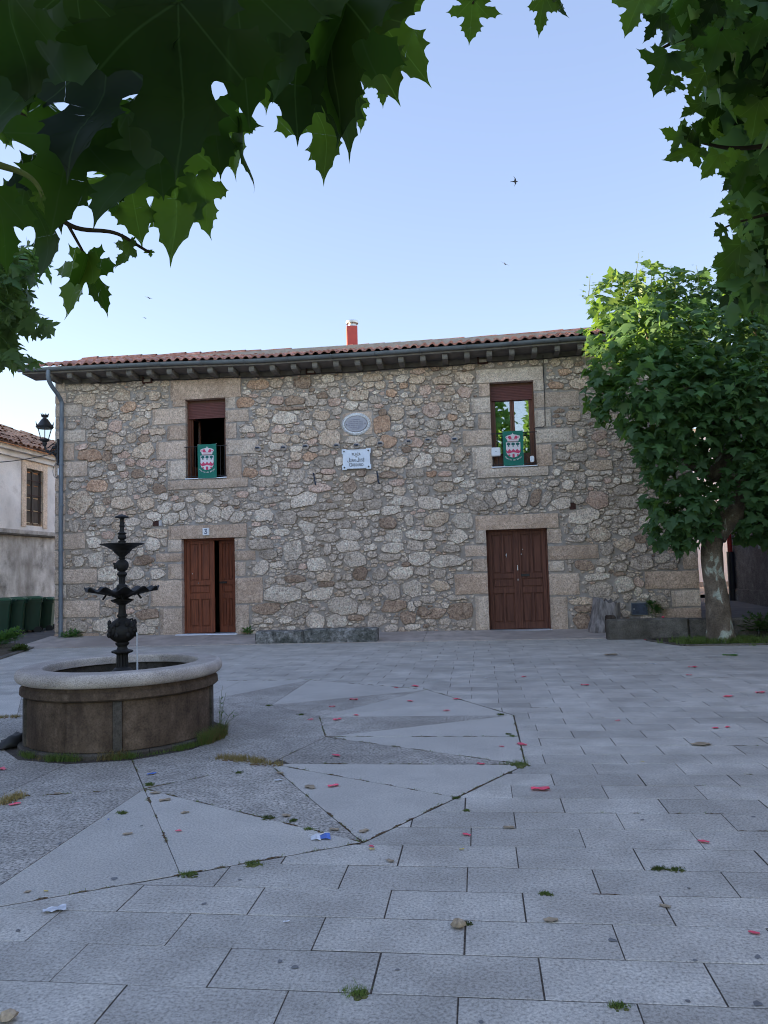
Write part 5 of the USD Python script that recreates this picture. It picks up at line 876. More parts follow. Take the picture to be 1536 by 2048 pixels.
part('end_wall', bx(XN-9, XN-.02, YA, YA+.3, -.1, ze), M['plaster'], nb_); part('rear_end_wall', bx(XN-9, XN-.02, YB-.3, YB, -.1, ze), M['plaster'], nb_)
part('string_course', cbox(XN-.05, XN+.06, YA, YB, zl-.10, zl+.02), M['plaster_low'], nb_); part('ledge', cbox(XN-.05, XN+.10, YA, YB, zl-.16, zl-.105), M['basin_dark'], nb_)
part('cornice', merge([cbox(XN-.05, XN+.10, YA, YB, ze-.28, ze-.12), cbox(XN-.05, XN+.22, YA, YB, ze-.118, ze+.02)]), M['plaster'], nb_)
wn = thing_sub('window', nb_); fw = .24
part('stone_frame', merge([cbox(XN-.1, XN+.03, yw0-fw, yw0, zw0-.05, zw1+fw), cbox(XN-.1, XN+.03, yw1, yw1+fw, zw0-.05, zw1+fw), cbox(XN-.1, XN+.032, yw0+.001, yw1-.001, zw1, zw1+fw)]), M['dressed_grey'], wn)
part('timber_frame', merge([cbox(XN-.12, XN-.05, yw0, yw0+.07, zw0, zw1), cbox(XN-.12, XN-.05, yw1-.07, yw1, zw0, zw1), cbox(XN-.12, XN-.05, (yw0+yw1)/2-.04, (yw0+yw1)/2+.04, zw0, zw1), cbox(XN-.12, XN-.05, yw0+.071, yw1-.071, zw1-.07, zw1), cbox(XN-.12, XN-.05, yw0+.071, yw1-.071, zw0, zw0+.08)]), M['old_wood'], wn)
for k in range(4):
    za, zb_ = zw0+.1+k*(zw1-zw0-.18)/4, zw0+.1+(k+1)*(zw1-zw0-.18)/4-.03
    for s in (0, 1): ya = yw0+.08 if s == 0 else (yw0+yw1)/2+.045; part('shutter_panel', bx(XN-.13, XN-.085, ya, ya+(yw1-yw0)/2-.125, za, zb_), M['old_wood'], wn)
part('window_bar', merge([tube([(XN-.02, yw0, z), (XN-.02, yw1, z)], .012, 5) for z in (zw0+.45, zw0+.95, zw0+1.4)]), M['rust'], wn)
rt = thing_sub('roof', nb_); rng_ = np.random.default_rng(9); nrow, ms = 0, []
rtop = atx(0, 852, XN-2.6); sl = math.tan(math.radians(24))
for row in range(9):
    for c in range(int((YB-YA+1)/.24)):
        y = YA-.3+c*.24; x0 = XN+.34-row*.36; z0 = ze+.03+row*.36*sl; a = np.linspace(0, math.pi, 7); j = rng_.normal(0, 1, 3)*[.02, .02, .015]
        w0, w1 = .105, .085; v = np.vstack([[(x0+j[0], y+w0*math.cos(t)+j[1], z0+w0*.8*math.sin(t)+j[2]+.02) for t in a], [(x0-.44+j[0], y+w1*math.cos(t)+j[1], z0+.44*sl+w1*.8*math.sin(t)+j[2]) for t in a]])
        m = (v, np.array([(k, k+1, 7+k+1, 7+k) for k in range(6)])); py = proj((x0, y, z0)); vis = py[2] > 1 and -20 < py[0] < 125
        if vis and nrow < 300: part('tile', m, M['old_tile'], rt, smooth=True); nrow += 1
        else: ms.append(m)
part('far_tiles', merge(ms), M['old_tile'], rt, smooth=True, kind='stuff')
part('roof_deck', (np.array([(XN+.34, YA-.4, ze-.0), (XN+.34, YB+.3, ze-.0), (XN-3.2, YB+.3, ze+3.54*sl), (XN-3.2, YA-.4, ze+3.54*sl), (XN-9.2, YB+.3, ze-.3), (XN-9.2, YA-.4, ze-.3)]), np.array([(0, 1, 2, 3), (3, 2, 4, 5)])), M['old_tile'], nb_)
pc = thing('power_cable', 'thin dark cable running from the left edge to the wall lantern', 'cable'); p0, p1 = atx(-40, 926, XN+.05), pt(112, 906); q = np.linspace(0, 1, 20)[:, None]
part('wire', tube(p0*(1-q)+p1*q-np.array([0, 0, .06])*(4*q*(1-q)), .012, 5), M['cable'], pc)
# ------------------------------------------------------------------ buildings on the right
XG = 8.0; gr = thing('grey_stone_house', 'dark grey rough stone building at the right edge beyond the tree', 'house')
yg = atx(1467, 1150, XG)[1]; yv0, yv1 = atx(1531, 1060, XG)[1], atx(1519, 1060, XG)[1]; zv0 = atx(1525, 1092, XG)[2]
vv = sbox(-8, -.1, yg, 6.4).difference(sbox(yv0, zv0, yv1, zv0+1.5)); pv_, pf_ = tri(vv); part('front_wall', (np.c_[np.full(len(pv_), XG), pv_], pf_[:, ::-1]), M['rubble'], gr)
part('corner_wall', bx(XG+.01, XG+7, yg-.35, yg, -.1, 6.4), M['rubble'], gr); part('end_wall', bx(XG+.01, XG+7, -8, -7.7, -.1, 6.4), M['rubble'], gr)
part('rear_wall', bx(XG+6.99, XG+7.2, -8, yg, -.1, 6.4), M['rubble'], gr)
part('roof', (np.array([(XG-.4, -8.4, 6.4), (XG-.4, yg+.4, 6.4), (XG+3.6, yg+.4, 7.8), (XG+3.6, -8.4, 7.8), (XG+7.4, -8.4, 6.4), (XG+7.4, yg+.4, 6.4)]), np.array([(1, 0, 3, 2), (2, 3, 4, 5)])), M['old_tile'], gr)
wv = thing_sub('window', gr); part('window_frame', merge([cbox(XG-.05, XG+.12, yv0-.06, yv0, zv0-.08, zv0+1.6), cbox(XG-.05, XG+.12, yv1, yv1+.06, zv0-.08, zv0+1.6), cbox(XG-.05, XG+.12, yv0+.001, yv1-.001, zv0-.08, zv0), cbox(XG-.05, XG+.12, yv0+.001, yv1-.001, zv0+1.5, zv0+1.6)]), M['zinc'], wv)
part('shutter', bx(XG+.08, XG+.1, yv0, yv1, zv0, zv0+1.5), M['zinc_dark'], wv)
for k in range(5): yy = yv0+(yv1-yv0)*(k+.5)/5; part('window_bar', tube([(XG-.02, yy, zv0), (XG-.02, yy, zv0+1.5)], .012, 5), M['zinc_dark'], wv)
zg = atx(1466, 1104, XG)[2]; yp = yg-.12
part('upper_downpipe', tube([(XG-.10, yp, 6.3), (XG-.10, yp, zg)], .07, 10), M['red_pipe'], gr, smooth=40); part('lower_downpipe', tube([(XG-.10, yp, zg+.01), (XG-.10, yp, .2)], .105, 10), M['navy_pipe'], gr, smooth=40)
part('base_band', cbox(XG-.05, XG-.002, -8, yg, -.1, .62), M['rubble'], gr)
pl_ = thing('pale_house', 'pale pink rendered wall seen in the gap right of the stone house', 'house'); YP = 33.0; zp = aty(1445, 1163, YP)[2]
part('wall', bx(3, 20, YP, YP+.4, zp, 7), M['pale'], pl_); part('plinth', bx(3, 20, YP-.05, YP+.4, -.1, zp), M['plinth'], pl_); part('roof', (np.array([(3, YP-.4, 7.02), (20, YP-.4, 7.02), (20, YP+5, 8.8), (3, YP+5, 8.8)]), np.array([(0, 1, 2, 3)])), M['tile'], pl_)
part('side_wing', bx(12.5, 20, yg+.5, YP-.01, 0, 7), M['pale'], pl_); part('return_wall', bx(3, 3.4, YP+.4, YP+9, 0, 7), M['pale'], pl_)
part('side_pavement', sheet([(6.0, 27, .395), (10.4, 27, .395), (10.4, 32.94, .47), (6.0, 32.94, .47)]), M['plinth'], st)
# ------------------------------------------------------------------ wheelie bins
def wbin(px, py, dep, rot, label, h=.98):
    g = ground(px, py, .02); k = dep/g[1]; x, y = g[0]*k, dep
    t = thing('wheelie_bin', label, 'bin', 'green wheelie bins in a row against the plastered house', loc=(x, y, .02), rotz=rot)
    w, d = .29, .34; z0, z1 = .09, h
    def fr(w0, d0, w1, d1, za, zb_):
        v = np.array([(-w0, -d0, za), (w0, -d0, za), (w0, d0, za), (-w0, d0, za), (-w1, -d1, zb_), (w1, -d1, zb_), (w1, d1, zb_), (-w1, d1, zb_)])
        return trimesh.convex.convex_hull(np.vstack([v*[.93, 1, 1], v*[1, .94, 1]])) if True else None
    part('body', fr(w*.80, d*.78, w*.97, d*.97, z0, z1-.06), M['bin'], t); part('top_band', fr(w*1.04, d*1.04, w*1.05, d*1.05, z1-.12, z1-.03), M['bin'], t)
    lid = trimesh.convex.convex_hull(np.array([(sx*w*1.1, sy*d*1.12-.02, z1-.025) for sx in (-1, 1) for sy in (-1, 1)]+[(sx*w*1.1, sy*d*1.12-.02, z1+.01) for sx in (-1, 1) for sy in (-1, 1)]+[(sx*w*.8, sy*d*.85-.02, z1+.055) for sx in (-1, 1) for sy in (-1, 1)]))
    part('lid', lid, M['bin_lid'], t); part('handle', tube([(-w*.8, d*1.1, z1), (-w*.8, d*1.3, z1-.02), (w*.8, d*1.3, z1-.02), (w*.8, d*1.1, z1)], .016, 6), M['bin'], t)
    for s in (-1, 1): part('wheel', tf(trimesh.creation.cylinder(.10, .05, sections=18), R=roty(math.pi/2), t=(s*w*.92, d*.72, .09)), M['rubber'], t)
    part('foot', cbox(-w*.6, w*.6, -d*.75, -d*.6, 0.0, .1), M['rubber'], t)
    for s in (-1, 1): part('side_rib', cbox(s*w*.5-.012, s*w*.5+.012, -d*.985, -d*.93, z1-.3, z1-.13), M['bin'], t)
wbin(-4, 1272, 19.6, -1.15, 'green wheelie bin cut by the left edge, nearest of the row'); wbin(26, 1270, 20.1, -1.2, 'second green wheelie bin from the left edge with pale emblem'); wbin(58, 1268, 20.6, -1.1, 'third green wheelie bin from the left edge'); wbin(84, 1266, 21.2, -1.2, 'green wheelie bin farthest right, next to the stone house corner', .93)
# ------------------------------------------------------------------ planting beds
br = thing('tree_bed', kind='structure')
part('bed_soil', sheet([(3.62, 14.5, .012), (8.2, 14.5, .012), (8.2, 15.85, .03), (3.3, 15.85, .03)]), M['earth'], br)
part('bed_kerb', cbox(3.62, 5.1, 14.42, 14.51, -.05, .03, .008), M['planter'], br); part('bed_kerb', tf(cbox(0, 1.1, -.05, .05, -.05, .028, .008), R=rotz(math.atan2(.9, -.35)), t=(3.60, 14.52, 0)), M['planter'], br)
bl = thing('weed_bed', kind='structure'); part('bed_soil', sheet([(-9.2, 13.65, .012), (-9.97, 16.25, .012), (-16, 16.25, .03), (-16, 13.65, .012)]), M['earth'], bl)
part('bed_kerb', tf(cbox(0, 2.7, -.06, .06, -.05, .035, .008), R=rotz(math.atan2(2.6, -.77)), t=(-9.15, 13.62, 0)), M['planter'], bl)

# ------------------------------------------------------------------ plane trees
HALF = [(0.02, 0.0), (0.07, -0.05), (0.19, -0.08), (0.31, -0.05), (0.41, -0.10), (0.43, -0.01), (0.50, 0.05), (0.38, 0.09), (0.33, 0.13), (0.46, 0.15), (0.60, 0.15), (0.65, 0.23), (0.82, 0.33), (0.67, 0.35), (0.63, 0.43), (0.50, 0.40), (0.42, 0.45), (0.32, 0.41), (0.215, 0.425), (0.25, 0.53), (0.36, 0.61), (0.27, 0.65), (0.30, 0.74), (0.19, 0.75), (0.16, 0.86), (0.07, 0.92), (0.0, 1.08)]
HALF_S = [(0.03, 0.0), (0.22, -0.09), (0.46, 0.0), (0.34, 0.12), (0.60, 0.16), (0.82, 0.34), (0.54, 0.42), (0.23, 0.42), (0.36, 0.62), (0.21, 0.74), (0.0, 1.08)]
HALF_T = [(0.03, 0.0), (0.45, -0.03), (0.42, 0.11), (0.78, 0.33), (0.30, 0.45), (0.34, 0.64), (0.0, 1.08)]
def outline(half): return np.array(half+[(-x, y) for x, y in half[::-1] if x > 0.001])
_cache = {}
def leaf_flat(kind):
    if kind not in _cache:
        pts = outline({'big': HALF, 'mid': HALF_S, 'tiny': HALF_T}[kind]); pts[np.argmin(np.abs(pts[:, 0]-.02)+np.abs(pts[:, 1]))] += 0
        if kind == 'big':                                  # teeth with hollow flanks
            q = np.roll(pts, -1, 0); d = q-pts; nrm_ = np.c_[-d[:, 1], d[:, 0]]; mids = (pts+q)/2+nrm_*.09; pts = np.stack([pts, mids], 1).reshape(-1, 2)
        v, f = tri(Polygon(pts).buffer(0))
        if kind == 'big':
            m = trimesh.Trimesh(np.c_[v, np.zeros(len(v))], f, process=True).subdivide_to_size(.13); v, f = np.array(m.vertices)[:, :2], np.array(m.faces)
        _cache[kind] = (v, f)
    return _cache[kind]
def leaf(kind, base, tip, nrm, wid=1.0, fold=.25, droop=.2, wave=.05, rg=RG, asym=0.0):
    """A five lobed leaf blade from base to tip; nrm is roughly the way its upper face looks."""
    v, f = leaf_flat(kind); base = np.asarray(base, float); y = np.asarray(tip, float)-base; L = np.linalg.norm(y)/1.08; y = y/(np.linalg.norm(y)+1e-12)
    z = np.asarray(nrm, float); z = z-y*(z@y); z /= np.linalg.norm(z)+1e-12; x = np.cross(y, z)
    a, b = v[:, 0]*wid*(1+asym*np.sign(v[:, 0])), v[:, 1]; ph = rg.uniform(0, 6.3, 2)
    h = -fold*np.abs(a)**1.3-droop*(b-.0)**2+droop*b+wave*np.sin(a*7+ph[0])*np.abs(a)+wave*np.sin(b*6+ph[1])*.6
    return base+L*(a[:, None]*x+b[:, None]*y+h[:, None]*z), f, v
def leaf_part(m, parent, matl, name='leaf'): return part(name, (m[0], m[1]), matl, parent, smooth=True, uv=m[2])
rt4 = np.random.default_rng(17)
def pick(px, py, dist): d = ray(px, py); return np.array([0, 0, EYE])+d/np.linalg.norm(d)*dist
# --- the tree by the house corner
TX = np.array([4.36, 14.95, 0.0]); tree = thing('plane_tree', 'pollarded plane tree with patchy bark and full crown before the house corner', 'tree')
def trunk_mesh(pts, rads, seed, n=22, lump=.12):
    p = smoothline(pts, 48); s = np.linspace(0, 1, len(pts)); r = np.interp(np.linspace(0, 1, 48), s, rads); v, f = tube(p, r, n)
    k = len(p)*n; c = np.repeat(p, n, 0); d = v[:k]-c; q = meshkit.fbm(v[:k]*3.2+seed, 3)-.5; v[:k] = c+d*(1+lump*2*q[:, None]); return v, f
tp = lambda px, py, dy=0: aty(px, py, TX[1]+dy)
part('trunk', trunk_mesh([TX+[0.03, 0, -.1], TX+[.02, 0, .05], tp(1434, 1200), tp(1425, 1130), tp(1424, 1085), tp(1432, 1050)], [.27, .232, .205, .193, .187, .19], 1), M['bark'], tree, smooth=True)
part('limb', trunk_mesh([tp(1430, 1075), tp(1446, 1050), tp(1466, 1020), tp(1478, 990), tp(1468, 955, .1), tp(1450, 930, .2)], [.19, .20, .23, .22, .15, .10], 2, lump=.22), M['bark'], tree, smooth=True)
part('limb', trunk_mesh([tp(1416, 955, .0), tp(1440, 935, .05), tp(1455, 910, .1), tp(1452, 870, .2), tp(1440, 800, .3), tp(1430, 700, .2)], [.13, .18, .14, .11, .09, .05], 3, lump=.2), M['bark'], tree, smooth=True)
for k, pts in enumerate(([(1440, 860), (1400, 800), (1340, 740), (1290, 660)], [(1452, 870), (1490, 800), (1510, 700), (1500, 620)], [(1420, 950), (1380, 930), (1330, 900), (1300, 850)], [(1425, 1060), (1400, 1040), (1370, 1030), (1340, 1020)], [(1445, 1050), (1490, 1050), (1530, 1040), (1560, 1030)], [(1430, 880), (1360, 780), (1300, 720), (1240, 700)])):
    part('branch', trunk_mesh([tp(x, y, .1*((i+k) % 3-1)*i) for i, (x, y) in enumerate(pts)], [.09, .065, .04, .015], 5+k, 10, .1), M['twig'] if k > 2 else M['bark'], tree, smooth=True)
BL = [(1235, 600, 52, 0), (1300, 585, 58, .3), (1370, 600, 62, .2), (1440, 590, 62, -.2), (1510, 610, 66, 0), (1570, 640, 70, .2), (1228, 668, 50, -.3), (1290, 670, 66, -.9), (1370, 680, 72, -1.0), (1450, 690, 72, -.8), (1530, 700, 74, -.6), (1600, 740, 70, 0), (1218, 735, 42, 0), (1275, 750, 62, -.9), (1350, 765, 70, -1.2), (1430, 775, 66, -1.2), (1510, 790, 74, -1.2), (1590, 830, 70, -.3),
      (1205, 790, 34, .2), (1250, 820, 46, -.2), (1320, 840, 62, -.8), (1390, 850, 60, -.9), (1500, 870, 62, -.9), (1570, 920, 70, -.4), (1310, 900, 40, 0), (1350, 930, 56, -.5), (1405, 985, 40, -.6), (1515, 950, 60, -.8), (1330, 980, 42, 0), (1365, 1015, 46, -.5), (1335, 1050, 38, 0), (1375, 1065, 34, -.3), (1395, 1040, 34, -.4), (1525, 1020, 46, -.6), (1500, 1050, 30, .1), (1560, 1050, 44, 0), (1350, 700, 90, .9), (1480, 720, 100, 1.0), (1420, 850, 90, .9), (1340, 860, 70, .6), (1300, 640, 70, .9), (1500, 900, 80, .8), (1500, 985, 60, .7), (1450, 1000, 50, .8), (1540, 1000, 60, .5)]
mpp = TX[1]/1540*1.03
cand = []; LIMB = unary_union([Polygon([(1440, 925), (1447, 880), (1464, 884), (1458, 925)]), Polygon([(1410, 955), (1422, 932), (1452, 925), (1452, 950), (1425, 965)]), Polygon([(1445, 1050), (1452, 1005), (1478, 985), (1494, 1005), (1480, 1032)])])
crown_c = tp(1420, 800)
for bi, (px, py, r, dy) in enumerate(BL):
    c = tp(px, py, dy); R = r*mpp; nl = int(34+R*R*330)
    for _ in range(nl):
        d = rt4.normal(0, 1, 3); d /= np.linalg.norm(d); rad = R*rt4.uniform(.55, 1.08)**.6
        p = c+d*rad*np.array([1.05, 1.0, .95]); out = d*.6+np.array([0, -.35, .6])+rt4.normal(0, .42, 3)
        qx, qy, _w = proj(p+[0, 0, 0])
        if p[1] < TX[1]+.1 and (LIMB.contains(Point(qx, qy+8)) or LIMB.contains(Point(qx, qy-6))): continue
        t_ = d*.7+np.array([0, -.15, -.65])+rt4.normal(0, .4, 3); t_ /= np.linalg.norm(t_); L = rt4.uniform(.12, .25)
        cand.append((p, p+t_*L, out, L, (p-c)@np.array([0, -1, .3]), d[2], c[2]))
def facing(q): return q[0][1]
cand.sort(key=facing); young_z = tp(1300, 610)[2]
lf, ly_ = [], []; nvis = 0
for i, (p, t_, o, L, fr, dz, cz) in enumerate(cand):
    yng = (p[2] > young_z and rt4.random() < .55) or rt4.random() < .05
    if nvis < 300 and i % 3 == 0:
        nvis += 1; m = leaf('mid', p, t_, o, rt4.uniform(.85, 1.05), .3, .25, .06, rt4); leaf_part(m, tree, M['leaf_young'] if yng else M['leaf'])
    else:
        m = leaf('mid' if i < len(cand)*.5 else 'tiny', p, t_, o, rt4.uniform(.85, 1.05), .3, .25, .06, rt4); (ly_ if yng else lf).append((m[0], m[1]))
# upright young shoots on top and loose twigs with small leaves
sh = []
for px, py, l in ((1180, 552, 40), (1222, 540, 45), (1278, 505, 70), (1300, 530, 50), (1250, 545, 40), (1335, 535, 45), (1392, 530, 50), (1345, 555, 30), (1418, 545, 40), (1200, 600, 40), (1440, 720, 50), (1465, 690, 50), (1390, 750, 40), (1255, 560, 40), (1170, 690, 40)):
    a = tp(px+rt4.uniform(-6, 6), py+l, -.5); b = tp(px, py, -.3); sh.append(tube([a, (a+b)/2+rt4.normal(0, .02, 3), b], [.008, .006, .003], 5))
    for k in range(7):
        s = k/6; p = a*(1-s)+b*s; an = rt4.uniform(0, 6.3); d = np.array([math.cos(an), math.sin(an)*.7, rt4.uniform(-.1, .5)]); L = .15*(1-s*.65); q = p+d*.05
        m = leaf('mid', q, q+d*L, [0, -.3, 1], .9, .3, .2, .05, rt4); ly_.append((m[0], m[1]))
part('shoots', merge(sh), M['shoot'], tree, smooth=True)
part('crown_leaves', merge(lf), M['leaf'], tree, smooth=True, kind='stuff'); part('crown_young_leaves', merge(ly_), M['leaf_young'], tree, smooth=True, kind='stuff')
# --- overhanging branches near the camera
CAMF = -fwd
def near_leaf(par, b, t, d0, d1, wid=.95, yaw=0.0, pitch=0.0, lit=False, fold=.3, droop=.25, kind='big', seed=0, dark=None):
    B, T = pick(b[0], b[1], d0), pick(t[0], t[1], d1); y = (T-B)/np.linalg.norm(T-B); n = CAMF-y*(CAMF@y); n /= np.linalg.norm(n); x = np.cross(y, n)
    nn = n*math.cos(yaw)+x*math.sin(yaw); rr = np.random.default_rng(int(b[0]*7+b[1]*13+seed) & 0xffff)
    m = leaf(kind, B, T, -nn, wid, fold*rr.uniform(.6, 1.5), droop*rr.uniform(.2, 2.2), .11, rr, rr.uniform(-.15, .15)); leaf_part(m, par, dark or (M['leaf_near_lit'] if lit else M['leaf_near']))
def near_twig(par, pts, r0=.006, r1=.002, matl='twig', nm='twig'): P = smoothline([pick(*p) for p in pts], 20); part(nm, tube(P, np.linspace(r0, r1, 20), 7), M[matl], par, smooth=True)
br1 = thing('plane_branch', 'dark plane tree branch hanging in from the top left with large near leaves', 'branch')
near_twig(br1, [(-120, -30, 1.15), (60, 45, 1.1), (160, 85, 1.1), (280, 60, 1.15), (420, -10, 1.2), (600, -40, 1.3), (760, -10, 1.4)], .012, .005, nm='branch_stem'); near_twig(br1, [(-60, 200, 1.3), (60, 235, 1.3), (250, 250, 1.3)], .006, .003)
near_twig(br1, [(-20, 322, .95), (30, 340, .95), (60, 355, .95), (80, 380, .95), (85, 395, .95)], .004, .002, 'shoot'); near_twig(br1, [(95, 400, 1.25), (135, 448, 1.25), (150, 455, 1.25), (230, 466, 1.25), (262, 482, 1.25), (300, 505, 1.25)], .004, .002); near_twig(br1, [(135, 448, 1.25), (150, 475, 1.25), (168, 507, 1.25)], .0025, .0018)
near_twig(br1, [(700, 140, 1.4), (740, 143, 1.4), (800, 150, 1.4)], .003, .0018); near_twig(br1, [(700, 130, 1.4), (715, 175, 1.4), (722, 190, 1.4)], .0025, .0015)
NL_ = [  # base, tip, distances, width, yaw, lit
 ((363, 10), (357, 372), .95, .90, .98, .0, 0), ((205, 80), (135, 372), 1.05, .95, .95, .35, 0), ((150, 240), (100, 475), 1.05, .98, .9, -.4, 0), ((262, 235), (195, 470), 1.1, 1.02, .85, .4, 0), ((60, 60), (-30, 330), .95, .9, 1.0, .3, 0), ((20, -20), (60, 230), .9, .9, 1.0, .2, 0),
 ((150, -40), (180, 190), 1.1, 1.1, 1.0, -.3, 0), ((270, -60), (250, 160), 1.25, 1.2, 1.0, .5, 1), ((470, -60), (500, 260), 1.0, .98, .9, -.2, 0), ((560, -60), (545, 210), 1.15, 1.1, .95, .3, 0), ((610, 15), (590, 300), 1.2, 1.15, .8, -.35, 0), ((655, -30), (668, 300), 1.15, 1.1, .8, .55, 0), ((690, 15), (688, 330), 1.15, 1.12, .62, -.75, 0), ((620, 190), (655, 372), 1.25, 1.25, .8, .55, 1), ((640, -60), (720, 140), 1.3, 1.25, .9, .3, 0),
 ((693, 10), (800, 215), 1.3, 1.3, .95, -.1, 1), ((735, -10), (862, 178), 1.35, 1.35, .8, .2, 1), ((715, 185), (722, 268), 1.35, 1.35, .7, .6, 1), ((760, 145), (768, 218), 1.4, 1.4, .7, .5, 1), ((318, 240), (352, 540), 1.3, 1.25, .8, .25, 1), ((255, 330), (285, 500), 1.3, 1.28, .85, -.3, 1), ((395, 350), (425, 482), 1.25, 1.25, .8, .5, 1), ((300, 220), (330, 410), 1.15, 1.1, .95, -.15, 0), ((455, 215), (478, 365), 1.3, 1.28, .7, .8, 1), ((472, 240), (503, 390), 1.2, 1.2, .35, 1.2, 0), ((430, 200), (440, 362), 1.2, 1.2, .8, -.4, 0),
 ((60, 370), (88, 570), 1.1, 1.08, .75, .5, 0), ((-5, 380), (18, 560), .95, .95, .5, -.7, 0), ((95, 310), (120, 468), 1.1, 1.05, .9, .1, 0), ((215, 380), (238, 450), 1.3, 1.3, .8, .3, 0), ((10, 130), (15, 300), 1.3, 1.3, .9, .0, 1), ((-20, 210), (30, 300), 1.3, 1.3, .9, .3, 1), ((120, 60), (125, 118), 1.5, 1.5, .9, .2, 1), ((60, -10), (150, 60), 1.5, 1.5, .9, .2, 1), ((400, -40), (420, 190), 1.25, 1.2, 1.0, -.5, 0), ((520, 90), (530, 232), 1.3, 1.3, .8, .5, 1), ((340, 120), (300, 260), 1.3, 1.25, .9, .3, 0), ((230, 120), (222, 215), 1.4, 1.4, .8, .4, 1), ((575, 0), (583, 60), 1.5, 1.5, .9, 0, 1),
 ((168, 507), (125, 640), 1.25, 1.24, .78, .55, 1), ((172, 507), (214, 636), 1.25, 1.27, .62, -.85, 0), ((262, 483), (232, 540), 1.25, 1.25, .75, .35, 1), ((262, 478), (275, 488), 1.25, 1.25, 1.0, .2, 1), ((300, 500), (302, 516), 1.25, 1.25, 1.1, .1, 1), ((75, 385), (88, 430), .95, .95, .7, .3, 1)]
for i, (b, t, d0, d1, w, yw, lit) in enumerate(NL_): near_leaf(br1, b, t, d0, d1, w, yw, 0, bool(lit), seed=i)
br2 = thing('plane_branch', 'three plane leaves hanging from the top edge over the sky', 'branch')
near_twig(br2, [(860, -60, 1.9), (950, -12, 1.9), (1040, -25, 1.9), (1150, -50, 1.9)], .006, .003); near_twig(br2, [(950, -12, 1.9), (948, 0, 1.9), (945, 8, 1.9)], .003, .002); near_twig(br2, [(1040, -25, 1.9), (1075, -20, 1.9), (1088, -6, 1.9)], .003, .002)
for i, (b, t, w, yw, lit) in enumerate((((945, -2), (938, 92), .95, .1, 1), ((1088, -12), (1076, 78), .62, .3, 1), ((1110, -30), (1136, 40), .6, -.4, 0))): near_leaf(br2, b, t, 1.9, 1.9, w, yw, 0, bool(lit), seed=i)
br3 = thing('plane_branch', 'leafy plane tree bough down the right edge above the pollarded tree', 'branch')
for pts in ([(1640, -60, 3.4), (1520, 20, 3.4), (1440, 60, 3.2), (1360, 80, 3.0), (1310, 105, 2.9)], [(1660, 120, 3.6), (1540, 150, 3.6), (1450, 160, 3.5), (1372, 152, 3.4)], [(1660, 260, 3.8), (1540, 290, 3.8), (1450, 295, 3.7), (1385, 282, 3.6), (1350, 280, 3.6)], [(1680, 350, 4.4), (1570, 420, 4.4), (1490, 440, 4.4), (1440, 460, 4.4)], [(1680, 480, 5.0), (1570, 530, 5.0), (1490, 530, 5.0), (1440, 510, 5.0)]): near_twig(br3, pts, .014, .004, nm='branch_stem' if pts[0][0] == 1640 else 'twig')
N3 = [((1282, -8), (1248, 76), 2.6, .9, .2, 1), ((1322, 26), (1284, 88), 2.6, .8, .3, 0), ((1345, 50), (1318, 90), 2.7, .9, .2, 0), ((1338, 104), (1306, 196), 2.7, .95, .1, 0), ((1342, 108), (1350, 150), 2.7, .6, .8, 0), ((1350, 153), (1332, 195), 2.9, .9, .2, 1), ((1410, 145), (1378, 198), 3.0, .95, .2, 1), ((1441, 62), (1412, 158), 2.6, .95, .3, 0), ((1470, 70), (1480, 160), 2.7, .8, -.4, 0), ((1405, 204), (1358, 238), 3.2, .8, .3, 1), ((1374, 274), (1316, 259), 3.2, .9, .0, 1), ((1385, 286), (1406, 232), 3.2, .9, .2, 0), ((1402, 290), (1322, 319), 3.2, .8, .3, 1), ((1438, 308), (1400, 362), 3.2, .95, .1, 1), ((1425, 270), (1440, 230), 3.3, .8, .4, 1), ((1496, 322), (1464, 394), 3.5, .7, .4, 0), ((1470, 300), (1452, 345), 3.4, .9, .1, 1), ((1480, 345), (1440, 385), 3.6, .8, .3, 0), ((1470, 412), (1419, 434), 4.0, .6, .4, 1), ((1480, 415), (1462, 465), 4.0, .9, .1, 1), ((1449, 452), (1427, 474), 4.2, .9, .2, 1), ((1482, 490), (1419, 536), 4.4, .9, .2, 1), ((1470, 520), (1430, 570), 4.6, .9, .2, 1), ((1500, 160), (1470, 230), 3.2, .95, .1, 0), ((1520, 200), (1500, 290), 3.2, .9, .2, 1), ((1430, 0), (1400, 60), 2.8, .95, .2, 0), ((1380, -20), (1350, 40), 2.7, .9, .2, 0), ((1480, 10), (1450, 40), 2.6, .95, 0, 0), ((1530, 40), (1500, 120), 2.6, .9, .2, 0), ((1400, 60), (1370, 110), 2.9, .9, .3, 1), ((1330, -30), (1300, 30), 2.7, .9, .3, 1)]
for i, (b, t, d, w, yw, lit) in enumerate(N3): near_leaf(br3, b, t, d, d+.05*((i % 3)-1), w, yw, 0, bool(lit), seed=i, fold=.35)
MASK = Polygon([(1325, -60), (1365, 20), (1405, 80), (1425, 130), (1430, 190), (1440, 250), (1462, 290), (1480, 320), (1486, 380), (1480, 440), (1465, 480), (1455, 540), (1470, 600), (1700, 640), (1700, -60)])
k = 0; others = []; others2 = []
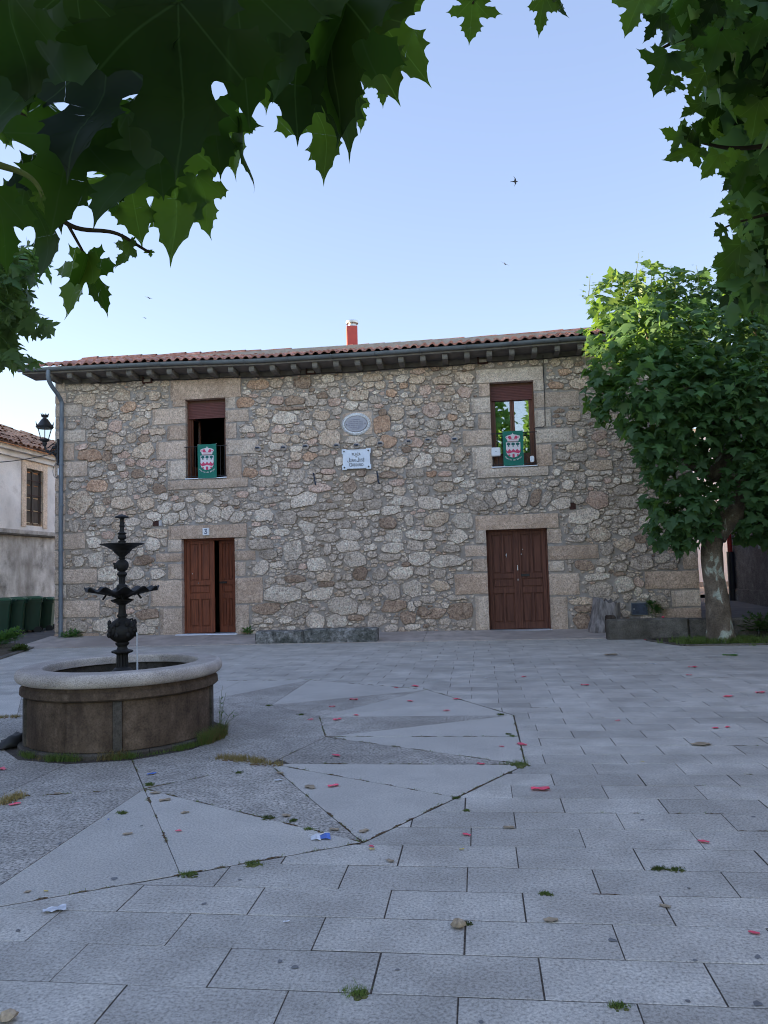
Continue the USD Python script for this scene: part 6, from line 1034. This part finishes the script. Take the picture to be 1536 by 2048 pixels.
while k < 1000:
    px, py = rt4.uniform(1290, 1650), rt4.uniform(-50, 620)
    if not MASK.contains(Point(px, py)): continue
    k += 1; d = 3.0+py/620*2.2+rt4.uniform(-.1, 1.6); B = pick(px, py, d); dr = np.array([rt4.normal(-.15, .5), rt4.normal(0, .4), -abs(rt4.normal(.75, .4))]); L = rt4.uniform(.10, .20); o = CAMF*rt4.choice([1, -1], p=[.55, .45])+rt4.normal(0, .6, 3)+np.array([0, 0, .5])
    m = leaf('mid', B, B+dr/np.linalg.norm(dr)*L, o, rt4.uniform(.8, 1.0), .35, .3, .08, rt4); y = rt4.random()
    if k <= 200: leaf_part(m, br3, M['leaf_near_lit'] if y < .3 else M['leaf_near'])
    else: (others if y < .72 else others2).append((m[0], m[1]))
part('further_leaves', merge(others), M['leaf'], br3, smooth=True, kind='stuff'); part('further_young_leaves', merge(others2), M['leaf_young'], br3, smooth=True, kind='stuff')
for i, (b, t) in enumerate((((1500, 122), (1474, 138)), ((1478, 150), (1480, 172)), ((1505, 168), (1492, 188)))): near_leaf(br3, b, t, 4.4, 4.4, .9, .2, 0, seed=i, dark=M['leaf_yellow'])
br4 = thing('plane_branch', 'sunlit plane tree foliage low at the left edge above the neighbouring roof', 'branch')
for pts in ([(-120, 560, 8), (-30, 600, 8), (40, 640, 8), (90, 655, 8)], [(-120, 640, 8.3), (-30, 690, 8.3), (30, 715, 8.3), (70, 728, 8.3)], [(-120, 500, 7.6), (-40, 510, 7.6), (60, 520, 7.6)]): near_twig(br4, pts, .016, .005)
MK2 = [(20, 520, 55, 40), (60, 525, 30, 26), (-20, 560, 60, 50), (15, 590, 40, 30), (30, 630, 40, 28), (65, 650, 32, 16), (-20, 640, 50, 50), (0, 700, 40, 26), (35, 722, 34, 14)]
k = 0; oth = []
for cx, cy, rx, ry in MK2:
    for _ in range(int(rx*ry/26)):
        a, q = rt4.uniform(0, 6.3), math.sqrt(rt4.random()); px, py = cx+rx*q*math.cos(a), cy+ry*q*math.sin(a); B = pick(px, py, 8+rt4.uniform(-.7, .7)); dr = np.array([rt4.normal(.2, .6), rt4.normal(0, .5), -abs(rt4.normal(.4, .5))]); o = np.array([0, -.3, .8])+rt4.normal(0, .6, 3)
        m = leaf('mid', B, B+dr/np.linalg.norm(dr)*rt4.uniform(.10, .18), o, .92, .3, .25, .06, rt4); k += 1
        if k <= 140: leaf_part(m, br4, M['leaf_young'] if rt4.random() < .55 else M['leaf'])
        else: oth.append((m[0], m[1]))
if oth: part('further_leaves', merge(oth), M['leaf_young'], br4, smooth=True, kind='stuff')
# ------------------------------------------------------------------ trees behind the camera, seen mirrored in the closed window
def back_tree(x, y, h, r, label, seed, dens=900):
    q = np.random.default_rng(seed); t = thing('poplar_tree', label, 'tree', 'tall trees behind the viewer', loc=(x, y, 0)); part('trunk', trunk_mesh([(0, 0, -.1), (0, .05, h*.3), (.1, 0, h*.9)], [.3, .22, .04], seed, 12), M['bark'], t, smooth=True); ms = []
    for _ in range(dens):
        s = q.random()**.8; z = h*(.18+.82*s); R = r*(math.sin(min(1, (1.02-s)*1.7)*math.pi/2))*q.uniform(.75, 1.1); a = q.uniform(0, 6.3); R *= 1+.25*math.sin(3*a+z*1.3); p = np.array([R*math.cos(a), R*math.sin(a), z]); d = q.normal(0, 1, 3)-[0, 0, .5]; d /= np.linalg.norm(d)
        v, f, _u = leaf('tiny', p, p+d*.55, q.normal(0, 1, 3)+[0, 0, .4], 1.0, .3, .2, .05, q); ms.append((v, f))
    part('crown', merge(ms), M['leaf'], t, smooth=True, kind='stuff')
back_tree(.9, -13, 13.4, 1.9, 'broad tree behind the viewer mirrored in the left pane of the closed window', 41); back_tree(4.2, -17, 13.6, 1.0, 'slim poplar behind the viewer mirrored in the right pane of the closed window', 42, 600); back_tree(-1.4, -15, 12.0, 1.4, 'smaller tree behind the viewer at the left of the mirrored pair', 43, 600)

# ------------------------------------------------------------------ grass, weeds, moss
def blades(pts, h, spread, w, n, rg):
    vs, fs = [], []
    for (x, y, z) in pts:
        for _ in range(n):
            a = rg.uniform(0, 6.3); H_ = h*rg.uniform(.4, 1.2); b = rg.uniform(0, 6.3); lean = rg.uniform(.1, .9)*H_; bx_, by_ = x+rg.normal(0, spread), y+rg.normal(0, spread); dx, dy = math.cos(b)*lean, math.sin(b)*lean; sx, sy = math.cos(a)*w, math.sin(a)*w
            n0 = len(vs); vs += [(bx_-sx, by_-sy, z), (bx_+sx, by_+sy, z), (bx_+dx*.4+sx*.7, by_+dy*.4+sy*.7, z+H_*.6), (bx_+dx*.4-sx*.7, by_+dy*.4-sy*.7, z+H_*.6), (bx_+dx, by_+dy, z+H_*rg.uniform(.75, 1))]; fs += [(n0, n0+1, n0+2), (n0, n0+2, n0+3), (n0+3, n0+2, n0+4)]
    return np.array(vs), np.array(fs)
rgs = np.random.default_rng(31)
def ring(a0, a1, n, r=.95): return [(C[0]+r*math.cos(a)+rgs.normal(0, .012), C[1]+r*math.sin(a)+rgs.normal(0, .012), 0) for a in np.radians(np.linspace(a0, a1, n))]
g1 = thing('grass', 'green grass along the foot of the fountain basin', 'grass', kind='stuff')
def tufts(spec, h, w, n, r=.90):
    out = []
    for a0, a1, k, hh, rr_2 in spec: out.append(blades(ring(a0, a1, k, rr_2), hh, .022, w, n, rgs))
    return merge(out)
part('blades', tufts(((-128, -117, 10, .055, .9), (-104, -88, 18, .07, .9), (-69, -61, 9, .06, .9), (-62, -58, 4, .06, .92), (-36, -24, 14, .055, .91), (-20, 6, 36, .13, .95), (-50, -40, 4, .03, .9)), 1, .0016, 34), M['grass'], g1)
part('dry_blades', tufts(((-75, -64, 12, .085, .9), (-18, 4, 24, .14, .96), (-110, -86, 5, .05, .9)), 1, .0014, 24), M['dry_grass'], g1)
def patch(px0, py0, px1, py1, h, n, per, label, matl, name='dry_grass_tuft', sp=.02):
    a, b = ground(px0, py0), ground(px1, py1); pts = [a+(b-a)*q+np.array([rgs.normal(0, sp*1.3), rgs.normal(0, sp*1.3), 0]) for q in rgs.random(n)]; t = thing(name, label, 'grass'); part('blades', blades(pts, h, sp, .0016, per, rgs), matl, t); part('litter', merge([tf(trimesh.creation.icosphere(0, 1.0), R=np.diag([rgs.uniform(.008, .022), rgs.uniform(.008, .02), .005]), t=p+np.array([rgs.normal(0, .03), rgs.normal(0, .03), .003])) for p in pts]), M['debris'], t)
patch(440, 1516, 560, 1530, .05, 46, 20, 'strip of dry yellow grass right of the fountain in a paving joint', M['dry_grass']); patch(-10, 1436, 38, 1434, .04, 24, 14, 'dry grass strip at the left edge behind the fountain', M['dry_grass']); patch(0, 1608, 46, 1592, .05, 26, 16, 'yellow grass tuft at the left edge in front of the fountain', M['dry_grass'])
# stem weeds by the basin's right side
def stalk_weed(name, label, base, hs, rg, matl='leaf', cat='weed', group=None):
    t = thing(name, label, cat, group); st_, lv = [], []
    for (dx, dy, hh) in hs:
        p0 = base+np.array([rg.normal(0, .015), rg.normal(0, .015), 0]); p2 = base+np.array([dx, dy, hh]); p1 = (p0+p2)/2+np.array([-.15*dx, 0, .12*hh]); P = smoothline([p0, p1, p2], 12); st_.append(tube(P, np.linspace(.0035, .0012, 12), 5))
        for k in range(3, 12, 1):
            a = rg.uniform(0, 6.3); d = np.array([math.cos(a), math.sin(a), rg.uniform(-.2, .6)]); L = rg.uniform(.03, .07); n0 = np.cross(d, [0, 0, 1.0]); n0 /= np.linalg.norm(n0)
            v = np.array([P[k], P[k]+d*L*.5+n0*.006, P[k]+d*L, P[k]+d*L*.5-n0*.006]); lv.append((v, np.array([(0, 1, 2, 3)])))
    part('stem', merge(st_), M['shoot'], t, smooth=True); part('leaves', merge(lv), M[matl], t)
fr = ground(440, 1452); stalk_weed('stalk_weed', 'tall spindly green weed against the right side of the fountain', np.array([C[0]+.98, C[1]-.05, 0]), [(.02, 0, .48), (.06, -.02, .42), (-.02, .02, .38), (.14, -.05, .26), (.18, -.03, .22), (.03, -.06, .30)], rgs)
def leafy(name, label, pts, r, n, rg, matl='leaf', cat='plant', hmul=1.0):
    t = thing(name, label, cat); ms = []
    for _ in range(n):
        c = pts[rg.integers(len(pts))]; d = rg.normal(0, 1, 3); d[2] = abs(d[2])*hmul; d /= np.linalg.norm(d); p = c+d*r*rg.uniform(.2, 1.0); q = p+d*rg.uniform(.05, .12)+[0, 0, -.02]; m = leaf('tiny', p, q, d+[0, 0, .8], .8, .2, .3, .05, rg); ms.append((m[0], m[1]))
    part('leaves', merge(ms), M[matl], t, smooth=True); part('stems', merge([tube([c*[1, 1, 0], c+np.array([0, 0, r*.7])], [.008, .004], 5) for c in pts]), M['shoot'], t)
gl = lambda px, py, z=0: ground(px, py, z)
leafy('bushy_weed', 'pale green bushy weed in the planting bed at the left edge', [gl(q, 1296-abs(q-5)*.15)+[0, 0, .05+.03*k] for k, q in enumerate((-20, -8, 4, 10, 20, 30))], .24, 700, rgs, 'leaf', hmul=1.3); leafy('bushy_weed', 'low weed on the paving corner at the right end of the left bed', [gl(q, 1303)+[0, 0, .02] for q in (30, 40, 48)], .10, 160, rgs, 'grass')
leafy('ivy_tuft', 'small green plant growing at the foot of the downpipe', [np.array([-9.78, D-.16, .1]), np.array([-9.6, D-.12, .14])], .17, 130, rgs); leafy('ivy_tuft', 'small dark plant growing out of the wall above the low planter wall', [np.array([3.72, D-.09, .55]), np.array([3.8, D-.08, .42])], .15, 120, rgs)
leafy('ivy_tuft', 'thin green weed at the right side of the left door', [np.array([-5.37, D-.1, .16])], .13, 60, rgs); leafy('bushy_weed', 'green shrub at the right edge behind the tree bed', [gl(q, 1280)+[0, .6, .15] for q in (1525, 1540, 1560)], .32, 420, rgs)
g2 = thing('bed_grass', 'green grass and weeds round the foot of the plane tree', 'grass', kind='stuff'); bp = [np.array([rgs.uniform(3.55, 5.6), rgs.uniform(14.56, 15.4), .01]) for _ in range(150)]+[TX+np.array([rgs.normal(0, .42), rgs.normal(-.12, .16), .01]) for _ in range(140)]
part('blades', blades(bp, .13, .035, .004, 16, rgs), M['grass'], g2)
red = gl(1327, 1250); t = thing('red_flower', 'small red poppy behind the low planter wall', 'flower'); pf = aty(1326, 1234, 16.4); part('bloom', tf(trimesh.creation.icosphere(1, .03), R=np.diag([1, 1, .7]), t=pf), M['pink_scrap'], t, smooth=True); part('stem', tube([pf-[0, 0, .3], pf], .004, 5), M['shoot'], t)
# moss clumps and joint debris
rm = np.random.default_rng(77)
def clump_mesh(c, rx, ry, h, rg):
    m = trimesh.creation.icosphere(1 if rx < .05 else 2, 1.0); v = np.array(m.vertices); v[:, 2] = np.maximum(v[:, 2], -.1); q = meshkit.fbm(v*2.3+c*9, 3)-.5; v = v*(1+1.1*q[:, None]); return v*[rx, ry, h]+c, m.faces
def clump(px, py, wpx, hpx, label, matl='moss'):
    c = ground(px, py); k = np.linalg.norm(c-[0, 0, EYE])/1540; rx = wpx*k/2; ry = min(rx*.9, hpx*k/2/max(.2, EYE/np.linalg.norm(c-[0, 0, EYE]))); t = thing('moss_clump', label, 'moss', 'moss clumps in the paving joints'); cs = []
    for _ in range(int(10+rx*120)):
        a, q = rm.uniform(0, 6.3), rm.random()**.7; s_ = rm.uniform(.16, .38)*(1-.5*q); cs.append(clump_mesh(c+np.array([rx*q*math.cos(a), ry*q*math.sin(a), 0]), rx*s_, rx*s_*.9, rx*s_*.55, rm))
    part('cushion', merge(cs), M[matl], t, smooth=True, kind='stuff')
    b = blades([c+np.array([rm.normal(0, rx*.45), rm.normal(0, ry*.4), rx*.12]) for _ in range(40)], min(.03, rx*.32), rx*.12, .0011, 6, rm); part('tufts', b, M['grass'], t)
for q in ((1036, 1531, 52, 14, 'green moss clump at the right corner of the star'), (709, 1990, 54, 22, 'large green moss clump at the bottom centre joint'), (376, 1752, 34, 9, 'moss clump below the left light star slab'), (505, 1731, 36, 9, 'flat moss clump left of the lowest star point'), (1240, 2015, 36, 11, 'moss clump at the bottom right joint'), (1092, 1789, 26, 7, 'small moss clump in the joint right of centre'), (1318, 1739, 28, 8, 'left one of the pair of moss clumps at right'), (1352, 1741, 30, 6, 'right one of the pair of moss clumps at right'),
          (934, 1849, 20, 8, 'moss bit beside the crumpled scrap'), (244, 1627, 22, 8, 'moss bit on the left joint of the light slab'), (536, 1637, 26, 8, 'moss bit on the joint right of the light slab'), (478, 1546, 16, 7, 'lone moss dot right of the fountain grass'), (617, 1659, 18, 7, 'moss bit near the blue mask'), (934, 1622, 14, 6, 'moss dot under a vertical joint'), (588, 1642, 18, 6, 'moss bit above the blue mask'), (1017, 1469, 12, 8, 'moss dot on the right side of the star'), (1025, 1473, 14, 7, 'lower moss dot on the right side of the star'), (913, 1597, 18, 7, 'moss dot in the middle of the lower right star edge'), (1002, 1430, 16, 6, 'moss dot at the upper right star point'), (299, 1570, 22, 20, 'moss at the joint crossing before the fountain'), (538, 1412, 14, 6, 'moss at the back joint crossing'), (602, 1430, 14, 8, 'dark moss by the red scrap')):
    clump(*q)
db, ms = thing('joint_debris', 'brown plant debris and small weeds caught in the paving joints', 'debris', kind='stuff'), []
gb = []
def line(pts, n, w=.011, s=(.003, .008), green=.3, cover=.72):
    P = np.array([ground(*p) for p in pts]); L = np.r_[0, np.cumsum(np.linalg.norm(np.diff(P, axis=0), axis=1))]; u_ = 0.0
    at = lambda q: np.array([np.interp(q, L, P[:, k]) for k in range(3)])
    side = np.array([-(P[-1]-P[0])[1], (P[-1]-P[0])[0], 0]); side /= np.linalg.norm(side)
    while u_ < L[-1]:
        seg = rm.uniform(.04, .28); e = min(L[-1], u_+seg)
        if rm.random() < cover:
            q = np.arange(u_, e+.001, .012); c = np.array([at(x) for x in q])+side*rm.normal(0, w*.25, (len(q), 1)); wd = w*rm.uniform(.25, 1.0, len(q))*np.sin(np.linspace(.15, math.pi-.15, len(q)))**.5*rm.uniform(.5, 1.4)
            h = wd*rm.uniform(.2, .6, len(q))
            if len(q) > 2:
                v = np.stack([c-side*wd[:, None]*rm.uniform(.6, 1.2, (len(q), 1)), c+np.c_[0*h, 0*h, h], c+side*wd[:, None]*rm.uniform(.6, 1.2, (len(q), 1))], 1).reshape(-1, 3)+[0, 0, .0012]
                ms.append((v, np.array([(3*k+a, 3*k+3+a, 3*k+4+a, 3*k+1+a) for k in range(len(q)-1) for a in (0, 1)])))
                for x in c:
                    if rm.random() < green: gb.append(x+rm.normal(0, w*.4, 3)*[1, 1, 0])
        u_ = e+rm.uniform(.01, .15)
OP = [tuple(p) for p in O]; IP = [tuple(p) for p in I]
def gl2(p): x, y, w = proj((p[0], p[1], 0)); return (x, y)
for k in (9, 10, 11, 0, 1, 2): line([gl2(O[k]), gl2(O[(k+1) % 12])], 90 if k in (9, 10, 11, 0) else 50)
for k in (10, 11): line([gl2(O[k]), gl2(I[k])], 34); line([gl2(O[k]), gl2(I[(k+1) % 12])], 40)
for k in (9, 10, 11): line([gl2(I[(k+1) % 12]), gl2(mid[k])], 60)
line([gl2(I[10]), gl2(I[11])], 60); line([gl2(I[9]), gl2(I[10])], 50); line([gl2(I[11]), gl2(I[0])], 30); line([gl2(I[0]), gl2(I[1])], 40); line([gl2(RBASE[10]), gl2(I[10])], 16)
for k in range(60):
    r = rm.integers(-1, 36); y = Y00+r*ROWH; x = rm.uniform(-6, 4)*min(1, y/6+.2); L_ = rm.uniform(.05, .5)
    if Point(x, y).within(dod): continue
    line([gl2((x, y)), gl2((x+L_, y))], 5, .006, green=.12)
part('flakes', merge(ms), M['debris'], db); part('tiny_weeds', blades(gb, .016, .008, .0011, 4, rm), M['grass'], db)

# ------------------------------------------------------------------ litter
rl = np.random.default_rng(55)
def scrap(px, py, wpx, label, matl='pink_scrap', name='balloon_scrap', cat='scrap', group='pink balloon scraps scattered on the paving', asp=.5, curl=.5, lift=.004):
    c = ground(px, py); k = np.linalg.norm(c-[0, 0, EYE])/1540; L = wpx*k*.85; n, m_ = 7, 5; A, B_ = np.meshgrid(np.linspace(-.5, .5, n), np.linspace(-.5, .5, m_), indexing='ij'); o = rl.uniform(0, 9, 3)
    w = asp*(1-.75*A**2*2)*(1+.3*np.sin(A*9+o[0])); z = curl*.32*(np.abs(B_)**1.5*1.6+.35*np.sin(A*8+o[1])*np.cos(B_*6+o[2])+.3)*np.ones_like(A)
    v = np.stack([A*L, B_*w*L, np.maximum(z*L*.6, 0)+lift], -1).reshape(-1, 3) @ rotz(rl.uniform(-.9, .9)).T+c; f = [(i*m_+j, (i+1)*m_+j, (i+1)*m_+j+1, i*m_+j+1) for i in range(n-1) for j in range(m_-1)]
    p = path_for(name); ms_ = usdkit.mesh(stage, p, (v, np.array(f)), M[matl], smooth=True); data(ms_.GetPrim(), label, cat, group)
for q in ((672, 1512, 22, 'bright pink balloon scrap right of the dry grass strip'), (675, 1440, 22, 'pink and white balloon scrap on the dark upper star point'), (664, 1414, 14, 'round pink scrap on the upper dark star point'), (622, 1440, 14, 'red pink scrap by the inner ring joint'), (707, 1400, 20, 'flat pink scrap near the top of the star'), (712, 1431, 16, 'pink scrap on light slab between dark points'), (820, 1403, 16, 'pink scrap on the upper right light star slab'), (893, 1422, 16, 'pink scrap below the right edge of the star'), (913, 1399, 18, 'pink scrap on the upper right star edge'), (830, 1373, 20, 'pink scrap at the far star corner'), (792, 1376, 12, 'small pale pink scrap left of the far star corner'), (667, 1573, 26, 'long pink scrap on the light slab below centre'), (961, 1529, 18, 'pink scrap on the right dark star point'), (1003, 1494, 12, 'pink scrap inside the right star corner'), (1043, 1490, 26, 'pink scrap just outside the right star edge'), (1081, 1580, 40, 'longest pink scrap, on the slabs right of the star'), (933, 1671, 20, 'pink scrap on a vertical joint below the star'),
          (1170, 1371, 18, 'pink scrap on the far slabs right of centre'), (1048, 1354, 14, 'small pink scrap on the far slabs near the middle'), (1386, 1335, 18, 'pink scrap far right before the tree bed'), (1378, 1351, 12, 'small pink scrap below the one before the tree bed'), (1457, 1394, 22, 'pink scrap at the far right third row'), (1521, 1386, 20, 'pale pink scrap at the right edge'), (1236, 1442, 12, 'small pink scrap in mid right'), (1455, 1455, 14, 'pink scrap right of the dry leaf'), (1431, 1457, 16, 'dull pink scrap left of its twin'), (1407, 1685, 22, 'dark pink sliver low on the right'), (1508, 1868, 20, 'pink strip in a joint at the lower right edge'), (30, 1610, 22, 'pink scrap on the yellow grass at the left edge'), (5, 1539, 22, 'red pink scrap at the left edge beside the fountain'), (743, 1694, 14, 'red scrap at the lowest star point'), (357, 1663, 14, 'red scrap in the joint of the light slabs'), (1295, 1281, 14, 'pink scrap by the low planter wall')): scrap(*q)
for q in ((620, 1575, 32, 'curled dry leaf on the light slab below centre'), (1403, 1490, 40, 'curled brown leaf on the slabs at right'), (1222, 1310, 30, 'dark dry leaf on the far slabs'), (310, 1587, 22, 'pale dry leaf before the joint crossing'), (330, 1601, 24, 'dry leaf near the fountain joint crossing'), (255, 1669, 20, 'small dry leaf on the left light slab'), (370, 1626, 18, 'dry leaf bit on the right light slab'), (572, 1632, 22, 'tan leaf bit near the star joint'), (668, 1660, 22, 'pale leaf bit above the mask'), (728, 1663, 24, 'leaf bit left of the lowest star point'), (1102, 1842, 30, 'pale tan leaf at lower centre right'), (1330, 1814, 22, 'brown leaf on a joint at lower right'), (1018, 1656, 24, 'pale leaf on the slabs below the star'), (780, 1723, 20, 'thin dry leaf below the star point'), (560, 1547, 20, 'pale leaf at the end of the grass strip'), (1460, 1311, 30, 'green leaf on the paving before the tree bed'), (1002, 1259, 14, 'leaf on the right threshold'), (55, 1785, 14, 'brown leaf bit at the left star edge'), (115, 1588, 18, 'pale leaf before the fountain at left')):
    scrap(*q, 'leaf' if 'green' in q[3] else 'dry_leaf', 'fallen_leaf', 'leaf', 'dry leaves fallen on the paving', .6, .32)
for q in ((917, 1856, 26, 'crumpled beige paper ball beside a moss bit', .9), (15, 2042, 32, 'crumpled beige paper at the lower left corner', .7)):
    c = ground(q[0], q[1]); k = np.linalg.norm(c-[0, 0, EYE])/1540*q[2]/2; t = thing('paper_ball', q[3], 'paper'); part('crumple', (clump_mesh(c+[0, 0, k*.4], k, k*.8, k*.7, rl)), M['dry_leaf'], t)
t = thing('face_mask', 'crumpled blue and white face mask beside the lowest star point', 'mask'); c = ground(641, 1676); k = np.linalg.norm(c-[0, 0, EYE])/1540
A, B_ = np.meshgrid(np.linspace(-.5, .5, 9), np.linspace(-.5, .5, 7), indexing='ij'); fl = np.array([(i*7+j, (i+1)*7+j, (i+1)*7+j+1, i*7+j+1) for i in range(8) for j in range(6)])
vm = lambda a0, a1, z0: np.stack([((A+.5)*(a1-a0)+a0)*36*k, B_*34*k*(.55+.45*(A+.5)), z0+0.010*np.sin(B_*18)*.25+.006*np.exp(-((A-.1)/.3)**2)], -1).reshape(-1, 3) @ rotz(.25).T+c
part('cloth', (vm(-.05, .5, .006), fl), M['blue_print'], t, smooth=True); part('inner_fold', (vm(-.5, 0, .005), fl), M['paper'], t, smooth=True); part('white_edge', tube(vm(-.05, .5, .008).reshape(9, 7, 3)[:, 6], .003, 5), M['white'], t); part('ear_loop', tube(smoothline([c+np.array(q)*k*36 for q in ((-.5, .2, .1), (-.62, .05, .12), (-.5, -.2, .1))], 10), .0015, 5), M['white'], t)
t = thing('paper_scrap', 'white torn paper in the joint at the lower left star edge', 'paper'); c = ground(109, 1822); k = np.linalg.norm(c-[0, 0, EYE])/1540
part('sheet', (np.stack([A*36*k, B_*18*k*(1+.5*A), .006+.008*np.abs(np.sin(A*6+B_*5))], -1).reshape(-1, 3) @ rotz(.5).T+c, fl), M['paper'], t, smooth=True)
for px, py, w, lab, ml in ((744, 1700, 12, 'yellow scrap under the red scrap at the star point', 'yellow_scrap'), (92, 1784, 9, 'yellow dot of litter on the left light slab', 'yellow_scrap'), (1285, 1524, 8, 'yellow green scrap on the right slabs', 'yellow_scrap'), (924, 1700, 11, 'yellow leaf scrap below the star', 'yellow_scrap'), (304, 1549, 20, 'pale blue litter on the dark slab before the fountain', 'blue_print'), (217, 1640, 8, 'blue litter dot on the joint', 'blue_print'), (556, 1562, 18, 'white and dark litter sliver right of the fountain', 'paper'), (573, 1845, 13, 'white sliver at lower centre', 'paper'), (972, 1356, 8, 'white dot of litter on the far slabs', 'paper'), (1305, 1328, 14, 'white scrap on the far right slabs', 'paper'), (100, 1602, 0, '', 'paper')):
    if w: scrap(px, py, w, lab, ml, 'litter_scrap', 'litter', None, .45, .5)
tb = thing('rag', 'dark crumpled rag at the left foot of the fountain', 'rag'); c = ground(28, 1492); part('cloth', clump_mesh(c+[0, 0, .02], .10, .16, .09, rl), M['rubber'], tb, smooth=True)
gs, ng = thing('stains', 'dark chewing gum spots trodden on the paving', 'stain', kind='stuff'), []
for px, py in ((118, 1688), (228, 1758), (283, 1652), (1377, 2003), (1516, 1915), (962, 2045), (795, 1940), (1390, 1922), (590, 1935), (560, 1923), (1507, 1634), (1285, 1640), (1377, 1777), (408, 1808), (36, 1862), (480, 1760), (60, 1610), (1514, 2008), (1225, 1881), (150, 1600)):
    c = ground(px, py); a = np.linspace(0, 2*math.pi, 10, endpoint=False); r = rl.uniform(.008, .018)*(1+.25*rl.normal(0, 1, 10)); ng.append(sheet(np.c_[c[0]+r*np.cos(a), c[1]+r*np.sin(a), np.full(10, .0024)]))
part('gum_spots', merge(ng), M['gum'], gs)

# ------------------------------------------------------------------ birds
def bird(px, py, dist, span, roll, yaw, label):
    t = thing('bird', label, 'bird'); c = pick(px, py, dist); R = rotz(yaw) @ rotx(roll); s = span
    body = tf(lathe([(.004, -.42), (.03, -.34), (.05, -.18), (.06, 0), (.05, .16), (.035, .24), (.012, .30), (.001, .32)], 10), R=roty(math.pi/2)); part('body', tf(body, R=R, t=c, s=s), M['feather'], t, smooth=True)
    for sg in (-1, 1):
        v = np.array([(.12, sg*.04, .01), (-.10, sg*.04, .01), (-.02, sg*.30, .05), (.10, sg*.26, .05), (-.14, sg*.62, .03), (.02, sg*.30, .062), (.0, sg*.04, .03)]); f = np.array([(0, 1, 2), (0, 2, 3), (3, 2, 4), (0, 6, 5), (6, 1, 5), (5, 2, 4), (0, 5, 3), (3, 5, 4), (1, 2, 5)]); part('wing', tf((v, f), R=R, t=c, s=s), M['feather'], t)
    part('tail', tf((np.array([(-.30, .02, 0), (-.30, -.02, 0), (-.48, -.06, 0), (-.42, 0, 0), (-.48, .06, 0)]), np.array([(0, 1, 3), (1, 2, 3), (0, 3, 4)])), R=R, t=c, s=s), M['feather'], t)
bird(1030, 363, 22, .26, 1.45, .1, 'dark swift gliding high over the right half of the roof'); bird(1010, 528, 34, .36, .6, 1.4, 'tiny bird in the sky above the chimney to its right'); bird(298, 596, 40, .40, .3, 1.5, 'tiny distant bird in the sky left of centre'); bird(290, 636, 46, .30, .3, 1.3, 'smallest distant bird low in the sky left of centre')
